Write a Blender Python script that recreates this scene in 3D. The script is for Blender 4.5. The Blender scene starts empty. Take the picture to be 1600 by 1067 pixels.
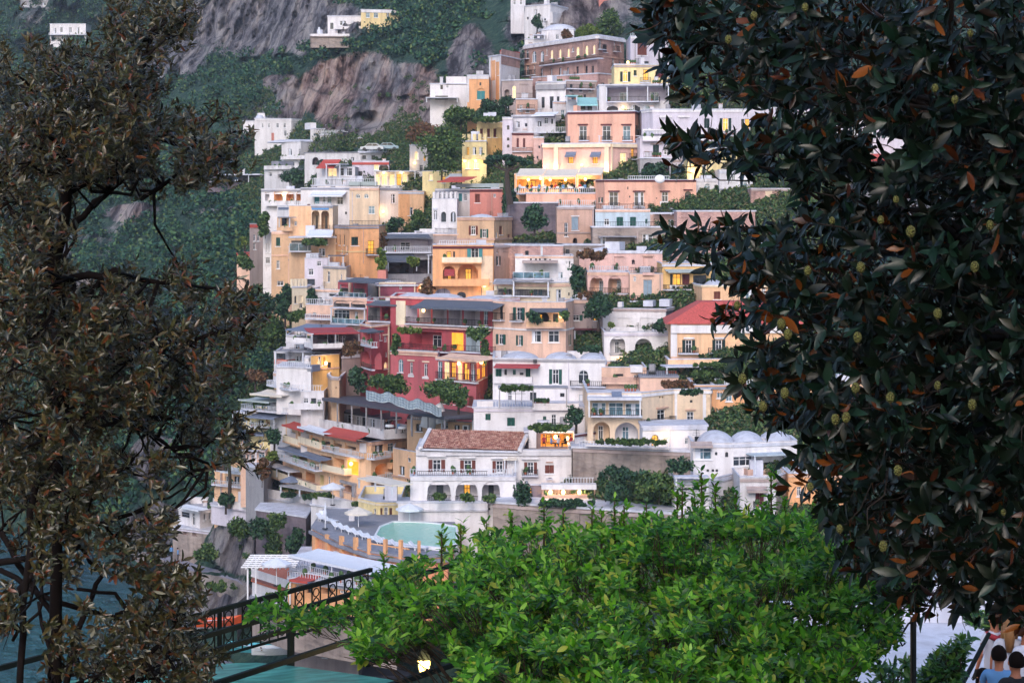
import bpy, math, random
import numpy as np
from mathutils import Vector, noise
random.seed(7); rng = np.random.default_rng(7)
S = bpy.context.scene; COL = S.collection
F = 3111.0; CZ = 50.0; HY = 330.0
PI = math.pi

def at(px, py, D): return Vector(((px-800)/F*D, D, CZ-(py-HY)/F*D))

# ------------------------------------------------------------ materials
def lin(h):
    h = h.lstrip('#'); v = [int(h[i:i+2], 16)/255 for i in (0, 2, 4)]
    return tuple(c/12.92 if c < .04045 else ((c+.055)/1.055)**2.4 for c in v)
def newmat(name):
    m = bpy.data.materials.new(name); m.use_nodes = True
    nt = m.node_tree; return m, nt, nt.nodes['Principled BSDF'], nt.nodes, nt.links
def nnoise(N, L, scale, detail=4, vec=None, rough=.55, sc3=None):
    n = N.new('ShaderNodeTexNoise'); n.inputs['Scale'].default_value = scale
    n.inputs['Detail'].default_value = detail; n.inputs['Roughness'].default_value = rough
    if vec is not None:
        if sc3:
            mp = N.new('ShaderNodeMapping'); mp.inputs['Scale'].default_value = sc3
            L.new(vec, mp.inputs[0]); vec = mp.outputs[0]
        L.new(vec, n.inputs['Vector'])
    return n
def nramp(N, L, fac, stops):
    r = N.new('ShaderNodeValToRGB'); e = r.color_ramp.elements
    while len(e) < len(stops): e.new(.5)
    for i, (p, c) in enumerate(stops):
        e[i].position = p; e[i].color = (c[0], c[1], c[2], 1) if not isinstance(c, (int, float)) else (c, c, c, 1)
    L.new(fac, r.inputs[0]); return r
def nmix(N, L, fac, a, b, mode='MIX'):
    m = N.new('ShaderNodeMix'); m.data_type = 'RGBA'; m.blend_type = mode
    for sock, v in ((m.inputs[0], fac), (m.inputs[6], a), (m.inputs[7], b)):
        if hasattr(v, 'links'): L.new(v, sock)
        elif isinstance(v, (int, float)): sock.default_value = v
        else: sock.default_value = (v[0], v[1], v[2], 1)
    return m.outputs[2]
def pos(N): return N.new('ShaderNodeNewGeometry').outputs['Position']
def sc(c, k): return tuple(min(1, x*k) for x in c)

def plaster(name, hexc, stain=.35, blot=.12, rough=.85):
    m, nt, P, N, L = newmat(name); c = lin(hexc); p = pos(N)
    n1 = nnoise(N, L, .35, 5, p); n2 = nnoise(N, L, 1.0, 4, p, sc3=(1.3, 1.3, .16)); n3 = nnoise(N, L, 6, 3, p)
    a = nmix(N, L, nramp(N, L, n1.outputs[0], [(.3, 0), (.7, 1)]).outputs[0], sc(c, 1-blot), sc(c, 1+blot*.5))
    grime = (c[0]*.45+.03, c[1]*.42+.03, c[2]*.42+.035)
    st = nramp(N, L, n2.outputs[0], [(.44, 0), (.72, stain)])
    b = nmix(N, L, st.outputs[0], a, grime)
    n4 = nnoise(N, L, 2.3, 5, p); st2 = nramp(N, L, n4.outputs[0], [(.56, 0), (.62, stain*.6)])
    b = nmix(N, L, st2.outputs[0], b, sc(c, .66))
    L.new(b, P.inputs['Base Color']); P.inputs['Roughness'].default_value = rough
    bp = N.new('ShaderNodeBump'); bp.inputs['Strength'].default_value = .35; bp.inputs['Distance'].default_value = .05
    L.new(n3.outputs[0], bp.inputs['Height']); L.new(bp.outputs[0], P.inputs['Normal'])
    return m
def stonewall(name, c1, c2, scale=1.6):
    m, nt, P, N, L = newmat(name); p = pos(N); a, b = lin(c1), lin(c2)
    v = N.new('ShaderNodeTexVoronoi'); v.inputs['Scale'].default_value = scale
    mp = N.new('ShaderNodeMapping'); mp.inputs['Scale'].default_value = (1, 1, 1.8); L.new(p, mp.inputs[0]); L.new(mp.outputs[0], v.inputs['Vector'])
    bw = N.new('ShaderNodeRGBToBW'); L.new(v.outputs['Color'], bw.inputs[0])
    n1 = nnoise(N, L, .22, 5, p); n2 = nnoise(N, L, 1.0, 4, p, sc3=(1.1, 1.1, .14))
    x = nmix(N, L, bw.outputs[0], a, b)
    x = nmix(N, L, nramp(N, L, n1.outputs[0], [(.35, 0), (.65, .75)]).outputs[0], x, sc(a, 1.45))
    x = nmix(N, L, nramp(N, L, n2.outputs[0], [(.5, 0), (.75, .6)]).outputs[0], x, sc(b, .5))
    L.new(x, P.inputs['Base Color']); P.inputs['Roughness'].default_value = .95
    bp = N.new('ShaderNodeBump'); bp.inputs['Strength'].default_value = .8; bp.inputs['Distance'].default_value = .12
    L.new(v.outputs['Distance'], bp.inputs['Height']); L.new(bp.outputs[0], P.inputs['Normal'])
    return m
def simple(name, hexc, rough=.6, metal=0, var=.15, scale=3, spec=.5):
    m, nt, P, N, L = newmat(name); c = lin(hexc)
    n = nnoise(N, L, scale, 3, pos(N))
    L.new(nmix(N, L, n.outputs[0], sc(c, 1-var), sc(c, 1+var)), P.inputs['Base Color'])
    P.inputs['Roughness'].default_value = rough; P.inputs['Metallic'].default_value = metal
    P.inputs['Specular IOR Level'].default_value = spec
    return m
def louvre(name, hexc):
    m, nt, P, N, L = newmat(name); c = lin(hexc); p = pos(N)
    w = N.new('ShaderNodeTexWave'); w.bands_direction = 'Z'; w.inputs['Scale'].default_value = 3.2; L.new(p, w.inputs[0])
    L.new(nmix(N, L, nnoise(N, L, 2, 2, p).outputs[0], sc(c, .75), sc(c, 1.15)), P.inputs['Base Color'])
    bp = N.new('ShaderNodeBump'); bp.inputs['Distance'].default_value = .05; L.new(w.outputs[0], bp.inputs['Height']); L.new(bp.outputs[0], P.inputs['Normal'])
    P.inputs['Roughness'].default_value = .6; return m
def glow(name, hexc, strength, hex2=None):
    m, nt, P, N, L = newmat(name); c = lin(hexc); d = lin(hex2 or hexc)
    n = nnoise(N, L, 1.4, 3, pos(N)); r = nramp(N, L, n.outputs[0], [(.38, c), (.62, d)])
    P.inputs['Base Color'].default_value = (c[0]*.5, c[1]*.5, c[2]*.5, 1)
    L.new(r.outputs[0], P.inputs['Emission Color']); P.inputs['Emission Strength'].default_value = strength
    return m
def glassmat(name, hexc, rough=.12):
    m, nt, P, N, L = newmat(name); c = lin(hexc)
    n = nnoise(N, L, .8, 2, pos(N)); L.new(nmix(N, L, nramp(N, L, n.outputs[0], [(.4, 0), (.6, 1)]).outputs[0], sc(c, .5), sc(c, 1.6)), P.inputs['Base Color'])
    P.inputs['Roughness'].default_value = rough; P.inputs['Specular IOR Level'].default_value = .7
    return m
def leafmat(name, cols, back=None, rough=.5, transl=.25, spec=.5):
    """cols: list of hex colours picked leaf by leaf; back: colours of the underside."""
    m, nt, P, N, L = newmat(name); g = N.new('ShaderNodeNewGeometry')
    def pick(cs):
        k = len(cs); r = nramp(N, L, g.outputs['Random Per Island'], [(i/k, lin(c)) for i, c in enumerate(cs)])
        r.color_ramp.interpolation = 'CONSTANT'; return r.outputs[0]
    c = pick(cols)
    n = nnoise(N, L, 9, 2, g.outputs['Position']); c = nmix(N, L, nramp(N, L, n.outputs[0], [(.3, .22), (.7, 0)]).outputs[0], c, (.0, .0, .0))
    if back: c = nmix(N, L, g.outputs['Backfacing'], c, pick(back))
    L.new(c, P.inputs['Base Color']); P.inputs['Roughness'].default_value = rough; P.inputs['Specular IOR Level'].default_value = spec
    if transl:
        t = N.new('ShaderNodeBsdfTranslucent'); L.new(nmix(N, L, 1.0, c, (1.0, 1.0, .55), 'MULTIPLY'), t.inputs[0])
        ms = N.new('ShaderNodeMixShader'); ms.inputs[0].default_value = transl
        L.new(P.outputs[0], ms.inputs[1]); L.new(t.outputs[0], ms.inputs[2]); L.new(ms.outputs[0], nt.nodes['Material Output'].inputs[0])
    return m

M = {}
for k, h in dict(white='E2DEE2', white2='D5D2D8', lilac='CFC8D6', cream='EADBC2', beige='E4CBB0', peach='ECC09A', pink='E8B29C', pinkp='DEB6AE',
                 salmon='C98276', red='AC4A54', redp='BE626A', magenta='9A5064', orange='E8AC7C', ochre='E0B678', yellow='E6CF9C', mauve='AF9E9C',
                 tan='D0AC8C', rose='E0BAA6', grey='9A989E', terr='C6A292', lemon='ECD8A2', salm2='E89C72', bluegrey='B7C6D2').items():
    M[k] = plaster(k+'_plaster', h, stain=(.42 if k in ('white', 'lilac', 'cream') else .55))
M['brick'] = stonewall('brick_wall', 'AC8A80', '866A68', 3.2)
M['brick2'] = stonewall('pink_brick_wall', 'B8948A', '94767A', 2.6)
M['stone'] = stonewall('stone_wall', '938680', '645C5C', 1.3)
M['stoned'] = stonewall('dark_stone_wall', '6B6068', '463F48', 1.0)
M['roofw'] = plaster('white_roof', 'CCCEDC', .5, .2); M['roofg'] = plaster('grey_roof', '8F909C', .5, .2)
M['roofd'] = simple('dark_roofing', '4A4A56', .7); M['frame'] = simple('white_paint', 'E4E4EA', .5, var=.06)
M['dframe'] = simple('dark_paint', '2A2A30', .5); M['glass'] = glassmat('window_glass', '2E343C'); M['glassb'] = glassmat('blue_window_glass', '56707E')
M['green'] = louvre('green_shutter', '1F5A50'); M['dgreen'] = louvre('dark_green_shutter', '1E3A38'); M['brown'] = louvre('brown_shutter', '7A4238')
M['teal'] = louvre('teal_shutter', '4E9AA0'); M['sky'] = louvre('pale_blue_shutter', '9FB4C6'); M['wine'] = louvre('wine_shutter', '6A3038')
M['lit'] = glow('lit_window', 'FFBA48', .5, 'E89A30'); M['lit2'] = glow('lit_pale_window', 'FFDFA4', .5, 'F4C484')
M['litroom'] = glow('lit_interior', 'F4A848', .38, 'B4682A'); M['lamp'] = glow('lamp_glow', 'FFD088', 2.2)
M['iron'] = simple('black_iron', '1D1E22', .5, .3); M['rail'] = simple('white_rail', 'CFD2DC', .5)
M['canvas'] = simple('cream_canvas', 'D9CFC4', .9); M['bluecan'] = simple('blue_grey_canvas', '6D7890', .9); M['redcan'] = simple('red_canvas', '9E4248', .9)
M['dkcan'] = simple('dark_grey_canvas', '565C6A', .9); M['redroof'] = simple('red_roof_sheet', 'B04A42', .8); M['turq'] = simple('turquoise_canvas', '8FC0C4', .9)
M['cloth'] = simple('white_cloth', 'D8DCE8', .9); M['wood'] = simple('brown_wood', '5E4438', .8); M['terra'] = simple('terracotta', 'A5604C', .8)
M['skin'] = simple('skin', 'B9826A', .6); M['hair'] = simple('dark_hair', '140D0B', .95, spec=.1); M['blond'] = simple('light_brown_hair', '8E6238', .6)
M['shirtb'] = simple('blue_cloth', '5E8FC4', .9, var=.05); M['shirtd'] = simple('black_cloth', '15151A', .9); M['shirtw'] = simple('pale_cloth', 'C9C9D6', .9); M['shirtr'] = simple('red_cloth', 'A5323E', .9)
M['gcan'] = simple('sage_canvas', 'A0ABAE', .9)
def tiles():
    m, nt, P, N, L = newmat('terracotta_tiles'); p = pos(N)
    w = N.new('ShaderNodeTexWave'); w.bands_direction = 'X'; w.inputs['Scale'].default_value = 1.15; w.inputs['Distortion'].default_value = .6
    w.inputs['Detail Scale'].default_value = 3; L.new(p, w.inputs[0])
    v = N.new('ShaderNodeTexVoronoi'); v.inputs['Scale'].default_value = 2.6; L.new(p, v.inputs['Vector']); bw = N.new('ShaderNodeRGBToBW'); L.new(v.outputs['Color'], bw.inputs[0])
    c = nramp(N, L, bw.outputs[0], [(.2, lin('8A5244')), (.5, lin('B0705A')), (.8, lin('CF9A80'))]).outputs[0]
    L.new(nmix(N, L, nramp(N, L, w.outputs[0], [(.1, .55), (.5, 0)]).outputs[0], c, lin('3E2420')), P.inputs['Base Color'])
    bp = N.new('ShaderNodeBump'); bp.inputs['Distance'].default_value = .1; L.new(w.outputs[0], bp.inputs['Height']); L.new(bp.outputs[0], P.inputs['Normal'])
    P.inputs['Roughness'].default_value = .9; return m
M['tiles'] = tiles(); M['redtiles'] = simple('red_tiles', 'B5524E', .85, var=.6, scale=5)

# ------------------------------------------------------------ objects
def tag(o, label=None, cat=None, group=None, kind=None):
    if label: o['label'] = label
    if cat: o['category'] = cat
    if group: o['group'] = group
    if kind: o['kind'] = kind
    return o
def empty(name, loc, label, cat, group=None):
    o = bpy.data.objects.new(name, None); o.location = loc; COL.objects.link(o); o.empty_display_size = .5
    return tag(o, label, cat, group)
class MB:
    def __init__(s): s.v = []; s.f = []; s.m = []; s.mats = []
    def slot(s, mat):
        if mat not in s.mats: s.mats.append(mat)
        return s.mats.index(mat)
    def poly(s, pts, mat):
        i = len(s.v); s.v += [tuple(p) for p in pts]; s.f.append(tuple(range(i, i+len(pts)))); s.m.append(s.slot(mat))
    def mesh(s, vs, fs, mat):
        i = len(s.v); s.v += [tuple(p) for p in vs]; k = s.slot(mat)
        for f in fs: s.f.append(tuple(i+a for a in f)); s.m.append(k)
    def hexa(s, b, t, mat):   # 4 bottom, 4 top points
        s.mesh(list(b)+list(t), [(3, 2, 1, 0), (4, 5, 6, 7), (0, 1, 5, 4), (1, 2, 6, 5), (2, 3, 7, 6), (3, 0, 4, 7)], mat)
    def box(s, x0, x1, y0, y1, z0, z1, mat):
        s.hexa([(x0, y0, z0), (x1, y0, z0), (x1, y1, z0), (x0, y1, z0)], [(x0, y0, z1), (x1, y0, z1), (x1, y1, z1), (x0, y1, z1)], mat)
    def tube(s, pts, rads, mat, n=6):
        pts = [Vector(p) for p in pts]; i0 = len(s.v); k = s.slot(mat)
        for i, p in enumerate(pts):
            d = (pts[min(i+1, len(pts)-1)]-pts[max(i-1, 0)]).normalized(); a = d.orthogonal().normalized() if i == 0 else (a-d*a.dot(d)).normalized(); b = d.cross(a)
            r = rads if isinstance(rads, (int, float)) else rads[i]
            for j in range(n): s.v.append(tuple(p+(a*math.cos(2*PI*j/n)+b*math.sin(2*PI*j/n))*r))
        for i in range(len(pts)-1):
            for j in range(n):
                q = i0+i*n; s.f.append((q+j, q+(j+1) % n, q+n+(j+1) % n, q+n+j)); s.m.append(k)
        s.f.append(tuple(i0+j for j in range(n))[::-1]); s.m.append(k); s.f.append(tuple(i0+(len(pts)-1)*n+j for j in range(n))); s.m.append(k)
    def ell(s, c, r, mat, nu=10, nv=6, z0=-1):
        i0 = len(s.v); k = s.slot(mat); lo = math.asin(max(-1, z0))
        for i in range(nv+1):
            a = lo+(PI/2-lo)*i/nv
            for j in range(nu): s.v.append((c[0]+r[0]*math.cos(a)*math.cos(2*PI*j/nu), c[1]+r[1]*math.cos(a)*math.sin(2*PI*j/nu), c[2]+r[2]*math.sin(a)))
        for i in range(nv):
            for j in range(nu): q = i0+i*nu; s.f.append((q+j, q+(j+1) % nu, q+nu+(j+1) % nu, q+nu+j)); s.m.append(k)
    def build(s, name, parent=None, smooth=False, **kw):
        if not s.v: return None
        me = bpy.data.meshes.new(name); 
        org = Vector(s.v[0]) if parent is None else Vector(parent.location)
        if parent is not None and parent.parent is not None: org = Vector(parent.parent.location)+org
        if parent is None:
            xs = list(zip(*s.v)); org = Vector((sum(xs[0])/len(s.v), sum(xs[1])/len(s.v), min(xs[2])))
        me.from_pydata([(a[0]-org[0], a[1]-org[1], a[2]-org[2]) for a in s.v], [], s.f)
        for m in s.mats: me.materials.append(m)
        me.polygons.foreach_set('material_index', s.m)
        if smooth: me.polygons.foreach_set('use_smooth', [True]*len(s.f))
        me.update()
        o = bpy.data.objects.new(name, me); COL.objects.link(o)
        if parent is None: o.location = org
        else: o.parent = parent
        return tag(o, **kw)
def npmesh(name, V, Fq, mat, parent=None, smooth=True, org=(0, 0, 0), **kw):
    me = bpy.data.meshes.new(name); V = (V-np.array(org)).astype(np.float32)
    k = Fq.shape[1]; me.vertices.add(len(V)); me.vertices.foreach_set('co', V.ravel())
    me.loops.add(Fq.size); me.loops.foreach_set('vertex_index', Fq.ravel().astype(np.int32))
    me.polygons.add(len(Fq)); me.polygons.foreach_set('loop_start', np.arange(0, Fq.size, k, dtype=np.int32)); me.polygons.foreach_set('loop_total', np.full(len(Fq), k, dtype=np.int32))
    me.polygons.foreach_set('use_smooth', np.full(len(Fq), smooth)); me.update(calc_edges=True); me.validate()
    me.materials.append(mat); o = bpy.data.objects.new(name, me); COL.objects.link(o)
    if parent: o.parent = parent
    else: o.location = org
    return tag(o, **kw)

# leaf templates: unit length along +x, width along y, normal +z
def leaf_tpl(kind):
    if kind == 'quad': return np.array([(0, -.5, 0), (1, -.5, 0), (1, .5, 0), (0, .5, 0)], float), np.array([(0, 1, 2, 3)])
    if kind == 'rhomb': return np.array([(0, 0, 0), (.45, -.5, .04), (1, 0, -.06), (.45, .5, .04)], float), np.array([(0, 1, 2, 3)])
    # folded, arched leaf: midrib + two edges
    st = [(0, .04), (.22, .38), (.5, .5), (.78, .34), (1, .03)]
    v = []
    for x, w in st:
        z = -.22*(x-.15)**2*1.2
        v += [(x, -w, z+.05*w), (x, 0, z-.012), (x, w, z+.05*w)]
    f = []
    for i in range(len(st)-1):
        a = i*3; f += [(a, a+3, a+4, a+1), (a+1, a+4, a+5, a+2)]
    return np.array(v, float), np.array(f)
def leaves(P, X, Nn, Ln, W, kind):
    """P origin (n,3), X leaf direction, Nn approx. normal, Ln length, W width"""
    T, Fq = leaf_tpl(kind)
    X = X/np.linalg.norm(X, axis=1, keepdims=True); Y = np.cross(Nn, X); Y /= np.linalg.norm(Y, axis=1, keepdims=True)+1e-9; Z = np.cross(X, Y)
    V = P[:, None, :]+X[:, None, :]*(T[None, :, 0, None]*Ln[:, None, None])+Y[:, None, :]*(T[None, :, 1, None]*W[:, None, None])+Z[:, None, :]*(T[None, :, 2, None]*Ln[:, None, None])
    n = len(P); k = len(T); FF = (Fq[None]+(np.arange(n)*k)[:, None, None]).reshape(-1, Fq.shape[1])
    return V.reshape(-1, 3), FF
def rdir(n):
    v = rng.normal(size=(n, 3)); return v/np.linalg.norm(v, axis=1, keepdims=True)

# ------------------------------------------------------------ depth of the town's building fronts
TX = [400, 500, 600, 700, 850, 1000, 1200, 1600]
TY = [60, 130, 200, 280, 360, 440, 520, 600, 680, 760, 840, 920]
TD = np.array([[480, 470, 450, 400, 340, 310, 290, 275, 262, 252, 244, 238], [470, 460, 410, 350, 315, 292, 276, 262, 250, 240, 228, 215],
               [460, 440, 380, 330, 300, 280, 262, 248, 236, 224, 212, 205], [430, 380, 340, 308, 285, 264, 246, 232, 220, 208, 200, 195],
               [370, 335, 310, 290, 270, 252, 236, 222, 210, 198, 190, 185], [345, 318, 298, 280, 262, 245, 229, 215, 203, 192, 185, 180],
               [330, 305, 288, 270, 254, 238, 222, 208, 197, 187, 180, 175], [320, 296, 280, 263, 248, 232, 217, 203, 192, 182, 175, 170]], float)
def D0(px, py):
    c = [np.interp(py, TY, r) for r in TD]
    return float(np.interp(px, TX, c))

class Face:
    def __init__(s, P0, P1):
        s.P0 = Vector(P0); s.t = (Vector(P1)-s.P0); s.L = s.t.length; s.t.normalize(); s.n = Vector((s.t.y, -s.t.x))
    def hit(s, px, py, off=0):
        d = Vector(((px-800)/F, 1)); o = s.P0+s.n*off; k = o.dot(s.n)/d.dot(s.n); p = d*k
        return (p-s.P0).dot(s.t), CZ-(py-HY)/F*k
    def pt(s, u, z, off=0):
        p = s.P0+s.t*u+s.n*off; return (p.x, p.y, z)
    def box(s, mb, u0, u1, z0, z1, o0, o1, mat):
        mb.hexa([s.pt(u0, z0, o1), s.pt(u1, z0, o1), s.pt(u1, z0, o0), s.pt(u0, z0, o0)], [s.pt(u0, z1, o1), s.pt(u1, z1, o1), s.pt(u1, z1, o0), s.pt(u0, z1, o0)], mat)

def wall_holes(mb, fc, z0, z1, holes, mat):
    us = sorted({0, fc.L} | {h[0] for h in holes} | {h[1] for h in holes}); zs = sorted({z0, z1} | {h[2] for h in holes} | {h[3] for h in holes})
    for i in range(len(us)-1):
        for j in range(len(zs)-1):
            uc, zc = (us[i]+us[i+1])/2, (zs[j]+zs[j+1])/2
            if any(h[0] < uc < h[1] and h[2] < zc < h[3] for h in holes): continue
            mb.poly([fc.pt(us[i], zs[j]), fc.pt(us[i+1], zs[j]), fc.pt(us[i+1], zs[j+1]), fc.pt(us[i], zs[j+1])], mat)
    for (a, b, c, d, arch, dep, inm) in holes:
        w = b-a; r = w/2; rise = min(r, (d-c)*.5) if arch else 0; sp = d-rise
        pts = [(b, c), (b, sp)]
        if arch:
            arc = [(a+r+r*math.cos(t), sp+rise*math.sin(t)) for t in [PI*k/10 for k in range(11)]]
            R = [(b, sp), (b, d)]+[]; 
            for k in range(5): mb.poly([fc.pt(b, d), fc.pt(*arc[k+1]), fc.pt(*arc[k])], mat); mb.poly([fc.pt(a, d), fc.pt(*arc[10-k]), fc.pt(*arc[9-k])], mat)
            mb.poly([fc.pt(a, d), fc.pt(*arc[5]), fc.pt(b, d)], mat)
            ring = [(b, c)]+arc+[(a, c)]
        else: ring = [(b, c), (b, d), (a, d), (a, c)]
        for k in range(len(ring)):
            p, q = ring[k], ring[(k+1) % len(ring)]
            mb.poly([fc.pt(p[0], p[1]), fc.pt(q[0], q[1]), fc.pt(q[0], q[1], -dep), fc.pt(p[0], p[1], -dep)], inm)
        mb.poly([fc.pt(u, z, -dep) for u, z in ring[::-1]], inm)

def tiles2():
    m, nt, P, N, L = newmat('old_roof_tiles'); p = pos(N); v = N.new('ShaderNodeTexVoronoi'); v.inputs['Scale'].default_value = 3.5; L.new(p, v.inputs['Vector']); bw = N.new('ShaderNodeRGBToBW'); L.new(v.outputs['Color'], bw.inputs[0])
    c = nramp(N, L, bw.outputs[0], [(.2, lin('8E5648')), (.5, lin('B87A66')), (.8, lin('DAAE98'))]).outputs[0]; L.new(c, P.inputs['Base Color']); P.inputs['Roughness'].default_value = .9; return m
M['tiles2'] = tiles2()
EXPO = 1.2; HAZE = 0.0002
POTM = simple('pot_plant_leaves', '3E5A30', .8, var=.4, scale=6)
WT = dict(w=('frame', 'glass'), k=('dframe', 'glass'), l=('dframe', 'lit'), e=('frame', 'lit2'), c=('frame', 'glassb'))
SH = dict(g='green', b='brown', t='teal', s='sky', r='wine', n='dgreen')
OSH = dict(G=('green', 'glass'), B=('brown', 'glass'), L=('dgreen', 'lit'), N=('dgreen', 'glass'), T=('teal', 'glass'))
def frame_mb(fc, a, b, c, d, off, mat, arch, th=.07, mull=True):
    mb = MB(); w = b-a; h = d-c; r = w/2; rise = min(r, h*.5) if arch else 0; sp = d-rise; o0, o1 = off, off+.05
    fc.box(mb, a, a+th, c, sp, o0, o1, mat); fc.box(mb, b-th, b, c, sp, o0, o1, mat); fc.box(mb, a+th, b-th, c, c+th, o0, o1, mat)
    if arch:
        for k in range(8):
            t0, t1 = PI*k/8, PI*(k+1)/8
            P = [(a+r+q*math.cos(t), sp+(rise if q == r else rise-th)*math.sin(t)) for q, t in ((r, t0), (r, t1), (r-th, t1), (r-th, t0))]
            mb.hexa([fc.pt(u, z, o0) for u, z in P], [fc.pt(u, z, o1) for u, z in P], mat)
    else: fc.box(mb, a+th, b-th, d-th, d, o0, o1, mat)
    if mull:
        n = max(2, round(w/.8))
        for k in range(1, n): u = a+w*k/n; fc.box(mb, u-th*.4, u+th*.4, c+th, d-th, o0, o1-.01, mat)
        zz = c+h*.68; fc.box(mb, a+th, b-th, zz-th*.35, zz+th*.35, o0, o1-.02, mat)
    return mb
def panel_arch(mb, fc, a, b, c, d, off, mat, arch):
    if arch:
        r = (b-a)/2; rise = min(r, (d-c)*.5); ring = [(a, c), (b, c)]+[(a+r+r*math.cos(PI*k/10), d-rise+rise*math.sin(PI*k/10)) for k in range(11)]
        mb.poly([fc.pt(u, z, off) for u, z in ring], mat)
    else: mb.poly([fc.pt(a, c, off), fc.pt(b, c, off), fc.pt(b, d, off), fc.pt(a, d, off)], mat)
def railing(fc, u0, u1, z0, z1, off, style, sides, mat=None):
    mb = MB(); m = M['iron'] if style == 'i' else M['rail'] if style == 'w' else mat
    if style == 's': 
        fc.box(mb, u0, u1, z0, z1, off-.12, off, m)
        if sides: fc.box(mb, u0, u0+.12, z0, z1, .005, off-.125, m); fc.box(mb, u1-.12, u1, z0, z1, .005, off-.125, m)
    elif style == 'v':
        fc.box(mb, u0, u1, z0+.05, z1-.06, off-.03, off-.01, M['glassb']); fc.box(mb, u0, u1, z1-.05, z1, off-.05, off, M['rail'])
        for u in np.arange(u0, u1, 1.3): fc.box(mb, u, u+.05, z0, z1-.055, off-.008, off+.03, M['rail'])
    else:
        fc.box(mb, u0, u1, z1-.05, z1, off-.06, off, m); fc.box(mb, u0, u1, z0+.06, z0+.1, off-.05, off-.01, m)
        sp = .22 if style == 'i' else .3; th = .035 if style == 'i' else .06
        for u in np.arange(u0, u1+.01, sp): fc.box(mb, u, min(u+th, u1), z0, z1-.052, off-.045, off-.015, m)
        if sides:
            for uu in (u0, u1-.04):
                fc.box(mb, uu, uu+.04, z1-.05, z1, .005, off-.065, m)
                for o in np.arange(.1, off-.1, sp): fc.box(mb, uu, uu+.03, z0, z1-.052, o, o+th, m)
    return mb
ALLB = []
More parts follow.
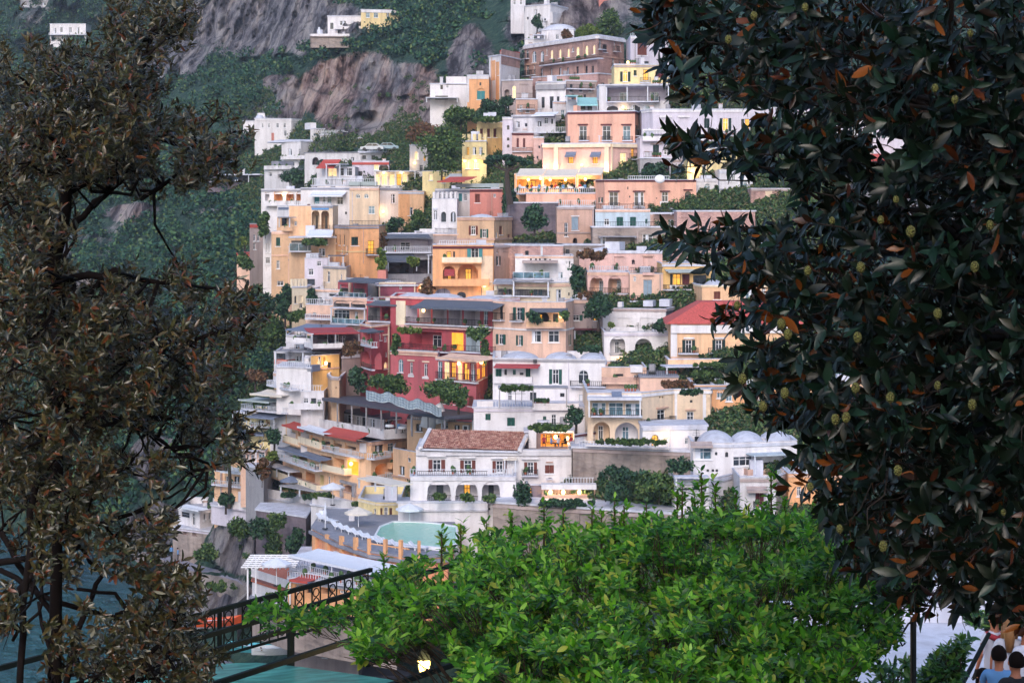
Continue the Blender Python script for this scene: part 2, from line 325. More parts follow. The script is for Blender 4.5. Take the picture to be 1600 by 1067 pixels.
def bld(name, label, fx, top, bot, mat, items='', D=None, back=9, ext=5, roof='roofw', group=None, cat='house', over=.18, hip=0, rtop=None, auto=True):
    pxm = sum(f[0] for f in fx)/len(fx)
    if D is None: D = D0(pxm, bot)
    fx = [(a, D+b) for a, b in fx]
    P = [((px-800)/F*d, d) for px, d in fx]
    ztop = CZ-(top-HY)/F*fx[0][1]; zb = CZ-(bot-HY)/F*fx[0][1]-ext
    yb = max(p[1] for p in P)+back
    wm = M[mat] if isinstance(mat, str) else mat
    sunk = (not hip and roof in ('roofw', 'roofg') and back >= 6 and top > 250 and cat not in ('wall', 'terrace') and 'terrace' not in name)
    rz = ztop-.8 if sunk else ztop+.2
    root = empty(name, ((P[0][0]+P[-1][0])/2, (P[0][1]+P[-1][1])/2, zb), label, cat, group)
    faces = [Face(P[i], P[i+1]) for i in range(len(P)-1)]
    holes = [[] for _ in faces]; kids = []
    def fidx(px):
        for i in range(len(faces)):
            if px <= fx[i+1][0]: return i
        return len(faces)-1
    wall = MB(); occ = [[] for _ in faces]
    def put(i, u0, u1, z0, z1, base, arch=False):
        fc = faces[i]; holes[i].append((u0, u1, z0, z1, arch, .2, wm)); sub = []
        if base in WT:
            fm, gm = WT[base]; fr = frame_mb(fc, u0+.005, u1-.005, z0+.005, z1-.005, -.17, M[fm], arch, .06); mb = MB(); panel_arch(mb, fc, u0+.03, u1-.03, z0+.03, z1-.03, -.15, M[gm], arch); sub.append(('pane', mb))
        elif base in OSH:
            sm, gm = OSH[base]; fr = frame_mb(fc, u0+.005, u1-.005, z0+.005, z1-.005, -.17, M['frame'], arch, .06); mb = MB(); panel_arch(mb, fc, u0+.03, u1-.03, z0+.03, z1-.03, -.15, M[gm], arch); sub.append(('pane', mb)); w = (u1-u0)*.5
            for p, q in ((u0-w, u0-.02), (u1+.02, u1+w)): mb = MB(); fc.box(mb, p, q, z0, z1, .02, .06, M[sm]); sub.append(('shutter', mb))
        else:
            fr = frame_mb(fc, u0+.005, u1-.005, z0+.005, z1-.005, -.14, wm, arch, .05, False); mb = MB(); fc.box(mb, u0+.05, u1-.05, z0+.05, z1-.05, -.12, -.07, M[SH[base]]); sub.append(('shutter', mb))
        sb = MB(); fc.box(sb, u0-.08, u1+.08, z0-.08, z0-.004, -.02, .1, M['frame']); sub.append(('sill', sb)); kids.append(('window', fr, sub))
    for it in [s.strip() for s in items.split(';') if s.strip()]:
        tk = it.split(); k = tk[0]; a = []
        for x in tk[1:]:
            try: a.append(float(x))
            except ValueError: a.append(x)
        if k in ('bal', 'awn', 'can', 'pan', 'box'):
            rx = (a[0], a[2], a[1], a[3]) if k in ('bal', 'awn') else (a[0], a[2], a[1], a[5]) if k == 'can' else (a[0], a[1], a[2], a[3])
            for q_ in range(len(faces)):
                if rx[2] > fx[q_][0]-2 and rx[0] < fx[q_+1][0]+2: fc_ = faces[q_]; ua, za_ = fc_.hit(rx[0], rx[1]); ub, zb_ = fc_.hit(rx[2], rx[3]); occ[q_].append((ua-.2, ub+.2, min(za_, zb_)-.2, max(za_, zb_)+.2))
        base = k[0]; arch = len(k) == 2 and k[1] == 'a'
        if len(k) <= 2 and (len(k) == 1 or arch):
            i = fidx((a[0]+a[2])/2); fc = faces[i]; u0, z1 = fc.hit(a[0], a[1]); u1, z0 = fc.hit(a[2], a[3])
            _, z1 = fc.hit((a[0]+a[2])/2, a[1]); _, z0 = fc.hit((a[0]+a[2])/2, a[3])
            u0 = max(u0, .06); u1 = min(u1, fc.L-.06); z1 = min(z1, ztop-.12)
            if u1-u0 < .15 or z1-z0 < .15: continue
            if any(h[0] < u1 and u0 < h[1] and h[2] < z1 and z0 < h[3] for h in holes[i]): continue
            if base == 'o':
                inm = M[a[4]] if len(a) > 4 else wm; dep = a[5] if len(a) > 5 else 1.8; door = a[6] if len(a) > 6 else 'w'
                holes[i].append((u0, u1, z0, z1, arch, dep, inm))
                if door != '-':
                    w = u1-u0; h = z1-z0; n = max(1, int(w/4.5))
                    for q in range(n):
                        uc = u0+w*(q+.5)/n; dw = min(1.4, w/n*.3); fm, gm = WT.get(door, WT['w'])
                        f2 = frame_mb(fc, uc-dw/2, uc+dw/2, z0+.02, z0+min(2.3, h*.72), -dep+.01, M[fm], False)
                        mb = MB(); panel_arch(mb, fc, uc-dw/2+.02, uc+dw/2-.02, z0+.04, z0+min(2.3, h*.72)-.02, -dep+.02, M[gm], False)
                        kids.append(('doorway', f2, [('pane', mb)]))
                continue
            if base == 'x':
                holes[i].append((u0, u1, z0, z1, arch, .12, wm)); continue
            holes[i].append((u0, u1, z0, z1, arch, .22, wm))
            if base in WT:
                fm, gm = WT[base]; fr = frame_mb(fc, u0+.005, u1-.005, z0+.005, z1-.005, -.19, M[fm], arch)
                mb = MB(); panel_arch(mb, fc, u0+.03, u1-.03, z0+.03, z1-.03, -.17, M[gm], arch)
                if z1-z0 > .8 and u1-u0 > .6 and base in 'wkc' and random.random() < .5:   # a curtain drawn part way
                    cb = MB(); cu = u0+.08+(u1-u0-.3)*random.random()*.5; fc.box(cb, cu, cu+(u1-u0)*.28, z0+.06, z1-.1, -.165, -.15, M['cloth']); kids.append(('window', fr, [('pane', mb), ('curtain', cb)]))
                else: kids.append(('window', fr, [('pane', mb)]))
            elif base in SH:
                um = (u0+u1)/2; fr = frame_mb(fc, u0+.005, u1-.005, z0+.005, z1-.005, -.14, wm, arch, .05, False); sub = []
                for p, q in ((u0+.04, um-.015), (um+.015, u1-.04)):
                    mb = MB(); fc.box(mb, p, q, z0+.05, z1-.05-(.3*(u1-u0) if arch else 0), -.12, -.07, M[SH[base]]); sub.append(('shutter', mb))
                kids.append(('window', fr, sub))
            elif base in OSH:
                sm, gm = OSH[base]; fr = frame_mb(fc, u0+.005, u1-.005, z0+.005, z1-.005, -.19, M['frame'], arch)
                mb = MB(); panel_arch(mb, fc, u0+.03, u1-.03, z0+.03, z1-.03, -.17, M[gm], arch); sub = [('pane', mb)]; w = (u1-u0)*.5
                for p, q in ((u0-w, u0-.02), (u1+.02, u1+w)):
                    mb = MB(); fc.box(mb, p, q, z0, z1-(w*.6 if arch else 0), .02, .07, M[sm]); sub.append(('shutter', mb))
                kids.append(('window', fr, sub))
            if (z1-z0) > .8:
                sb = MB(); fc.box(sb, u0-.1, u1+.1, z0-.1, z0-.004, -.02, .12, M['frame'] if base != 'x' else wm); kids[-1][2].append(('sill', sb))
        elif k == 'bal':
            x0, x1, yr, ys, pr = a[:5]; st = a[5] if len(a) > 5 else 'i'; fc = faces[fidx((x0+x1)/2)]
            u0, z1 = fc.hit(x0, yr, pr); u1, zs = fc.hit(x1, ys, pr); _, z1 = fc.hit((x0+x1)/2, yr, pr); _, zs = fc.hit((x0+x1)/2, ys, pr)
            mb = MB(); fc.box(mb, u0, u1, zs, zs+.16, .004, pr, M['roofw'] if st != 's' else wm)
            rm = M[a[6]] if len(a) > 6 else wm
            sub = [('railing', railing(fc, u0+.03, u1-.03, zs+.162, max(z1, zs+.75), pr-.03, st, True, rm))]
            rq = random.Random(int(x0*7+ys)); u_ = u0+.4
            while u_ < u1-.5 and pr > .5:
                if rq.random() < .38:
                    pb = MB(); zt_ = zs+.17; pb.tube([fc.pt(u_, zt_, pr-.25), fc.pt(u_, zt_+.3, pr-.25)], [.12, .17], M['terra'], 7); hh = .2+.3*rq.random()
                    for e_ in range(3): pb.ell(Vector(fc.pt(u_+(rq.random()-.5)*.3, zt_+.35+hh*rq.random(), pr-.25+(rq.random()-.5)*.2)), (.2, .2, .16+hh*.4), POTM, 6, 4)
                    sub.append(('flowerpot', pb))
                u_ += .6+rq.random()*.9
            kids.append(('balcony', mb, sub))
        elif k == 'awn':
            x0, x1, y0, y1, pr, mt = a[:6]; fc = faces[fidx((x0+x1)/2)]; xm = (x0+x1)/2
            u0, _ = fc.hit(x0, y1, pr); u1, _ = fc.hit(x1, y1, pr); _, za = fc.hit(xm, y0, 0); _, zf = fc.hit(xm, y1, pr); mb = MB(); n = 5
            if za < zf: za = zf+.2
            for q in range(n):
                s0, s1 = q/n, (q+1)/n; z_ = lambda s: za+(zf-za)*s-.12*math.sin(PI*s)
                mb.hexa([fc.pt(u0, z_(s1), .01+pr*s1), fc.pt(u1, z_(s1), .01+pr*s1), fc.pt(u1, z_(s0), .01+pr*s0), fc.pt(u0, z_(s0), .01+pr*s0)],
                        [fc.pt(u0, z_(s1)+.04, .01+pr*s1), fc.pt(u1, z_(s1)+.04, .01+pr*s1), fc.pt(u1, z_(s0)+.04, .01+pr*s0), fc.pt(u0, z_(s0)+.04, .01+pr*s0)], M[mt])
            fc.box(mb, u0, u1, zf-.18, zf-.003, pr-.03, pr+.01, M[mt]); sub = []
            if len(a) > 6:
                _, zp = fc.hit(xm, a[6], pr)
                for q in range(max(2, int((u1-u0)/3)+1)):
                    u = u0+.05+(u1-u0-.15)*q/max(1, int((u1-u0)/3) or 1); pb = MB()
                    if u < u1: fc.box(pb, u, u+.07, zp, zf-.19, pr-.12, pr-.05, M['rail']); sub.append(('post', pb))
            kids.append(('awning', mb, sub))
        elif k == 'can':   # flat canopy on posts: x0 x1 ytop(front) proj mat ypost [postmat] [thick]
            x0, x1, y0, pr, mt, yp = a[:6]; pm = M[a[6]] if len(a) > 6 else M['rail']; th = a[7] if len(a) > 7 else .14
            fc = faces[fidx((x0+x1)/2)]; u0, zt = fc.hit(x0, y0, pr); u1, _ = fc.hit(x1, y0, pr); _, zt = fc.hit((x0+x1)/2, y0, pr); _, zp = fc.hit((x0+x1)/2, yp, pr); mb = MB()
            fc.box(mb, u0, u1, zt-th, zt, .006, pr, M[mt]); n = max(2, int((u1-u0)/3.2)+1); sub = []
            for q in range(n):
                u = u0+.1+(u1-u0-.35)*q/(n-1); pb = MB(); fc.box(pb, u, u+.14, zp, zt-th-.003, pr-.22, pr-.08, pm); sub.append(('post', pb))
            kids.append(('canopy', mb, sub))
        elif k == 'cor':
            y, h, mt = a[:3]; o = a[3] if len(a) > 3 else .12; mb = MB(); z = CZ-(y-HY)/F*fx[0][1]
            for fc in faces: fc.box(mb, .01, fc.L-.01, z-h, z, .003, o, M[mt])
            kids.append(('cornice', mb, []))
        elif k == 'pan':
            x0, y0, x1, y1, mt = a[:5]; o = a[5] if len(a) > 5 else .03; fc = faces[fidx((x0+x1)/2)]; u0, z1 = fc.hit(x0, y0); u1, z0 = fc.hit(x1, y1); _, z1 = fc.hit((x0+x1)/2, y0); _, z0 = fc.hit((x0+x1)/2, y1)
            mb = MB(); fc.box(mb, max(u0, .002), min(u1, fc.L-.002), z0, z1, .002, o, M[mt]); kids.append((a[6] if len(a) > 6 else 'trim', mb, []))
        elif k == 'box':   # block standing on / against the building: x0 y0 x1 y1 off depth mat name
            x0, y0, x1, y1, off, dp, mt, nm = a[:8]; fc = faces[fidx((x0+x1)/2)]; u0, z1 = fc.hit(x0, y0, off); u1, z0 = fc.hit(x1, y1, off)
            _, z1 = fc.hit((x0+x1)/2, y0, off); _, z0 = fc.hit((x0+x1)/2, y1, off)
            mb = MB(); fc.box(mb, u0, u1, z0, z1, off-dp, off, M[mt]); kids.append((nm, mb, []))
        elif k == 'dome':
            x0, x1, h = a[:3]; fc = faces[fidx((x0+x1)/2)]; u0, _ = fc.hit(x0, top, -3); u1, _ = fc.hit(x1, top, -3); c = fc.pt((u0+u1)/2, ztop-(.78 if sunk else -.01), -back*.48)
            mb = MB(); mb.ell(c, ((u1-u0)/2, back*.42, h*.6+(.6 if sunk else 0)), M['roofw'], 18, 5, 0); kids.append(('dome', mb, [], True))
        elif k == 'ac':
            fc = faces[fidx(a[0])]; u, z = fc.hit(a[0], a[1]); mb = MB(); fc.box(mb, u-.4, u+.4, z-.3, z+.3, .02, .4, M['frame']); fc.box(mb, u-.22, u+.2, z-.2, z+.2, .402, .42, M['dframe']); kids.append(('air_conditioner', mb, []))
        elif k == 'lampw':
            fc = faces[fidx(a[0])]; u, z = fc.hit(a[0], a[1]); mb = MB(); mb.ell(fc.pt(u, z, .3), (.22, .22, .25), M['lamp'], 8, 6); kids.append(('wall_lamp', mb, []))
            L_ = bpy.data.lights.new('lamp_light', 'POINT'); L_.energy = (a[2] if len(a) > 2 else 150)*.28; L_.color = (1, .68, .32); L_.shadow_soft_size = .25
            lo = bpy.data.objects.new('lamp_light', L_); COL.objects.link(lo); lo.location = fc.pt(u, z, .75)
        elif k == 'rail':  # rail along roof edge: x0 x1 ytop style
            x0, x1, y0, st = a[:4]; fc = faces[fidx((x0+x1)/2)]; u0, _ = fc.hit(x0, y0); u1, _ = fc.hit(x1, y0)
            kids.append(('railing', railing(fc, max(0, u0), min(fc.L, u1), ztop+.02, max(ztop+.8, fc.hit((x0+x1)/2, y0)[1]), .05, st, False, wm), []))
        elif k == 'mer':   # merlons
            x0, x1, n, h = a[:4]; fc = faces[fidx((x0+x1)/2)]; u0, _ = fc.hit(x0, top); u1, _ = fc.hit(x1, top); mb = MB(); w = (u1-u0)/(2*n-1)
            for q in range(int(n)): fc.box(mb, u0+2*q*w, u0+(2*q+1)*w, ztop+.01, ztop+h, -.3, .01, wm)
            kids.append(('battlement', mb, []))
        elif k == 'txt':
            fc = faces[fidx(a[0])]; u, z = fc.hit(a[0], a[1], .06)
            cu = bpy.data.curves.new('sign', 'FONT'); cu.body = ' '.join(str(q) for q in a[4:]); cu.size = a[2]; cu.extrude = .02; cu.materials.append(M[a[3]])
            kids.append(('TXT', cu, fc, u, z))
    # the ordinary windows between the ones placed one by one
    if auto and cat not in ('wall', 'terrace', 'pier', 'arcade', 'chapel', 'ruin', 'restaurant', 'pavilion'):
        ra = random.Random(int(top*13)+int(fx[0][0])*7); sty = ra.choice(['w', 'w', 'k', 'G', 'B', 'w', 'N', 'b', 'g'])
        for i, fc in enumerate(faces):
            H_ = ztop-(zb+ext); ns = int(H_/2.9); nu = int(fc.L/2.15)
            if ns < 1 or fc.L < 2.2: 
                if H_ > 1.9 and fc.L > 2: ns = 1
                else: continue
            nu = max(1, nu); sh = H_/ns
            for a_ in range(ns):
                for b_ in range(nu):
                    if ra.random() > .92: continue
                    w = ra.choice([.55, .8, .95]); h = ra.choice([.7, 1.2, 1.5, 1.9]) if sh > 2.5 else .7; st = sty if ra.random() < .75 else ra.choice('wkcl')
                    uc = fc.L*(b_+.5)/nu+(ra.random()-.5)*.5; z0 = zb+ext+a_*sh+sh*.28; z1 = min(z0+h, ztop-.35); ww = w*2 if st in 'GBN' else w+.25
                    if uc-ww/2 < .2 or uc+ww/2 > fc.L-.2 or z1-z0 < .4: continue
                    if any(q[0]-.25 < uc+ww/2 and uc-ww/2 < q[1]+.25 and q[2]-.15 < z1 and z0 < q[3]+.15 for q in [x_[:4] for x_ in holes[i]]+occ[i]): continue
                    put(i, uc-w/2, uc+w/2, z0, z1, st, ra.random() < .15 and w > .7 and h > 1)
                    if h > 1.4 and ra.random() < .4:
                        bb = MB(); fc.box(bb, uc-w/2-.4, uc+w/2+.4, z0-.2, z0-.09, .004, .8, M['roofw']); kids.append(('balcony', bb, [('railing', railing(fc, uc-w/2-.37, uc+w/2+.37, z0-.088, z0+.8, .77, 'i', True))])); occ[i].append((uc-w/2-.5, uc+w/2+.5, z0-.3, z0+1))
    for i, fc in enumerate(faces): wall_holes(wall, fc, zb, ztop, holes[i], wm)
    ring = P+[(P[-1][0], yb), (P[0][0], yb)]; n = len(ring)
    for i in range(len(P)-1, n):
        a, b = ring[i], ring[(i+1) % n]; wall.poly([(a[0], a[1], zb), (b[0], b[1], zb), (b[0], b[1], ztop), (a[0], a[1], ztop)], wm)
    wall.build('wall', root)
    # roof slab slightly proud of the walls
    cx = sum(p[0] for p in ring)/n; cy = sum(p[1] for p in ring)/n
    def grow(p, k=over): v = Vector((p[0]-cx, p[1]-cy)); v = v*(1+k/max(v.length, .1)); return (cx+v.x, cy+v.y)
    rg = [grow(p) for p in ring]; rb = MB(); rm = M[roof]
    if hip:
        ins = [grow(p, -hip) for p in rg]; h = rtop or 1.6
        for i in range(n): rb.poly([(*rg[i], ztop), (*rg[(i+1) % n], ztop), (*ins[(i+1) % n], ztop+h), (*ins[i], ztop+h)], rm)
        rb.poly([(*p, ztop+h) for p in ins], rm); rb.poly([(*p, ztop-.0) for p in rg[::-1]], rm)
    elif sunk:
        inn = [grow(p, -.26) for p in ring]; cp = [grow(p, .07) for p in ring]; cq = [grow(p, -.3) for p in ring]; pm = MB()
        rb.poly([(*p, rz) for p in ring], rm)
        for i in range(n):
            j = (i+1) % n
            pm.poly([(*inn[j], rz+.002), (*inn[i], rz+.002), (*inn[i], ztop-.001), (*inn[j], ztop-.001)], wm)
            pm.poly([(*cp[i], ztop), (*cp[j], ztop), (*cp[j], ztop+.09), (*cp[i], ztop+.09)], rm); pm.poly([(*cq[j], ztop), (*cq[i], ztop), (*cq[i], ztop+.09), (*cq[j], ztop+.09)], rm)
            pm.poly([(*cp[i], ztop+.09), (*cp[j], ztop+.09), (*cq[j], ztop+.09), (*cq[i], ztop+.09)], rm); pm.poly([(*cq[i], ztop), (*cq[j], ztop), (*cp[j], ztop), (*cp[i], ztop)], rm)
        pm.build('parapet', root)
    else:
        for i in range(n): rb.poly([(*rg[i], ztop+.003), (*rg[(i+1) % n], ztop+.003), (*rg[(i+1) % n], ztop+.2), (*rg[i], ztop+.2)], rm)
        rb.poly([(*p, ztop+.2) for p in rg], rm); rb.poly([(*p, ztop+.003) for p in rg[::-1]], rm)
    rb.build('roof', root)
    # what people leave on their roofs and walls
    W_ = abs(P[-1][0]-P[0][0]); rr_ = random.Random(len(label)*31+int(top*7)+int(fx[0][0]))
    if roof in ('roofw', 'roofg') and W_ > 3 and back >= 6 and not hip and cat not in ('wall',):
        yf = max(p[1] for p in P)
        for q in range(rr_.randint(2, 3+int(W_/3))):
            x = min(P[0][0], P[-1][0])+.7+rr_.random()*(W_-1.6); y = yf+1+rr_.random()*(back-3); kk = rr_.random(); mb = MB(); z = rz+.003
            if kk < .3: h = .5+rr_.random()*.8; mb.box(x, x+.55, y, y+.55, z, z+h, M['white2']); mb.box(x-.08, x+.63, y-.08, y+.63, z+h+.002, z+h+.1, M['terr' if rr_.random() < .4 else 'roofw']); kids.append(('chimney', mb, []))
            elif kk < .42: mb.box(x, x+1.3, y, y+1.2, z, z+.9+rr_.random()*.8, M['roofw']); kids.append(('stair_head', mb, []))
            elif kk < .55: mb.tube([(x, y, z+.3), (x, y, z+1.1)], .38, M['grey'], 10); mb.box(x-.4, x+.4, y-.35, y+.35, z, z+.3, M['iron']); kids.append(('water_tank', mb, []))
            elif kk < .75:
                mb.tube([(x, y, z), (x, y, z+1.7)], .03, M['iron'], 5)
                for w_ in range(4): mb.box(x-.4+.04*w_, x+.4-.04*w_, y-.02, y+.02, z+1.1+.16*w_, z+1.13+.16*w_, M['iron'])
                kids.append(('antenna', mb, []))
            else:
                for w_ in range(4): mb.tube([(x+.35*w_, y, z), (x+.35*w_, y, z+.3)], [.1, .15], M['terra'], 8); mb.ell((x+.35*w_, y, z+.5), (.2, .2, .28), POTM, 6, 4)
                kids.append(('flowerpot', mb, []))
        if rr_.random() < .35:
            fc = faces[len(faces)//2]; u0 = rr_.random()*fc.L*.3; u1 = fc.L*(.6+.35*rr_.random()); kids.append(('railing', railing(fc, u0, u1, ztop+(.093 if sunk else .203), ztop+(.6 if sunk else 1.05), -.1, rr_.choice('iiw'), False), []))
    if W_ > 4 and zb+ext+2.2 < ztop and cat != 'wall':
        for q in range(rr_.randint(0, 2)):
            fi = rr_.randrange(len(faces)); fc = faces[fi]; u = fc.L*rr_.random()
            if fc.L < 2.5 or any(h[0]-.5 < u < h[1]+.5 for h in holes[fi]) or not .3 < u < fc.L-.3: continue
            mb = MB(); kk = rr_.random()
            if kk < .55: fc.box(mb, u, u+.1, zb+.1, ztop-.06, .004, .1, M['grey' if rr_.random() < .5 else 'terr']); kids.append(('downpipe', mb, []))
            else:
                z = zb+ext+.6+rr_.random()*(ztop-zb-ext-1.6); fc.box(mb, u-.38, u+.38, z, z+.55, .02, .36, M['frame']); fc.box(mb, u-.2, u+.2, z+.1, z+.46, .363, .38, M['dframe']); kids.append(('air_conditioner', mb, []))
    for kd in kids:
        if kd[0] == 'TXT':
            _, cu, fc, u, z = kd; t_o = bpy.data.objects.new('t', cu); me_o = bpy.data.objects.new('lettering', bpy.data.meshes.new_from_object(t_o)); bpy.data.objects.remove(t_o); COL.objects.link(me_o); me_o.parent = root
            p = Vector(fc.pt(u, z, .07))-root.location; me_o.location = p; me_o.rotation_euler = (PI/2, 0, math.atan2(fc.t.y, fc.t.x)); continue
        o = kd[1].build(kd[0], root, smooth=len(kd) > 3)
        if o is None: continue
        for nm, mb in kd[2]: mb.build(nm, o)
    ALLB.append(root)
    return root, faces
# ------------------------------------------------------------ terrain
GX = [-400, 0, 100, 200, 300, 360, 400, 450, 500, 600, 700, 850, 1000, 1200, 1600, 2000]
GY = [-250, 0, 60, 130, 200, 280, 360, 440, 520, 600, 680, 760, 840, 920, 1000, 1100]
GD = {-400: [900, 780, 740, 700, 650, 590, 540, 480, 430, 390, 360, 335, 318, 300, 285, 275],
      0:   [860, 750, 710, 670, 620, 560, 500, 440, 400, 370, 345, 325, 310, 292, 275, 262],
      100: [840, 730, 700, 650, 600, 540, 480, 425, 390, 360, 338, 320, 305, 285, 262, 245],
      200: [830, 710, 690, 620, 560, 500, 450, 405, 372, 345, 322, 303, 290, 268, 246, 226],
      300: [800, 690, 660, 570, 520, 470, 425, 380, 350, 322, 300, 284, 272, 252, 230, 208],
      360: [780, 670, 640, 545, 490, 440, 395, 350, 325, 302, 284, 270, 258, 240, 222, 202],
      400: [760, 655, 620, 525, 475, 425, 372, 328, 305, 288, 274, 262, 250, 232, 216, 200],
      450: [700, 620, 560, 500, 460, 405, 345, 315, 296, 280, 264, 254, 244, 226, 210, 196]}
for i, px in enumerate([500, 600, 700, 850, 1000, 1200, 1600]):
    r = TD[TX.index(px)]+9
    top = {500: (640, 540, 500), 600: (600, 520, 480), 700: (570, 490, 455), 850: (520, 430, 392), 1000: (480, 400, 365), 1200: (460, 385, 350), 1600: (450, 375, 340)}[px]
    GD[px] = [top[0], top[1], top[2]]+list(r[1:])+[r[-1]-8, r[-1]-16]
    if px <= 700: GD[px][3] = r[1]+4; GD[px][4] = r[2]
GD[2000] = [v-5 for v in GD[1600]]
GT = np.array([GD[x] for x in GX], float)
def Dt(px, py): return float(np.interp(px, GX, [np.interp(py, GY, r) for r in GT]))
B = bld
# ---- far cliff villas
B('villa', 'small white two-storey villa alone on the dark slope, top left', [(78, 0), (134, 0)], 38, 66, 'white', 'w 84 44 88 53;w 94 43 98 51;w 108 43 112 51;w 120 43 124 51;bal 76 135 52 55 1.5 w;o 80 56 102 65;o 104 56 131 65', D=Dt(106,66)-4, ext=3, cat='villa')
B('villa', 'low grey house half hidden in trees above the lone white villa', [(32, 0), (82, 0)], 1, 16, 'grey', 'w 36 4 42 9;w 52 4 58 9;w 66 4 72 9;bal 32 83 10 12 1.5 w', D=Dt(57,16)-4, ext=5, cat='villa')
B('villa', 'white villa with balcony on the cliff top beside the yellow wing', [(512, 0), (566, 0)], 26, 55, 'white', 'w 531 33 541 40;w 549 34 555 40;k 516 36 521 46;bal 522 576 43 46 2 s;o 528 47 560 54', D=Dt(540,60)-3, ext=3, cat='villa')
B('villa', 'yellow wing with three windows on the cliff top', [(564, 2), (622, 4)], 16, 33, 'yellow', 'c 572 20 578 28;c 584 20 591 28;k 604 20 608 27;cor 16 .6 white', D=Dt(590,50)-4, ext=3, cat='villa')
B('terrace', 'white walled cliff-edge terrace with closed parasol below the villa', [(485, -6), (545, -6)], 56, 62, 'stone', 'bal 485 546 54 58 .5 s white;box 497 43 500 57 -1 .8 cloth parasol', D=Dt(515,68)-8, ext=2, cat='terrace', over=.4)
B('villa', 'white villa with little belfry below the pink cliff', [(398, 0), (455, 2), (485, 8)], 186, 222, 'white', 'w 409 193 412 200;w 419 193 422 200;w 432 193 436 200;w 443 193 447 200;x 404 208 410 218;pan 424 208 428 220 salmon .05 door;w 459 193 464 200;w 475 193 479 201;oa 464 208 480 220;box 403 177 414 187 -2 2 white belfry;dome 400 418 2.2;cor 186 .4 white', D=Dt(440,222)-5, ext=3, cat='villa')
B('villa', 'low white annex right of the belfry villa', [(485, 6), (515, 8)], 202, 221, 'white', 'c 490 208 498 213;k 500 208 504 214;box 485 192 494 202 -1 3 white stair_head', D=Dt(500,221)-5, ext=3, cat='villa')
B('wall', 'white garden wall left of the belfry villa', [(380, 0), (400, 0)], 190, 218, 'white', 'w 388 196 392 204', D=Dt(390,218)-5, back=3, cat='wall', ext=2)
B('pergola_house', 'grey terraced wall with a row of white posts above the green valley', [(325, 0), (412, -6)], 274, 286, 'stoned', 'can 325 410 273 3 roofw 285;can 328 372 272.5 2.6 roofw 285', D=Dt(370,286)-4, ext=2, cat='terrace')
B('house', 'blocky white house with three arched windows left of the car park', [(440, 4), (470, 0), (510, 8)], 223, 262, 'white', 'wa 450 232 456 243;wa 466 232 472 243;wa 481 232 487 243;w 497 233 500 240;e 453 247 460 250;e 462 247 476 250;w 440 252 444 261;w 450 253 460 260;w 466 253 469 259;bal 438 500 245 249 1 s;dome 445 500 1.2', D=400)
B('house', 'white stepped house below the three-arched white house', [(413, 0), (452, -4), (478, 4)], 264, 296, 'white2', 'w 420 270 425 276;oa 434 272 442 279;w 446 274 450 279;w 456 284 460 290;bal 412 455 260 265 .6 s;box 424 252 436 264 -3 4 roofg shed', D=385)
B('house', 'long low white house with flat terraces behind the car park', [(528, 6), (640, 0)], 223, 250, 'white2', 'k 533 226 538 234;w 548 228 556 236;w 560 227 566 234;k 570 242 580 250;rail 530 640 219 w;w 590 230 596 240;bal 520 600 238 242 2 s', D=385)
B('car_park', 'flat rooftop car park with two cars below the pink cliff', [(560, 0), (640, -3)], 238, 256, 'white2', 'k 566 243 572 249;k 580 243 586 250;pan 598 240 622 250 terr .06;bal 560 640 234 239 .5 w', D=362, back=16, cat='car park')
B('house', 'white house under a red canopy and green hedge, left of the glazed pavilion', [(495, 3), (555, 0)], 262, 292, 'white2', 'awn 494 522 250 262 2.5 redroof;e 512 263 526 276;k 523 264 529 275;w 531 262 550 275;bal 490 560 278 291 2 w;can 508 532 256 3 roofw 278', D=338)
B('house', 'grey-white house with arched porch above the glazed pavilion', [(550, 0), (608, 0)], 252, 275, 'lilac', 'w 547 258 553 268;k 560 268 566 276;e 584 257 592 266;oa 592 257 608 272 cream;cor 254 .4 redroof', D=345)
B('pavilion', 'glazed pavilion lit warm from within behind white columns', [(585, 0), (672, 0)], 268, 292, 'white', 'e 585 272 594 290;e 596 272 605 290;e 608 272 617 290;l 620 272 627 290;e 629 272 636 290;k 638 272 645 290;k 648 272 655 290;w 658 276 669 290;can 585 650 267 2.5 roofw 291;lampw 600 270 120;lampw 628 270 120', D=328, cat='pavilion', roof='roofg')
B('terrace', 'long white balustraded terrace lined with flower boxes', [(487, 0), (592, 0)], 291, 296, 'white', 'rail 488 591 279 w;box 545 284 590 290 .3 .5 gcan planter;cor 293 .25 terr', D=326, back=9, cat='terrace')
B('house', 'white arcaded house with orange walls inside, above the blue lettered board', [(408, 3), (480, 0)], 296, 323, 'white', 'o 414 301 421 316 white 1;o 428 300 442 318 orange;oa 447 300 460 316 orange 1.5;oa 463 298 474 314 orange 1.5;oa 475 302 483 318 orange;bal 412 480 314 322 1.2 s;cor 297 .3 roofg;lampw 444 304 80', D=322)
B('house', 'white-fronted house with pale awning left of the tall blind peach wall', [(470, 2), (547, 0)], 294, 345, 'white', 'awn 482 535 300 306 2 cloth;t 491 306 499 319;c 504 306 518 320;w 526 308 536 320;x 540 300 545 320;k 539 331 542 335;cor 294 .3 roofg;w 486 333 497 340', D=312)
B('house', 'tall blind peach wall with two tiny arched windows', [(546, 0), (592, 0)], 294, 350, 'beige', 'ca 556 303 563 310;ca 569 303 576 310;cor 294 .35 rose;pan 550 300 551 348 lilac .08 downpipe', D=306)
B('house', 'white house with pale yellow shutters right of the tall blind peach wall', [(592, 0), (624, 2)], 294, 350, 'white', 'c 582 303 586 317;w 611 303 618 318;lampw 597 331 120;cor 294 .35 roofg', D=308)
B('house', 'small orange house with one big window under the pavilion', [(622, 0), (662, 3)], 299, 345, 'peach', 'w 637 324 646 337;cor 300 .3 roofw;pan 624 303 640 345 orange .04', D=304)
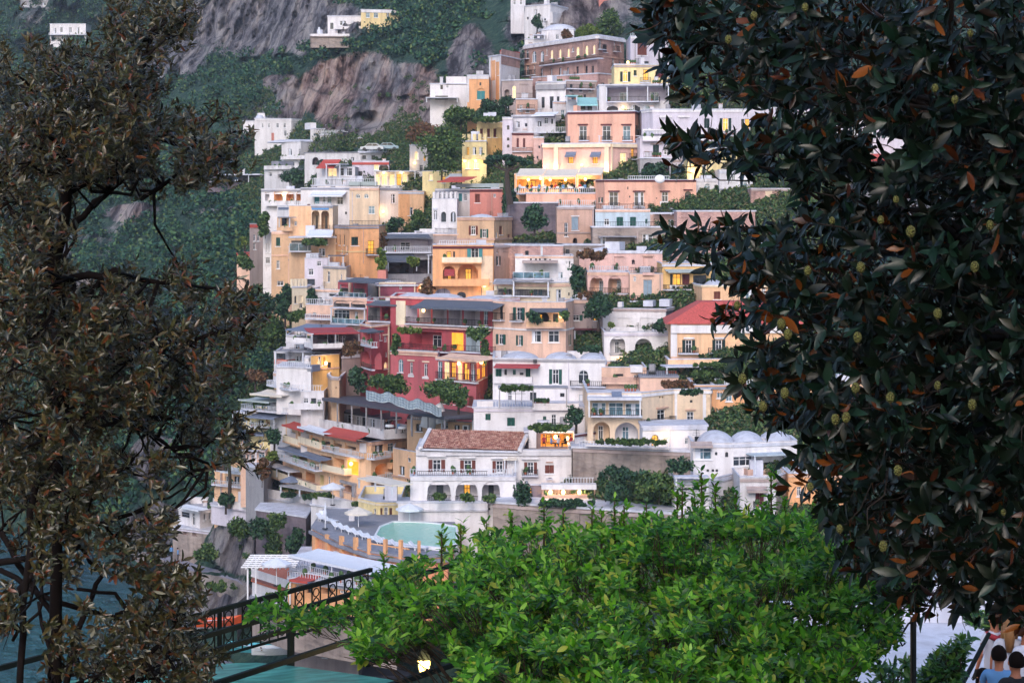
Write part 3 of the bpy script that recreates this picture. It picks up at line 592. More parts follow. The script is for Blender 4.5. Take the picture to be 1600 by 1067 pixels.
B('house', 'peach block with blue lettered board on its white parapet', [(433, 3), (452, 0), (487, 0)], 322, 375, 'peach', 'k 439 341 448 355;w 460 346 464 353;pan 434 322 453 340 white .1;pan 436 324 452 328 bluecan .14 board;bal 432 448 355 361 1 s;can 434 452 339 1.2 roofg 355', D=296)
B('house', 'peach house with two tall open arches and a dark blue fascia', [(486, 0), (520, 0)], 322, 375, 'beige', 'oa 487 329 499 358 beige 2 k;oa 502 329 514 358 tan 2 k;pan 487 325 514 328 shirtb .12;bal 486 516 352 360 .4 i;cor 322 .3 roofg', D=294)
B('house', 'narrow mauve house with a red rimmed roof at the town edge', [(390, 0), (412, 2)], 350, 398, 'mauve', 'w 396 366 400 377;w 402 366 406 377;w 396 380 400 390;cor 351 .5 redroof;rail 390 412 344 i', D=322)
B('house', 'tiny pink cottage with red roof on the valley edge', [(370, 0), (392, 0)], 397, 416, 'rose', 'k 374 402 379 410;w 384 403 388 409;cor 397 .4 redroof', D=325, roof='redroof')
B('house', 'tall thin white house against the peach tower', [(411, 0), (426, 0)], 364, 432, 'white', 'w 415 380 418 395;w 419 380 422 395;w 415 402 422 412;x 416 416 422 424', D=302)
B('tower_house', 'tall peach tower house with cut stone lower floors', [(424, 0), (452, 0)], 362, 455, 'tan', 'g 431 371 438 385;w 432 407 437 420;cor 362 .4 rose;cor 398 .2 rose', D=296, ext=12)
B('house', 'rosy stone house with planted balcony right of the peach tower', [(450, 0), (482, 0)], 386, 440, 'rose', 'w 471 408 476 422;x 455 410 461 424;bal 451 484 388 396 1.2 w;cor 405 .2 mauve;w 460 429 463 435', D=290)
B('terrace_house', 'terrace with dark awning and pot plants beside the two tall arches', [(452, 0), (525, 0)], 372, 410, 'tan', 'k 455 376 476 384;awn 480 518 360 369 3 cloth;k 484 372 512 382;w 498 388 508 400;bal 452 486 380 394 1.5 v', D=287, cat='house')
B('house', 'two-sided orange house with dark green shutters and flat grey roof', [(523, 8), (546, 0), (592, 2)], 353, 412, 'orange', 'n 523 367 526 380;n 530 367 532 383;n 537 367 539 383;n 549 370 560 384;cor 354 .25 roofg;cor 391 .12 yellow;pan 567 355 568 412 terr .08 downpipe;rail 546 592 348 i', D=280, roof='roofg')
B('house', 'white cube house with blue-shuttered porch below the orange house', [(476, 0), (512, 0)], 404, 452, 'lilac', 'can 512 538 399 2 dkcan 417;w 482 420 490 430;k 520 404 527 416;w 495 408 502 416;box 478 396 498 405 -2 3 roofw shed;k 480 436 492 446', D=280)
B('house', 'peach cube with plain wall below the orange house', [(505, 2), (541, -3)], 416, 450, 'beige', 'k 531 402 536 412;cor 417 .2 roofg', D=276)
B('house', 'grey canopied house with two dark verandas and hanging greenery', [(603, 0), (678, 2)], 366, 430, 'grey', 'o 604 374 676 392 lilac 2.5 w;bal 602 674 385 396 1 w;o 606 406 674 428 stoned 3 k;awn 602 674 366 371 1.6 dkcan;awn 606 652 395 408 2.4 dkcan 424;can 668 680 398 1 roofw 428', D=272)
B('house', 'white crenellated house with arched windows beside the salmon block', [(675, 2), (714, 0)], 311, 370, 'white', 'c 690 300 700 312;wa 677 328 683 344;ka 689 331 697 347;ka 704 331 712 347;wa 679 356 683 364;w 688 358 692 364;w 700 356 706 364;mer 676 713 6 1;bal 655 700 360 366 1.5 s;pan 677 325 684 328 roofw .1', D=284)
B('house', 'white glazed veranda house under a green hedge, left part of the salmon house', [(680, 4), (735, 0)], 296, 335, 'white', 'c 690 302 701 313;c 704 302 712 313;t 716 302 722 315;w 724 302 729 314;w 683 300 687 308;awn 683 726 277 283 3 redroof;box 712 287 780 293 .5 1 gcan planter;cor 298 .3 roofg', D=292)
B('house', 'salmon house with a single brown window', [(734, 0), (785, 0)], 296, 340, 'salmon', 'b 742 303 750 317;w 771 303 775 309;cor 297 .25 wine;pan 768 300 769 338 terr .08 downpipe', D=289)
B('house', 'rough brick-pink house with brown shutters and a pale dome', [(714, 0), (772, 0), (800, 7)], 340, 384, 'tan', 'B 736 353 743 367;b 780 353 785 367;b 793 366 797 374;cor 341 .3 terr;cor 372 .3 terr;dome 728 778 1.1', D=272)
B('house', 'mauve stone side wing with iron balcony above the orange arches', [(677, 2), (716, 0)], 366, 385, 'mauve', 'cor 366 .2 rose;rail 680 714 360 i', D=272)
B('house', 'orange house with turquoise door over two big arches', [(676, 0), (771, 0)], 383, 462, 'orange', 'l 698 393 705 404;k 708 393 711 406;T 736 387 748 406;bal 690 753 402 412 1.2 s cream;cor 385 .3 wine;oa 692 416 711 438 orange 2 l;oa 715 413 747 440 orange 2 l;awn 694 710 421 429 1 redcan;pan 752 400 770 462 beige .04;k 760 425 768 440;bal 676 765 436 447 1.5 s orange;oa 680 451 704 466 lilac 1 -;ka 714 456 728 466;lampw 757 446 150', D=256)
B('house', 'mauve stone side of the orange arch house', [(772, 0), (798, 4)], 384, 470, 'terr', 'x 784 384 796 404;w 776 390 779 396;cor 384 .3 mauve', D=258)
# ---- upper right
B('house', 'white house with a flat extension high under the rocks', [(820, 0), (860, -4), (887, 4)], 11, 42, 'white', 'w 835 15 839 25;k 823 27 826 31;w 845 28 848 34;pan 860 22 887 40 white2 .5;box 850 -4 854 11 -2 1 white chimney', D=390)
B('house', 'white house cut by the top edge of the frame', [(798, 0), (821, 0)], -12, 14, 'white2', 'w 802 0 806 8;w 812 0 816 8', D=400)
B('house', 'white domed house just above the brick palazzo', [(846, 2), (897, 0)], 48, 70, 'white2', 'w 868 54 873 62;k 886 55 890 60;dome 846 897 2.5;pan 856 50 858 62 white .4', D=372)
B('house', 'low white house at the left end of the brick palazzo roof', [(820, 0), (850, 0)], 62, 76, 'white', 'can 832 852 54 2 roofw 62;c 826 66 832 71', D=374)
B('house', 'red house high at the top edge', [(936, 0), (964, 0)], -20, 12, 'salmon', 'w 953 -6 956 11', D=400)
B('palazzo', 'long brick palazzo with a row of lit arched windows', [(820, 22), (933, 0), (975, 8)], 72.5, 126, 'brick', 'ca 831 80 838 98;ca 844 80 850 97;ea 860 78 864 92;ea 873 77 877 91;ea 886 76 890 90;ea 900 73 905 89;ea 914 71 919 87;ea 926 70 930 85;bal 842 935 93 98 1 i;k 844 108 848 122;k 860 107 863 120;k 873 106 877 119;k 885 106 889 118;k 900 104 904 117;k 914 103 918 116;k 924 103 928 115;k 942 71 949 82;cor 73 .5 white2 .4;cor 101 .25 terr', D=335, ext=8, back=14, cat='palazzo')
B('arcade', 'worn brick arcade under the brick palazzo', [(832, 10), (935, 0), (980, 6)], 122, 160, 'brick2', 'oa 838 126 848 138 brick 1 -;oa 868 124 880 138 brick 1 -;oa 886 125 898 140 brick 1 -;w 900 128 905 138;k 918 135 922 148;k 928 140 932 155;pan 886 128 920 131 mauve .4;pan 950 124 958 150 beige .05;k 940 130 945 140', D=330, cat='arcade')
B('house', 'white house with three tall dark windows and a grey slab roof', [(838, 2), (884, 0)], 130, 172, 'white', 'k 846 152 851 169;k 859 151 865 170;k 870 151 874 160;cor 133 .8 grey .5;box 855 118 863 131 -2 2 white chimney', D=322)
B('house', 'mauve house with long iron balcony below the brick arcade', [(884, 0), (932, 2)], 127, 162, 'mauve', 'k 890 132 895 144;k 905 132 910 144;w 920 132 925 144;bal 886 930 132 140 1.2 i;k 893 148 898 158;k 912 148 916 158', D=324)
B('chapel', 'orange and white chapel tower with a narrow orange panel', [(764, 0), (782, -4), (812, 6)], 90, 160, 'white', 'pan 767 95 774 126 orange .05;pan 775 97 780 160 orange .05;pan 783 80 812 104 brick .05;k 778 110 780 118;k 778 133 780 138', D=345, cat='chapel', over=.3)
B('gable', 'brick gable wall behind the orange chapel', [(781, 0), (812, 4)], 81, 106, 'brick2', 'k 795 86 799 92', D=349, cat='house', roof='redroof')
B('house', 'orange house with white trim and a teal arched door', [(730, 0), (764, 0)], 119, 160, 'orange', 'pan 730 119 764 124 white2 .1;pan 730 119 733 160 white2 .08;ta 745 138 758 156;k 749 129 752 134;box 744 111 755 119 -2 2 white2 chimney', D=338)
B('house', 'stepped white house beside the orange arched-door house', [(672, 0), (730, 0)], 132, 158, 'white', 'box 697 120 729 133 0 5 white upper_floor;k 688 133 692 140;w 697 133 701 138;w 703 126 720 131;can 665 716 152 3 roofw 160;k 680 150 700 156', D=352)
B('ruin', 'tall mauve ruined facade with one pale lit arch', [(784, 2), (832, 0)], 127, 182, 'mauve', 'oa 788 140 796 152 mauve 1 -;ea 800 134 806 154;x 812 132 826 150;k 790 160 796 172', D=330, cat='ruin')
B('house', 'mauve block with small iron balcony under the ruined facade', [(806, 0), (840, 0)], 156, 184, 'terr', 'w 812 164 816 174;k 822 166 827 176;bal 808 836 164 172 .8 i', D=318)
B('house', 'yellow house with three brown windows over an ochre base', [(745, 0), (786, 3)], 190, 242, 'lemon', 'r 750 201 755 215;r 761 201 766 215;r 771 201 776 215;pan 745 216 786 242 ochre .1;oa 759 226 778 242 grey .8 c;cor 190 .3 yellow;cor 198 .2 yellow', D=318)
B('tower_house', 'crenellated pale yellow tower house lit at its foot', [(722, 2), (760, 0)], 222, 268, 'lemon', 'k 728 221 732 224;l 729 230 733 243;w 738 230 744 242;w 748 230 754 242;mer 722 760 5 1.2;e 727 250 735 264;e 740 252 748 264;bal 722 760 246 250 .8 s;lampw 728 252 250;lampw 745 252 250', D=308)
B('tower_house', 'slim lilac tower house with tiny round windows', [(785, 0), (801, 0)], 185, 240, 'lilac', 'ka 792 196 796 203;ka 792 215 796 220;ka 792 226 796 231;cor 185 .2 white', D=312)
B('house', 'pink house with two narrow brown windows left of the pink palazzo', [(800, 0), (834, 0)], 208, 246, 'pinkp', 'r 807 216 811 231;r 817 216 821 231;cor 209 .25 wine;bal 800 832 232 238 .5 i', D=310)
B('house', 'white terraced house with pot plants behind its railings', [(800, 3), (868, 0)], 182, 212, 'white2', 'w 806 190 812 200;k 820 193 824 198;k 840 190 846 198;w 850 184 856 194;k 861 186 864 194;bal 835 888 199 208 2 w;awn 830 866 176 180 2 cloth;cor 183 .2 roofg', D=314)
B('house', 'white house with one balcony door left of the pink palazzo', [(864, 0), (890, 2)], 160, 210, 'white', 'c 877 172 883 188;bal 873 886 181 189 .8 i;lampw 880 194 60;cor 160 .2 rose', D=318)
B('roof_terrace', 'turquoise roof canopy and white parapets above the pink palazzo', [(885, 0), (935, 0)], 158, 176, 'white2', 'can 884 903 149 4 turq 160;awn 902 934 153 164 4 turq 172;k 905 166 915 172;k 918 166 928 172', D=316, cat='terrace')
B('palazzo', 'big pink palazzo with four white-framed tall windows', [(887, 3), (992, 0), (1003, 10)], 176, 226, 'pink', 'w 905 197 917 220;w 941 197 954 220;c 973 197 985 220;bal 904 920 215 221 .5 i;bal 940 956 215 221 .5 i;bal 972 988 215 221 .5 i;pan 903 194 919 196 wine .2;pan 939 194 956 196 wine .2;pan 971 194 987 196 wine .2;cor 176 .3 wine;box 896 165 902 176 -1 2 pink chimney;lampw 997 224 60', D=300, cat='palazzo')
B('palazzo', 'cream-pink lower storey of the palazzo washed by upright lights', [(848, 0), (955, -3), (1000, 0)], 226, 288, 'pinkp', 'l 888 244 896 256;l 926 244 934 256;awn 882 898 238 244 1 bluecan;awn 921 937 238 244 1 bluecan;pan 866 228 873 275 cream .35 pillar;pan 945 228 952 275 cream .35 pillar;e 969 239 979 264;cor 226 .5 cream .4;pan 955 228 957 280 cream .1;lampw 870 262 220;lampw 948 262 260;lampw 910 258 120;lampw 852 262 160;lampw 974 268 90', D=297, cat='palazzo')
B('house', 'plain pink strip of wall left of the lit palazzo', [(834, 3), (850, 2)], 216, 285, 'pinkp', 'k 841 228 844 232;k 838 244 841 248;cor 216 .2 rose', D=304)
B('restaurant', 'open-air restaurant terrace glowing under cream awnings', [(804, 0), (942, -2)], 272, 304, 'peach', 'o 806 276 846 296 litroom 3 l;o 850 276 900 296 litroom 3 l;o 904 276 938 296 litroom 3 l;awn 806 848 264 274 4 canvas 300;awn 848 900 265 275 4 canvas 300;awn 902 940 262 272 4 canvas 300;bal 803 940 294 304 5 w;lampw 826 281 300;lampw 860 281 300;lampw 884 281 300;lampw 915 280 300;lampw 845 279 200', D=292, cat='restaurant')
B('wall', 'pink base wall below the glowing restaurant terrace', [(822, 0), (935, 0)], 303, 326, 'pink', 'bal 870 936 313 323 1.2 w;cor 320 .3 mauve', D=284, cat='wall')
B('palazzo', 'long pink palazzo with four tall windows over the green shuttered house', [(932, 3), (945, 0), (1088, 0)], 282, 330, 'pink', 'w 952 300 966 322;w 991 300 1006 322;w 1034 300 1044 319;bal 1031 1048 316 323 .5 s white;bal 950 969 318 325 .3 i;bal 989 1008 318 325 .3 i;ka 1070 299 1080 318;pan 950 298 968 300 wine .2;pan 989 298 1008 300 wine .2;pan 1031 298 1047 300 wine .2;pan 1068 296 1082 298 wine .2;k 983 306 985 309;k 980 292 982 296;k 1025 309 1027 311;cor 282 .25 wine;k 927 304 931 316', D=278, cat='palazzo')
B('house', 'white house with green shutters under the long pink palazzo', [(930, 0), (1016, 0)], 328, 358, 'bluegrey', 'w 944 342 952 352;g 963 339 974 354;g 984 339 994 354;g 1008 342 1012 350;pan 931 353 950 354 white .4;cor 328 .3 rose;rail 930 1016 325 i', D=272)
B('house', 'mauve house with worn plaster and a pale corner door', [(1016, 2), (1060, 0)], 333, 366, 'terr', 'w 1044 343 1052 356;can 1016 1050 333 1.5 roofw 336;x 1022 342 1032 354', D=270)
B('retaining_wall', 'worn brick wall with a lean-to and pipes under the green shutters', [(926, 0), (1062, 0)], 356, 392, 'stone', 'k 985 372 992 385;w 1004 366 1020 382;w 938 370 946 382;can 935 995 369 1.5 roofg 372;pan 995 362 997 392 mauve .2 downpipe;k 1040 366 1044 376;rail 928 1060 352 i', D=266, back=6, cat='wall')
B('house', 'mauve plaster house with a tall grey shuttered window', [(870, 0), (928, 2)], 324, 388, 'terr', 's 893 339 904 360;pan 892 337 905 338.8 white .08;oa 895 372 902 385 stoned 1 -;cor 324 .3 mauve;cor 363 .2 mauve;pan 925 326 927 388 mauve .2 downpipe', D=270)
B('retaining_wall', 'dark stone retaining wall behind the round tree', [(790, 6), (872, 0)], 318, 402, 'stoned', 'k 848 394 853 399;pan 849 360 850 400 mauve .2 downpipe', D=276, back=5, cat='wall')
B('retaining_wall', 'tall brick wall above the magnolia branches', [(1058, 0), (1180, 0)], 331, 420, 'brick2', 'pan 1092 345 1093 420 mauve .15 downpipe;x 1064 340 1076 400;k 1120 350 1124 358;k 1070 384 1078 394', D=264, back=5, cat='wall')
B('house', 'pale yellow house with a lit arched window and a lit door', [(960, 0), (1046, 0)], 102, 135, 'lemon', 'La 973 110 981 128;n 990 110 995 119;l 1005 109 1013 126;pan 1024 112 1042 122 wine .05;k 1040 112 1045 120;bal 1000 1017 121 130 .6 i;cor 103 .25 mauve;lampw 981 98 30', D=318)
B('house', 'white house with brown double shutters right of the brick palazzo', [(985, 0), (1045, 3)], 58, 104, 'lilac', 'b 996 67 1011 87;k 1030 67 1040 78;k 1001 96 1014 101;cor 58 .3 white;rail 985 1000 52 w', D=330)
B('house', 'long white veranda house under the pale yellow house', [(936, 2), (1045, 0)], 134, 184, 'white2', 'o 948 137 1044 158 lilac 2.5 c;bal 947 1030 151 160 1.5 i;oa 948 166 966 176 grey 1.5 -;ea 971 165 980 178;ca 984 164 998 178;ca 1003 164 1018 184;can 946 1046 134 1.7 roofg 158;lampw 974 168 50', D=312)
B('house', 'long white house with ornate blind windows and a lit window', [(1003, 3), (1020, 0), (1172, 0)], 174, 220, 'lilac', 'x 1034 184 1047 206;x 1062 184 1075 206;pan 1031 181 1050 184 white .15;pan 1059 181 1078 184 white .15;n 1100 185 1109 201;L 1129 185 1138 205;n 1158 186 1163 204;l 1164 186 1171 202;bal 1004 1090 205 210 .6 s white;bal 1120 1172 206 213 .8 i;cor 174 .3 white;cor 208 .3 white', D=296)
B('house', 'lower white storey with one dark shuttered door, right of the lit pink palazzo', [(1000, 0), (1080, 0)], 216, 252, 'lilac', 'n 1020 226 1030 248;pan 1016 224 1034 226 mauve .2;bal 1004 1100 213 221 1 s white;cor 250 .3 mauve', D=290)
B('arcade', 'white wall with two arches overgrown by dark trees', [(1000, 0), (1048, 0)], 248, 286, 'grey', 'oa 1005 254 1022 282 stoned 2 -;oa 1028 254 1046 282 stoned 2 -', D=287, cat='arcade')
B('house', 'cream-yellow house behind the spray of rusty leaves', [(1074, 0), (1162, 3)], 232, 284, 'lemon', 'w 1097 255 1104 270;k 1129 254 1138 264;r 1148 256 1154 268;e 1075 262 1086 282;cor 233 .3 white;lampw 1080 268 200', D=284)
B('house', 'small white cube house with an arched window right of the long pink palazzo', [(1088, 0), (1128, 0)], 280, 312, 'white', 'ca 1100 287 1110 298;k 1090 308 1096 318;cor 281 .3 white2;box 1095 274 1112 280 -1 3 roofw slab;pan 1089 311 1126 318 tan .03', D=280)
B('house', 'white house with twin arched windows and a dark iron pergola', [(1124, 0), (1176, 0)], 266, 336, 'white2', 'ca 1135 271 1142 284;ca 1143 271 1149 284;cor 268 .3 roofw;cor 295 .2 roofg;k 1128 312 1140 316;can 1116 1170 315 1.5 dkcan 331 iron .06;w 1152 300 1158 312;bal 1116 1172 325 333 1.4 i', D=278)
B('house', 'white upper house between magnolia leaves right of the twin arched windows', [(1172, 0), (1240, 0)], 262, 296, 'white2', 't 1195 280 1201 288;w 1210 272 1220 284;cor 263 .3 white', D=282)
B('house', 'rust-brick house with one white-framed window among the leaves', [(1173, 0), (1238, 2)], 295, 400, 'brick2', 'w 1198 315 1208 331;pan 1196 313 1210 314.8 white .08;pan 1173 297 1180 400 brick .1 corner_band;cor 295 .3 mauve;pan 1196 296 1206 312 beige .04', D=272)
B('house', 'white house with red awning glimpsed through the magnolia', [(1300, 0), (1420, 0)], 190, 300, 'lilac', 'wa 1352 228 1366 241;x 1374 228 1392 241;awn 1330 1400 241 250 3 redroof;w 1350 262 1364 276;l 1316 266 1330 278;o 1288 264 1345 280 litroom 2 l;cor 190 .3 white', D=282)
# ---- middle right
B('house', 'white house with flat awning over a glazed upper terrace', [(805, 0), (896, 0)], 400, 450, 'white', 'x 822 413 848 434;x 857 413 870 440;k 828 404 831 407;k 836 404 839 407;k 842 404 845 407;k 850 404 854 407;k 858 405 861 407;awn 816 872 407 409 2.4 mauve;bal 801 859 425 437 1.4 v;w 884 408 887 414;k 889 408 891 414;c 872 425 880 436;cor 401 .2 rose;can 845 848 384 1 roofw 400', D=252, roof='roofw')
B('house', 'beige lower house with a white columned veranda', [(772, 3), (860, 0), (896, 2)], 441, 500, 'cream', 'o 777 443 800 462 white2 2 w;o 804 441 856 463 white2 2.2 c;bal 772 857 459 464 .6 i;awn 770 802 436 442 1.2 roofg;w 869 452 878 472;k 888 457 891 462;pan 866 473 881 476 terr .25;cor 443 .3 rose;can 800 858 438 1.6 grey 464', D=244)
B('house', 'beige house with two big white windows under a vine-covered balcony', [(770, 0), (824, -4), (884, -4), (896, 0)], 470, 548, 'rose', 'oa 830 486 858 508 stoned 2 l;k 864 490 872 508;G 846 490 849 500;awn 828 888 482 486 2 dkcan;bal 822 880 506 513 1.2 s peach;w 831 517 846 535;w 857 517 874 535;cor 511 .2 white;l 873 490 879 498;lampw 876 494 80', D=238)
B('house', 'pink-white house with blank doors above three pink arches', [(905, 4), (1035, 0)], 392, 432, 'pinkp', 'x 960 401 975 424;oa 987 406 992 413 stoned .5 -;x 1005 402 1020 425;x 930 404 950 422;cor 392 .3 roofw;dome 905 965 1.2;bal 920 980 418 425 .8 w;pan 1004 399 1021 400.5 terr .2;box 945 378 968 391 -3 2.4 roofw tank', D=256)
B('arcade', 'pink arcade with two deep arches and blue doors', [(918, 2), (984, 0)], 425, 470, 'pinkp', 'oa 922 432 943 458 rose 1.8 c;oa 950 431 971 458 rose 1.8 c;bal 920 984 450 460 .1 i;cor 426 .3 rose', D=250, cat='arcade')
B('house', 'rose house with a pale blue shuttered door and iron stair', [(984, 0), (1036, 0)], 428, 478, 'rose', 's 1005 437 1019 462;w 990 432 994 440;pan 1004 426 1022 430 pinkp .4;rail 984 1036 424 i;bal 984 1034 462 472 1 i', D=248)
B('house', 'orange-yellow house with a lit balcony door and laundry', [(1034, 0), (1112, 2)], 412, 482, 'ochre', 'k 1047 428 1051 446;l 1052 428 1064 446;r 1066 428 1078 446;k 1083 430 1104 446;awn 1044 1108 421 424 1.2 gcan;bal 1041 1097 445 454 1.2 i;ac 1051 449;ac 1048 460;n 1066 462 1073 471;r 1090 460 1095 465;cor 413 .3 roofw;dome 1040 1100 .7', D=248)
B('house', 'plain peach house with red-brown shuttered windows', [(1085, 4), (1097, 0), (1200, 0)], 444, 508, 'peach', 'b 1115 455 1126 468;b 1113 480 1121 488;c 1165 452 1184 470;c 1165 472 1184 486;w 1190 450 1196 462;pan 1142 446 1143 508 tan .1 downpipe;dome 1100 1135 1.2;pan 1163 450 1164 488 white .3;cor 444 .2 cream', D=242)
B('house', 'white house with a big double loggia and dark side wall', [(942, 2), (1040, 0), (1064, 10)], 482, 522, 'white', 'x 965 497 985 515;x 1000 497 1020 515;bal 952 1040 514 521 1 s white;cor 482 .3 mauve;k 1012 514 1018 518;pan 1041 484 1062 520 stoned .03;box 965 472 972 480 -2 1 white chimney;box 1005 470 1020 479 -4 2 roofw skylight;box 1030 468 1046 479 -4 2 roofw skylight', D=238)
B('house', 'white arcade storey with two arched balconies and a round wall dish', [(944, 0), (1044, 0)], 519, 600, 'white', 'oa 953 526 977 556 white 1.6 r;oa 992 529 1019 558 white 1.6 k;bal 992 1020 552 559 .1 s terr;k 1008 532 1018 551;ka 1008 571 1018 577;cor 521 .3 lilac;pan 952 551 978 553 grey .2;lampw 967 562 90;k 988 563 991 566;k 998 578 1002 581', D=232)
B('house', 'narrow peach house between the white arcade and the tile-roofed palazzo', [(1031, 0), (1050, 0)], 520, 605, 'peach', 'c 1035 530 1046 541;k 1038 558 1043 566;ka 1035 572 1041 588;cor 523 .3 white;cor 553 .15 rose', D=234)
B('palazzo', 'peach palazzo with white quoins under a hipped red tile roof', [(1048, 0), (1250, 0)], 506, 560, 'peach', 'N 1071 531 1081 553;N 1118 531 1128 553;N 1182 533 1193 553;bal 1060 1092 545 554 .8 i;bal 1107 1136 545 554 .8 i;bal 1174 1200 547 556 .8 i;pan 1068 527 1085 529.5 white .15;pan 1115 527 1132 529.5 white .15;pan 1179 528 1197 530.5 white .15;pan 1048 506 1058 562 white .08 quoins;cor 508 .9 white .3;pan 1137 534 1162 558 peach .4;cor 557 .3 rose', D=228, roof='redtiles', over=.7, hip=5, rtop=2.4, cat='palazzo')
B('house', 'peach ground floor behind a white pergola and potted plants', [(1044, -2), (1250, 0)], 562, 606, 'peach', 'n 1070 573 1080 585;n 1118 573 1127 585;n 1180 573 1188 585;can 1040 1150 572 3 roofw 600;bal 1050 1250 592 604 3 s peach;w 1054 573 1062 583', D=226)
B('house', 'burnt-orange house with four arched windows on the lower right', [(1085, 0), (1262, 0)], 602, 690, 'orange', 'ca 1120 609 1130 622;ca 1134 613 1144 627;ca 1132 640 1143 665;ca 1163 640 1174 667;c 1172 612 1186 624;k 1100 614 1108 626;ac 1125 645;ac 1153 642;s 1120 655 1128 675;w 1197 645 1203 665;k 1216 640 1222 660;oa 1196 681 1215 700 orange 1 k;cor 604 .3 roofg;cor 672 .2 terr;w 1230 612 1240 626', D=213)
# ---- red hotel group
B('hotel', 'raspberry red upper block with a cream framed panel and white flat roof', [(575, 8), (592, 0), (650, 0), (674, 9)], 440, 478, 'magenta', 'pan 592 441 650 443.5 cream .08;pan 592 463 650 465 cream .08;pan 592 443 594 463 cream .08;pan 647 443 649 463 cream .08;w 624 447 628 452;pan 651 446 673 476 salmon .04;cor 441 .25 roofw .3;lampw 655 450 160;box 590 422 603 436 -5 4 salmon stair_head;dome 590 640 .8', D=262, cat='hotel')
B('hotel', 'dark red loggia wing under a slate blue canopy, far left of the red hotel', [(528, 6), (574, 0)], 440, 466, 'red', 'o 531 445 548 463 grey 2 w;o 552 443 570 465 grey 2 w;awn 530 586 434 440 2.5 dkcan;bal 528 572 458 466 1 v;pan 546 442 549 466 rose .2 pillar;l 577 446 583 456', D=262, cat='hotel')
B('house', 'pale pink house with two big shell-shaped arches', [(520, 4), (574, 0)], 464, 514, 'rose', 'oa 521 469 546 482 grey 1.5 -;oa 548 470 571 482 grey 1.5 -;c 553 487 559 500;w 520 484 546 500;bal 516 574 498 508 1.2 v;can 515 570 481 1.6 roofw 505;cor 465 .3 rose', D=256)
B('hotel', 'red middle wing with grey canopy and striped loggia, left of the long facade', [(573, 2), (612, 0)], 470, 512, 'red', 'o 575 478 594 500 grey 2 w;o 596 478 610 500 red 2 w;awn 572 620 470 476 2 dkcan;bal 574 624 496 504 1.2 i;pan 573 504 612 508 rose .3', D=250, cat='hotel')
B('hotel', 'long red hotel facade with five loggia bays under a blue-grey awning', [(610, 10), (778, 0), (812, 4)], 464, 548, 'red', 'o 634 477 652 503 lilac 2.2 w;o 655 478 673 504 lilac 2.2 w;o 676 479 698 506 lilac 2.2 w;o 701 481 722 508 lilac 2.2 w;o 725 483 750 511 lilac 2.2 w;c 755 486 762 508;awn 640 770 469 482 3 dkcan;bal 632 768 498 510 1 i;pan 611 465 778 468.5 pinkp .2 cornice;pan 628 510 770 514 pinkp .6;pan 620 470 634 508 cream .15 pillar;lampw 664 485 90;o 640 518 690 544 red 2.4 w;o 706 520 724 548 lit 2 l;o 728 520 750 550 bluegrey 2 c;bal 620 700 538 550 1.4 i;bal 704 768 540 552 1.4 i;pan 780 466 812 470 pinkp .06;pan 809 470 812 560 pinkp .06;pan 776 468 781 562 pinkp .12;pan 782 512 810 514 pinkp .05;w 789 535 795 546;pan 787 486 796 506 bluecan .05;pan 801 488 806 498 peach .05;dome 640 700 .9;dome 600 650 .8;dome 700 770 .7', D=238, ext=8, back=12, cat='hotel')
B('hotel', 'red side wall with small window below the long loggia facade', [(756, 3), (812, 4)], 546, 600, 'red', 'w 768 530 774 542;pan 778 550 781 600 pinkp .1', D=240, cat='hotel')
B('hotel', 'narrow red tower wing with cream-trimmed round and square windows', [(563, 5), (580, 0), (608, 4)], 506, 612, 'red', 'oa 566 548 578 576 redp 1.5 c;bal 563 580 569 577 .5 i;o 566 520 578 542 redp 1.2 w;bal 563 580 533 542 .8 w;w 600 525 605 535;pan 598 522 607 524 cream .06;w 602 550 606 558;ea 600 565 606 576;awn 574 600 513 518 1.5 dkcan;pan 606 508 609 612 cream .08 corner_band;w 588 520 596 532;cor 506 .2 rose', D=243, cat='hotel')
B('hotel', 'rose-red lower wall with an arched door and two cream-trimmed windows', [(610, 4), (684, 0)], 549, 620, 'redp', 'pan 619 549 684 552 rose .12;ca 622 561 630 582;w 640 566 645 584;w 662 568 668 588;pan 637 562 648 564 cream .1;pan 660 564 671 566 cream .1;pan 638 586 647 589 white .1;pan 660 589 670 592 white .1;cor 551 .2 rose', D=238, cat='hotel')
B('veranda', 'glazed corner dining veranda lit yellow inside, on a red base', [(681, 2), (744, -3), (762, 3)], 562, 640, 'redp', 'c 683 564 691 592;e 693 564 702 593;l 704 565 712 590;e 714 565 722 594;l 724 566 733 594;c 735 567 743 596;l 745 564 752 594;l 753 562 760 590;awn 680 754 553 561 2.4 rose;bal 680 744 583 597 .4 i;pan 681 594 744 597 rose .2;lampw 720 568 100;lampw 748 566 120', D=232, cat='veranda', ext=8)
# ---- left middle terraces
B('terrace_house', 'crenellated cream tower at the left edge of the town', [(456, 0), (480, 2)], 450, 486, 'cream', 'ka 460 462 464 474;x 467 462 473 472;mer 456 480 5 1.2;w 468 474 474 482', D=272, cat='tower')
B('house', 'white low-roofed house with a mosaic screen between tower and shell arches', [(489, 3), (532, 0)], 452, 486, 'white2', 'k 514 459 526 463;wa 496 464 504 474;x 508 466 518 476;cor 452 .3 rose', D=266)
B('house', 'pink terrace house with long white railings under the shell arches', [(478, 2), (520, 0)], 476, 512, 'rose', 'w 488 488 494 496;rail 478 520 470 w;bal 476 516 495 500 1.5 w;x 500 490 512 506;cor 492 .2 wine', D=262)
B('house', 'white terrace house under a wide slate-blue canopy', [(447, 3), (492, 0)], 524, 548, 'white2', 'w 466 522 472 532;w 476 524 482 534;awn 446 512 506 516 4 bluecan 536;bal 446 492 531 537 4 s white;w 460 538 468 546;k 474 538 480 546', D=258)
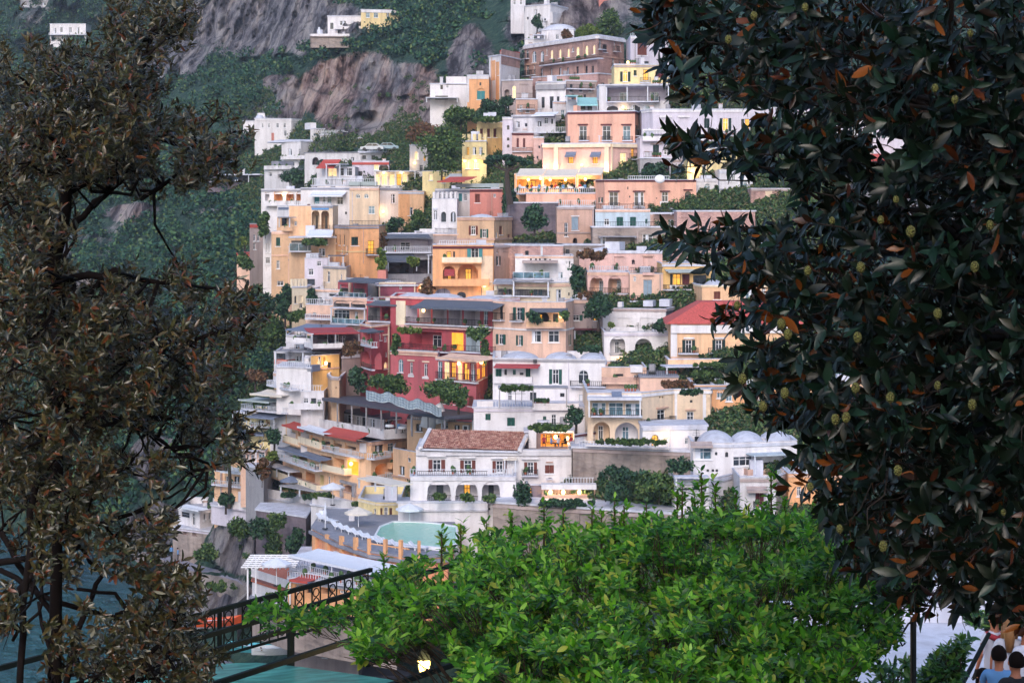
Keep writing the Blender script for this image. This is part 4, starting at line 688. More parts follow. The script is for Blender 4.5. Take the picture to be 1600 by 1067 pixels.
B('house', 'white terrace house under a dark red canopy with deep shade', [(488, 0), (562, 2)], 520, 556, 'stoned', 'o 496 523 520 541 wine 2 k;c 522 523 530 542;w 532 524 540 540;awn 486 562 512 520 4 redcan 546;bal 486 538 538 546 4 s white;can 486 490 521 4.2 roofw 546', D=252)
B('house', 'pink and white terrace with glass screens below the canopies', [(428, 4), (520, 0)], 550, 575, 'white2', 'k 430 552 446 563;w 462 556 470 566;w 476 556 482 566;w 490 554 498 568;can 428 518 549 3 roofg 572;bal 428 448 564 571 2 s salmon;box 450 564 466 572 2 .8 gcan planter;bal 462 520 568 574 1.5 w', D=254)
B('house', 'yellow house with white window frames behind a small roof terrace', [(428, 4), (447, 0), (488, 0)], 582, 616, 'ochre', 'w 444 590 450 604;c 458 590 465 604;b 481 588 486 602;can 430 480 581 1.2 roofw 603;pan 428 582 438 602 white .1;bal 416 452 600 607 1.5 w;cor 583 .3 rose', D=250)
B('house', 'bright orange-yellow house beside the stone pier', [(486, 0), (530, 3)], 556, 612, 'ochre', 'l 504 558 509 570;w 496 556 502 572;k 482 590 488 602;k 512 566 518 575;cor 576 .2 terr;lampw 507 567 120', D=248)
B('roof_terrace', 'small white roof terrace with railing on the yellow house', [(432, 2), (486, 0)], 574, 584, 'white', 'rail 434 486 568 w;box 480 571 488 581 0 2 bluecan box', D=246, back=7, cat='terrace')
B('pier', 'round-faced stone pier left of the red tower wing', [(512, 3), (518, -1), (530, -2), (537, 3)], 585, 628, 'tan', 'k 524 604 526 607;cor 585 .3 mauve', D=244, back=6, cat='pier')
B('retaining_wall', 'mauve stair wall rising behind the stone pier', [(534, 0), (566, 2)], 560, 620, 'mauve', 'rail 536 566 556 w', D=250, back=4, cat='wall')
B('house', 'white house with round windows behind a pink-edged canopy', [(422, 2), (474, -2)], 618, 646, 'white', 'oa 426 624 434 630 grey .3 -;k 429 624 431 627;w 450 622 456 630;w 460 634 464 640;awn 390 440 608 617 3 canvas;awn 372 420 620 626 3 gcan;k 410 620 418 628;bal 376 448 634 644 2 w;cor 620 .2 rose', D=250)
B('house', 'white balcony house with railings left of the dark-roofed terrace', [(470, 0), (506, 0)], 612, 646, 'white2', 'w 474 622 482 630;k 486 622 494 632;w 496 624 502 632;rail 470 504 614 w;bal 450 506 632 640 1.5 s white2;w 478 638 486 642', D=244)
B('house', 'yellow house behind a slate-blue canopy, between palms and hedge', [(374, 3), (425, 0)], 646, 676, 'lemon', 'k 378 648 386 658;k 404 656 412 668;o 416 650 430 664 orange 1.5 k;awn 384 428 642 652 3 bluecan 668;awn 362 392 638 644 2.5 roofw 664;bal 388 420 662 670 2 w', D=252)
B('house', 'small house under a lower slate-blue canopy', [(376, 0), (412, 0)], 672, 702, 'terr', 'k 380 680 388 692;w 394 680 400 692;awn 376 412 671 679 2.5 bluecan 700;pan 408 678 412 700 white .2', D=254)
B('house', 'white house with tall glazed doors under the palm', [(376, 0), (415, 0)], 704, 730, 'rose', 'w 380 710 384 724;w 386 710 390 724;w 392 710 398 724;c 404 706 414 716;can 376 402 704 1.2 roofw 728;cor 704 .2 mauve', D=250)
B('house', 'orange house under a thin white slab, lowest by the palms', [(335, 3), (384, 0)], 736, 766, 'peach', 'w 352 744 358 756;k 366 744 374 756;awn 344 380 730 738 2 cloth;bal 330 384 753 761 1 w', D=256)
B('retaining_wall', 'grey garden wall stepping down beside the peach hotel', [(384, 2), (412, -2)], 728, 776, 'grey', 'x 388 742 398 760', D=246, back=5, cat='wall')
# ---- peach hotel
B('hotel', 'peach hotel of stacked arcaded balconies with red and white awnings', [(442, 20), (500, 8), (562, 0), (580, -1), (644, 5)], 661, 795, 'peach', 'o 446 668 462 684 orange 2 w;o 466 670 483 688 orange 2 k;o 486 672 498 690 orange 2 k;o 503 680 516 694 peach 2 k;o 521 682 534 698 peach 2 k;o 539 690 556 702 peach 2 w;pan 563 692 573 706 white .15;ka 565 693 571 706;bal 441 466 683 694 .8 s cream;bal 465 499 686 698 .8 s cream;bal 500 520 696 706 .8 w;bal 521 540 700 711 .8 w;bal 541 560 704 715 .8 w;awn 440 474 658 668 1.6 redroof;awn 464 506 664 672 1.6 cloth;awn 500 556 668 682 1.8 redroof;o 446 706 480 718 peach 2 w;o 502 712 518 732 peach 2 k;o 521 716 538 735 peach 2 w;o 543 720 560 741 lit 2 l;awn 434 500 701 709 1.5 bluecan;bal 432 492 716 727 1.6 w;bal 498 538 728 739 1 s cream;o 438 736 452 748 orange 2 w;o 457 736 472 750 orange 2 k;o 478 738 492 752 orange 2 w;o 500 742 506 758 lemon 2 w;w 512 744 516 758;x 522 744 532 758;bal 412 494 744 757 1.4 s cream;can 412 450 730 1.6 roofw 745;oa 537 758 553 770 terr 1.2 -;pan 534 752 558 756 grey .3;pan 534 756 537 776 grey .3;pan 553 756 557 776 grey .3;k 586 695 599 707;c 606 692 616 706;bal 585 612 709 717 1.2 w;oa 586 724 606 742 peach 2 w;bal 584 614 742 751 1.2 w;r 627 699 634 708;bal 612 645 728 730 .8 s peach;cor 662 .3 terr;cor 737 .2 terr;lampw 552 724 140;k 617 730 628 738', D=232, ext=6, cat='hotel', roof='roofg')
B('restaurant', 'terrace restaurant under a wide dark grey flat roof with glass doors', [(506, 12), (600, 0), (692, 4)], 640, 678, 'white2', 'w 508 643 514 655;c 517 644 523 657;w 526 643 536 660;w 542 645 552 662;w 556 646 563 665;k 565 648 574 668;w 577 650 585 670;o 594 654 648 672 wine 3 w;k 655 652 676 662;o 650 664 690 670 grey 1.5 -;can 503 694 636 5 roofd 674 grey .35;bal 480 600 661 676 4.5 s white2;bal 600 655 669 680 5 s white2', D=240, back=12, cat='restaurant', roof='roofd')
# ---- white houses mid
B('house', 'big white house with green shutters and shallow roof domes', [(770, 2), (946, 0)], 560, 640, 'white', 'g 774 576 784 595;g 801 577 806 586;k 788 577 792 586;g 821 575 829 595;k 812 582 818 586;G 863 577 873 600;wa 903 578 920 600;awn 771 841 569 573 1.6 redcan;bal 771 832 595 599 .5 s white;dome 775 840 1;dome 845 900 1;dome 900 945 1;cor 561 .25 grey;pan 888 562 889 640 lilac .1 downpipe;k 828 613 838 630;w 793 613 800 626;k 834 614 838 632;box 833 562 838 567 .5 .6 dframe vent;k 875 614 882 620;c 904 616 920 628;bal 890 946 600 606 .8 i', D=222, ext=6, back=11)
B('terrace_house', 'white lower storey with vine-topped porch and green shutters', [(740, 0), (920, 0)], 638, 675, 'white', 'g 758 646 767 657;g 792 652 805 666;g 848 650 854 662;k 876 654 879 657;can 778 888 606 3 grey 637 grey .12;rail 745 770 630 s;bal 832 905 633 641 .6 s white;cor 640 .2 lilac;rail 770 830 630 w', D=216, ext=6, back=8, cat='house')
B('house', 'peach apartment house with glazed balcony over two arches', [(918, 0), (1002, 0), (1052, 4), (1110, 4), (1118, 8)], 614, 700, 'beige', 'c 925 629 947 649;c 951 629 974 650;c 977 630 1001 652;can 918 1003 621 1.6 roofw 652 rail .3;bal 923 1004 641 652 1.2 i;oa 927 659 953 691 beige 2 w;oa 961 660 997 693 white 2 c;w 1027 640 1040 660;w 1073 643 1084 664;bal 1012 1058 656 664 1 i;bal 1070 1088 657 666 .6 w;k 1030 619 1033 622;k 1034 619 1037 622;k 1078 625 1082 629;pan 1054 614 1058 668 white .1;pan 1098 616 1103 672 white .1;x 1105 622 1110 640;pan 1025 636 1043 638 terr .2;pan 1071 639 1087 641 terr .2;w 930 606 936 611;cor 616 .3 white;awn 956 972 612 620 1 bluecan', D=208)
B('house', 'low white ground floor with a lit arched door under the peach apartments', [(1004, -3), (1105, -2)], 668, 704, 'white', 'la 1018 679 1029 697;k 1012 690 1015 696;lampw 1040 679 50;c 1070 684 1078 694;cor 668 .3 roofw;pan 1046 672 1047 700 lilac .1', D=206, back=5)
B('kiosk', 'tiny white house with a round-topped window left of the two arches', [(898, 0), (930, 3)], 680, 706, 'white', 'ca 907 683 915 698;cor 680 .2 wine;w 922 682 930 690', D=207, cat='house')
B('retaining_wall', 'long mauve stone retaining wall under the peach apartments', [(895, 2), (1086, -2)], 700, 745, 'stone', 'pan 918 696 1048 698 white .8;cor 701 .3 mauve;rail 905 1048 692 w', D=203, back=6, cat='wall')
B('villa', 'white villa with terracotta tiled roof, brown shutters and arched loggias', [(650, 0), (893, 0)], 703, 757, 'white', 'B 676 718 689 737;B 725 719 737 738;B 775 720 786 738;B 824 722 834 740;b 851 726 866 740;bal 640 802 733 745 1.2 w;bal 815 841 735 745 .7 i;pan 667 710 697 713 white .4 hood;pan 717 712 743 715 white .4 hood;pan 767 713 793 716 white .4 hood;pan 815 714 843 717 white .4 hood;cor 705 .4 white2 .3;can 786 808 717 1 canvas 738;pan 853 721 864 722.5 terr .2;k 857 746 862 750', D=206, back=10, cat='villa', over=.25)
B('arcade', 'white loggia storey with three planted arches under the villa', [(641, 0), (806, 0)], 745, 800, 'white', 'oa 668 750 704 783 white 2.5 k;oa 712 751 746 784 white 2.5 l;oa 753 752 781 785 white 2.5 k;bal 667 705 775 785 .2 i;bal 711 747 776 786 .2 i;bal 752 782 777 787 .2 i;k 763 793 766 797;k 645 786 647 790;cor 746 .3 white2', D=203, back=8, cat='arcade')
B('restaurant', 'lower restaurant lit orange under a flat white slab', [(822, 0), (940, 0)], 758, 784, 'stoned', 'l 826 762 831 777;o 847 764 872 780 litroom 2.5 l;o 875 763 898 780 litroom 2.5 l;o 901 763 936 780 litroom 2.5 l;can 846 932 757 1.4 white 781 terr .5;lampw 860 768 220;lampw 880 768 220;lampw 905 768 220;bal 846 936 780 784 1 s terr;rail 875 928 748 w', D=203, back=9, cat='restaurant')
B('terrace', 'terrace lit gold under a leafy pergola above the villa', [(820, 0), (900, 0)], 676, 704, 'stoned', 'o 845 677 872 697 litroom 3 l;o 874 677 897 697 litroom 3 l;box 826 672 838 700 1 1 white chimney;lampw 868 682 250;lampw 886 684 150', D=212, back=6, cat='terrace')
B('wall', 'white lower wall painted with faded black figures', [(622, 0), (762, 0)], 786, 836, 'white', 'pan 622 796 762 798 white2 .3;k 631 779 634 785', D=202.4, back=3, cat='wall')
B('house', 'yellow-cream tower house with three narrow doors by the pool', [(560, 3), (588, 0), (624, 0)], 778, 830, 'lemon', 'w 583 795 590 815;r 594 793 598 815;w 600 792 606 815;r 608 793 613 815;w 566 800 570 814;cor 780 .2 cream;can 558 612 752 2.5 canvas 768;k 560 756 574 766;k 590 756 604 766', D=207, ext=2)
B('terrace', 'white upper garden terrace of pot plants below the left half of the peach hotel', [(398, 4), (500, -6)], 775, 790, 'white2', 'rail 400 500 769 s;k 440 780 446 787;k 470 781 476 788;can 436 498 763 2.4 grey 776', D=246, back=7, ext=1, cat='terrace')
B('terrace', 'white lower garden terrace with a side rail below the right half of the peach hotel', [(486, 5), (612, -4)], 789, 806, 'white2', 'rail 488 610 783 s;k 520 794 526 803;k 550 796 556 804;w 580 795 588 804', D=226, back=9, ext=2, cat='terrace')
B('terrace', 'white curved parapet terrace left of the pool', [(330, 6), (400, 0)], 790, 806, 'lilac', 'bal 340 402 784 797 .4 s white;box 382 760 396 796 -2 2 white column;box 372 768 376 792 -2 1 white column', D=250, back=12, cat='terrace', ext=1)
B('hut', 'small white flat-roofed changing hut above the coast path', [(279, 4), (312, 0), (340, 3)], 792, 824, 'white', 'k 283 800 296 808;w 318 800 322 812;w 326 800 330 812;awn 276 310 788 794 1.5 cloth;cor 793 .3 white', D=262, cat='hut', ext=1)
B('retaining_wall', 'stone wall with two round openings under the changing hut', [(270, 4), (330, 0)], 824, 862, 'stone', 'oa 286 824 294 836 mauve .6 -;oa 300 826 308 838 mauve .6 -;cor 825 .2 lilac', D=260, back=6, ext=12, cat='wall')
# ---- pool terraces
B('terrace', 'salmon-orange curved wall carrying the pool deck', [(488, 12), (530, 4), (580, -2), (640, -5), (700, -4)], 826, 880, 'salm2', 'pan 492 832 497 862 orange .3 rib;pan 512 835 516 864 orange .3 rib;pan 534 837 538 866 orange .3 rib;pan 556 839 560 868 orange .3 rib;pan 578 841 582 870 orange .3 rib;pan 602 842 606 872 orange .3 rib;pan 626 843 630 874 orange .3 rib;pan 652 844 656 874 orange .3 rib;cor 828 .3 roofg .4;pan 488 850 700 852 orange .06', D=187, back=12, cat='terrace', roof='roofg', ext=3)
B('terrace', 'arcade of white columns under long white canopies below the pool wall', [(455, 9), (590, -1)], 884, 906, 'orange', 'o 462 887 478 904 white 2 w;o 484 888 500 904 peach 2 w;o 506 888 522 904 peach 2 w;o 530 889 552 905 peach 2 k;o 556 890 580 905 peach 2 w;awn 450 588 870 882 3.5 cloth 900;bal 452 590 897 905 2.8 w', D=184, back=10, cat='terrace')
B('terrace', 'lowest salmon terrace with red awning beside the white lattice', [(450, 2), (600, -4)], 909, 932, 'orange', 'awn 452 480 900 907 2 redroof;w 462 912 468 926;k 480 912 488 926;o 500 913 520 928 peach 1.5 w;w 530 913 540 927;bal 448 600 908 914 .8 w', D=182, back=8, cat='terrace', ext=1)
B('terrace', 'terracotta paved sun terrace under a white lattice pergola', [(394, 3), (450, -3)], 908, 930, 'white', 'bal 392 452 900 910 .4 s white', D=190, back=10, cat='terrace', roof='terra', ext=1)
# ---- right lower
B('house', 'white domed house with long barred window, right of the hedge', [(1083, 0), (1145, 0), (1245, 2)], 692, 752, 'white', 'c 1086 700 1112 718;ka 1117 706 1121 711;ka 1133 706 1138 714;w 1145 713 1176 728;awn 1080 1114 690 697 1 mauve;dome 1090 1150 1.6;dome 1150 1200 1.3;dome 1195 1245 1.2;cor 694 .3 roofw;can 1178 1242 710 2 bluegrey 740;k 1185 722 1220 735;bal 1168 1236 735 744 1 s terr;k 1104 733 1108 737;k 1112 733 1116 737;k 1118 733 1122 737', D=198)
B('house', 'white porch with balustrade at the foot of the domed house', [(1055, 0), (1108, 0), (1160, 6)], 750, 806, 'white', 'o 1062 753 1105 768 lilac 2 k;bal 1060 1106 769 778 .3 w;can 1054 1108 745 1.5 roofw 768;k 1130 765 1134 772;cor 752 .3 roofw;pan 1055 780 1108 781 lilac .1', D=193)
B('house', 'greyish cream house with brown shuttered door under an awning', [(1156, 0), (1212, 0), (1236, 4)], 746, 812, 'white2', 'r 1180 769 1194 789;awn 1168 1200 760 767 1 mauve;bal 1178 1200 786 796 .8 i;pan 1213 750 1235 812 stone .05;cor 748 .3 mauve', D=191)
B('house', 'orange wall behind the lower magnolia branches', [(1232, 0), (1330, 0)], 740, 820, 'orange', 'w 1245 760 1252 775;cor 742 .2 rose', D=192)
B('retaining_wall', 'grey stone garden wall above the bright green tree', [(770, 4), (1070, -4)], 786, 870, 'stone', 'x 905 800 925 830;cor 788 .3 mauve', D=196, back=6, cat='wall')
# ---- walls, sheds and houses that close the gaps
B('house', 'white terraced block directly below the belfry villa annex', [(500, 0), (545, 0)], 212, 240, 'white2', 'k 508 222 512 230;w 520 220 526 230;oa 530 226 540 238 grey 1 -;rail 502 544 206 w', D=395, ext=6)
B('house', 'low pinkish roofed house behind the car park', [(560, 0), (640, 0)], 216, 232, 'lilac', 'k 572 220 578 228;w 590 219 596 227;w 612 219 618 227;cor 217 .3 rose', D=388, ext=6)
B('wall', 'long white terrace wall running under the car park', [(476, 4), (566, 0), (656, 0)], 240, 262, 'white2', 'oa 488 246 498 258 stoned 1 -;k 548 246 553 254;x 600 246 620 256;w 630 244 636 252', D=366, back=10, ext=6, roof='roofg', cat='wall')
B('house', 'white stepped block left of the lit foot of the tall bushy tree', [(640, 0), (668, 3)], 228, 290, 'white2', 'ea 648 236 654 250;w 656 258 662 268;l 662 244 666 252;lampw 646 255 90', D=330, ext=4)
B('house', 'small cream house lit gold between tall bushy tree and crenellated tower', [(660, 2), (720, 0)], 268, 292, 'lemon', 'e 670 272 676 282;l 690 276 696 286;awn 696 722 272 278 2 cloth', D=312, ext=4)
B('retaining_wall', 'brown stone wall above the flat roof of the white glazed house', [(790, 0), (880, -4)], 384, 412, 'brick2', 'k 820 392 826 402;rail 800 870 380 i', D=262, back=8, cat='wall')
B('retaining_wall', 'weathered wall under the mauve plaster house', [(868, 0), (940, 0)], 384, 410, 'stone', 'k 884 390 890 400', D=262, back=7, cat='wall')
B('house', 'small mauve house tucked behind the beige house and creeper', [(882, 0), (948, 0)], 468, 560, 'mauve', 'k 904 530 910 545;w 918 530 924 544;can 896 946 514 1.6 wine 530;bal 900 944 546 554 .8 i;cor 470 .3 rose', D=241, ext=6)
B('house', 'salmon terrace block below the white arcade', [(940, 0), (1010, 0)], 574, 612, 'rose', 'k 962 584 974 588;w 990 586 998 598;box 985 572 1004 582 .3 2 white shed;bal 940 1008 592 600 .8 s terr', D=222, ext=5)
B('terrace', 'dry planted terrace between the arcade and the peach palazzo', [(1000, 0), (1060, 0)], 590, 616, 'rose', 'rail 1004 1058 584 i;k 1040 596 1046 606', D=219, ext=5, roof='roofg', cat='terrace')
B('house', 'peach stair house between the peach hotel and the white villa', [(614, 4), (650, 0)], 700, 790, 'peach', 'k 624 728 632 742;w 636 712 642 722;bal 612 650 760 772 .8 i;pan 614 745 650 747 terr .2', D=226, ext=2)
B('house', 'low ochre shed under the wavy shade cloth', [(636, 2), (742, -2)], 655, 684, 'tan', 'k 650 662 660 674;w 690 660 700 670;k 710 664 718 676;can 640 740 652 2 roofg 676;ac 730 668', D=228, ext=4, roof='roofg')
B('retaining_wall', 'pale brick wall low behind the magnolia tips', [(1050, 0), (1260, 0)], 382, 450, 'brick2', 'k 1080 392 1088 402;w 1150 400 1158 412;w 1190 400 1198 412;cor 384 .3 mauve', D=258, back=7, cat='wall')
B('house', 'cream house seen in slits between the right magnolia leaves', [(1196, 0), (1330, 0)], 430, 560, 'cream', 'w 1215 450 1224 466;w 1250 450 1259 466;g 1215 500 1224 516;g 1250 500 1259 516;bal 1205 1270 512 522 .8 i', D=250)
B('house', 'pale house low in the slits between the magnolia leaves', [(1258, 0), (1400, 0)], 600, 830, 'peach', 'w 1275 640 1285 656;w 1310 640 1320 656;g 1275 700 1285 716;g 1310 700 1320 716;bal 1268 1330 712 722 .8 i;w 1275 770 1285 786', D=212)
B('house', 'white house high between the upper magnolia leaves', [(1170, 0), (1300, 0)], 170, 262, 'lilac', 'w 1200 190 1208 206;l 1216 222 1226 234;g 1190 226 1198 240;w 1250 190 1258 206', D=300)

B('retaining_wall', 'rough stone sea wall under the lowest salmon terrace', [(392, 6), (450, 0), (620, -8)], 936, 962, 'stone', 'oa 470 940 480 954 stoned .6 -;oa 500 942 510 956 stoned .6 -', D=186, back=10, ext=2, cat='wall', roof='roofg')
B('wall', 'stone cliff wall with drain holes below the stepped terraces', [(400, 6), (478, 0)], 797, 850, 'stoned', 'k 430 812 433 816', D=232, back=5, ext=6, cat='wall')
def tiled_roof():
    r = empty('tiled_roof', tuple(at(740, 700, 206)), 'terracotta tiled sloping roof on the white villa with brown shutters', 'roof'); De, Dr = 205.4, 213.5
    a, b, c, d = at(657, 701, De), at(812, 705, De), at(826, 676, Dr), at(672, 672, Dr); t_ = Vector((0, 0, .16)); m_ = MB()
    n = 46
    for i in range(n):   # rows of rounded pan tiles running down the slope
        p0, p1 = a.lerp(b, i/n), a.lerp(b, (i+1)/n); q0, q1 = d.lerp(c, i/n), d.lerp(c, (i+1)/n); w = (p1-p0); prev = None
        for k in range(5):
            th = PI*k/4; f = .5-.5*math.cos(th); h = .11*math.sin(th); P_, Q_ = p0+w*f+Vector((0, 0, .05+h)), q0+(q1-q0)*f+Vector((0, 0, .05+h))
            if prev: m_.poly([prev[0], P_, Q_, prev[1]], M['tiles2'])
            prev = (P_, Q_)
    m_.build('tiles', r)
    m_ = MB(); m_.hexa([a-t_, b-t_, c-t_, d-t_], [a, b, c, d], M['roofw']); m_.build('eaves', r)
    m_ = MB(); m_.hexa([a+Vector((.3, 1.4, -1.5)), b+Vector((-.3, 1.4, -1.5)), c+Vector((-.3, 0, -3)), d+Vector((.3, 0, -3))], [a+Vector((.3, 1.4, -.17)), b+Vector((-.3, 1.4, -.17)), c+Vector((-.3, 0, -.17)), d+Vector((.3, 0, -.17))], M['white']); m_.build('wall', r)
    for p, q in ((a, d), (b, c)): m_ = MB(); m_.hexa([p+Vector((-.2, 0, -.1)), p+Vector((.2, 0, -.1)), q+Vector((.2, 0, -.1)), q+Vector((-.2, 0, -.1))], [p+Vector((-.2, 0, .24)), p+Vector((.2, 0, .24)), q+Vector((.2, 0, .24)), q+Vector((-.2, 0, .24))], M['white']); m_.build('verge', r)
tiled_roof()
# where bare rock shows (px centre, radius, strength, hue 0 grey .. 1 pink)
ROCK = [(420, 35, 175, 62, .15), (270, 92, 62, 42, .1), (575, 145, 125, 72, 1.2), (680, 175, 36, 44, .6), (735, 95, 40, 60, .3), (840, 40, 60, 45, .3), (920, 15, 60, 40, .4), (155, 150, 110, 42, .2), (60, 210, 60, 60, .3),
        (205, 332, 50, 16, .8), (440, 130, 36, 16, .7), (455, 165, 26, 36, .4), (110, 440, 40, 25, .6), (250, 720, 60, 45, .3), (400, 850, 95, 60, .35), (330, 940, 90, 50, .45), (330, 330, 60, 5, .3), (560, 195, 60, 20, .8), (250, 820, 60, 40, .3)]
def rockmask(px, py):
    v = 0; h = .2
    for cx, cy, rx, ry, hue in ROCK:
        q = 1-math.hypot((px-cx)/rx, (py-cy)/ry)
        if q > v-1: 
            if q > v: h = hue
            v = max(v, q)
    return v, h
NXg, NYg = 330, 270
pxs = np.concatenate([np.linspace(-400, -40, 20)[:-1], np.linspace(-40, 760, 230), np.linspace(760, 2000, 82)[1:]]); pys = np.concatenate([np.linspace(-250, -10, 24)[:-1], np.linspace(-10, 1100, 247)])
nx, ny = len(pxs), len(pys)
V = np.zeros((ny, nx, 3)); RK = np.zeros((ny, nx)); HU = np.zeros((ny, nx))
colD = np.array([[np.interp(py, GY, r) for r in GT] for py in pys])
for j, py in enumerate(pys):
    Dr = np.interp(pxs, GX, colD[j])
    for i, px in enumerate(pxs):
        D = Dr[i]; r, h = rockmask(px, py)
        wx, wz = (px-800)/F*D, CZ-(py-HY)/F*D
        n1 = noise.fractal(Vector((wx/38, D/60, wz/38)), 1, 2, 4); rr = max(0, min(1, (r+n1*.22)*4))
        if D < 262 and py < 820: rr *= .5
        town = 1 if px > 470+max(0, (300-py))*.9 and py > 150 else 0
        town = max(town, 1 if (px > 380 and py > 300 and py < 800) else 0)
        amp = (1-town)*(.028*D)*(1 if px < 400 or py < 240 else .6)
        st = noise.fractal(Vector((wx/8, wz/50, 3.3)), .9, 2, 5)*(1.3 if rr > .3 else .2)
        rid = 1-abs(noise.fractal(Vector((wx/26+7, wz/30, 1.7)), 1, 2, 5))*2
        fine = noise.fractal(Vector((wx/5, D/9, wz/8)), .9, 2, 3)*.25
        cr = abs(noise.fractal(Vector((wx/9+3, wz/26, D/70)), .8, 2.2, 4)); D2 = D+amp*(st*.6+rid*.34+fine*.7-.2-(cr*1.2+.7*abs(noise.noise(Vector((wx/4, wz/9, 8)))) if rr > .25 else 0))
        if 540 < px < 625 and 165 < py < 205 and rr > .2:   # the cave mouth
            q = 1-math.hypot((px-578)/26, (py-188)/17); D2 += max(0, q)*22
        V[j, i] = ((px-800)/F*D2, D2, CZ-(py-HY)/F*D2+fine*amp*.2); RK[j, i] = rr; HU[j, i] = h
idx = np.arange(ny*nx).reshape(ny, nx)
Fq = np.stack([idx[1:, :-1], idx[1:, 1:], idx[:-1, 1:], idx[:-1, :-1]], -1).reshape(-1, 4)
def terrain_mat():
    m, nt, P, N, L = newmat('hillside_ground'); p = pos(N)
    ar = N.new('ShaderNodeAttribute'); ar.attribute_name = 'rock'; ah = N.new('ShaderNodeAttribute'); ah.attribute_name = 'hue'
    n1 = nnoise(N, L, .05, 8, p, .65, sc3=(1.3, .06, .4)); n2 = nnoise(N, L, .2, 9, p, .74, sc3=(1.4, .08, .5)); n3 = nnoise(N, L, .6, 6, p, .7)
    g = nramp(N, L, n2.outputs[0], [(.40, lin('3A3A44')), (.49, lin('7E7C84')), (.60, lin('B8B2B2'))]).outputs[0]
    k = nramp(N, L, n2.outputs[0], [(.40, lin('5A4440')), (.49, lin('B0928A')), (.60, lin('E0C6B8'))]).outputs[0]
    pk = nramp(N, L, n1.outputs[0], [(.40, 0), (.56, 1)]); mm = N.new('ShaderNodeMath'); mm.operation = 'MULTIPLY'; L.new(pk.outputs[0], mm.inputs[0]); L.new(ah.outputs['Fac'], mm.inputs[1])
    rock = nmix(N, L, mm.outputs[0], g, k)
    vg = nramp(N, L, n3.outputs[0], [(.35, lin('24403C')), (.5, lin('3E6052')), (.7, lin('6A7C62'))]).outputs[0]
    ed = N.new('ShaderNodeMath'); ed.operation = 'ADD'; L.new(ar.outputs['Fac'], ed.inputs[0])
    s2 = N.new('ShaderNodeMath'); s2.operation = 'MULTIPLY_ADD'; L.new(n3.outputs[0], s2.inputs[0]); s2.inputs[1].default_value = 1.6; s2.inputs[2].default_value = -.8; L.new(s2.outputs[0], ed.inputs[1])
    f = nramp(N, L, ed.outputs[0], [(.35, 0), (.6, 1)])
    vc = N.new('ShaderNodeTexVoronoi'); vc.feature = 'DISTANCE_TO_EDGE'; vc.inputs['Scale'].default_value = .16; mpv = N.new('ShaderNodeMapping'); mpv.inputs['Scale'].default_value = (1.7, .1, .55); wv_ = nmix(N, L, .35, p, n2.outputs[1], 'ADD'); L.new(wv_, mpv.inputs[0]); L.new(mpv.outputs[0], vc.inputs['Vector'])
    rock = nmix(N, L, nramp(N, L, vc.outputs['Distance'], [(.0, .6), (.05, 0)]).outputs[0], rock, lin('2C2830'))
    L.new(nmix(N, L, f.outputs[0], vg, rock), P.inputs['Base Color']); P.inputs['Roughness'].default_value = .95; P.inputs['Specular IOR Level'].default_value = .2
    bp = N.new('ShaderNodeBump'); bp.inputs['Strength'].default_value = 1; bp.inputs['Distance'].default_value = 5; L.new(n2.outputs[0], bp.inputs['Height']); L.new(bp.outputs[0], P.inputs['Normal'])
    return m
Fq_hill = Fq
hill = npmesh('hills', V.reshape(-1, 3), Fq, terrain_mat(), smooth=False, kind='structure')
for nm, arr in (('rock', RK), ('hue', HU)):
    a = hill.data.attributes.new(nm, 'FLOAT', 'POINT'); a.data.foreach_set('value', arr.ravel().astype(np.float32))
# sea
def sea_mat():
    m, nt, P, N, L = newmat('sea_water'); p = pos(N)
    n1 = nnoise(N, L, .02, 3, p); n = nnoise(N, L, 1.0, 5, p, .6, sc3=(.35, .16, 1))
    L.new(nmix(N, L, nramp(N, L, n1.outputs[0], [(.42, 0), (.6, 1)]).outputs[0], lin('1C5258'), lin('2A4A58')), P.inputs['Base Color']); P.inputs['Roughness'].default_value = .12
    bp = N.new('ShaderNodeBump'); bp.inputs['Strength'].default_value = .9; bp.inputs['Distance'].default_value = 3; L.new(n.outputs[0], bp.inputs['Height']); L.new(bp.outputs[0], P.inputs['Normal'])
    return m
sb = MB(); sb.poly([(-4000, -1500, 0), (3000, -1500, 0), (3000, 3000, 0), (-4000, 3000, 0)], sea_mat()); sb.build('sea', kind='structure')
# the garden slope under the viewpoint
gs = MB(); gm = stonewall('garden_soil', '4A4038', '2E2A26', .6)
gs.mesh([(-60, -30, 46), (60, -30, 46), (60, 8, 46), (-60, 8, 46), (60, 34, 39.5), (-60, 34, 39.5), (80, 110, 20), (-80, 110, 20), (80, 215, -4), (-80, 215, -4)], [(0, 1, 2, 3), (3, 2, 4, 5), (5, 4, 6, 7), (7, 6, 8, 9)], gm)
gs.build('garden_ground', kind='structure')

# ------------------------------------------------------------ woodland and far plants
LM = {}
LM['far'] = leafmat('far_foliage', ['224440', '2C5646', '3C664E', '264C44', '547A52', '426A5A', '1A3634', '6A8050'], rough=.7, transl=.2, spec=.25)
LM['mid'] = leafmat('shrub_foliage', ['3A5430', '4C6A3A', '5E7C44', '2C4430', '768A50', '446238'], rough=.6, transl=.2, spec=.3)
LM['lime'] = leafmat('bright_shrub_foliage', ['5A7030', '73883E', '465C2A', '8A9A4C'], rough=.6, transl=.25, spec=.3)
LM['dark'] = leafmat('dark_shrub_foliage', ['24402F', '30523C', '3E6046', '1C3028', '4A6A4A'], rough=.6, transl=.1, spec=.3)
LM['pine'] = leafmat('pine_needles', ['284438', '345444', '42644C', '20382E'], rough=.7, transl=.05, spec=.2)
LM['rust'] = leafmat('rusty_shrub_foliage', ['6A4A38', '7C5A44', '4E4632', '8A6A50'], rough=.7, transl=.2, spec=.2)
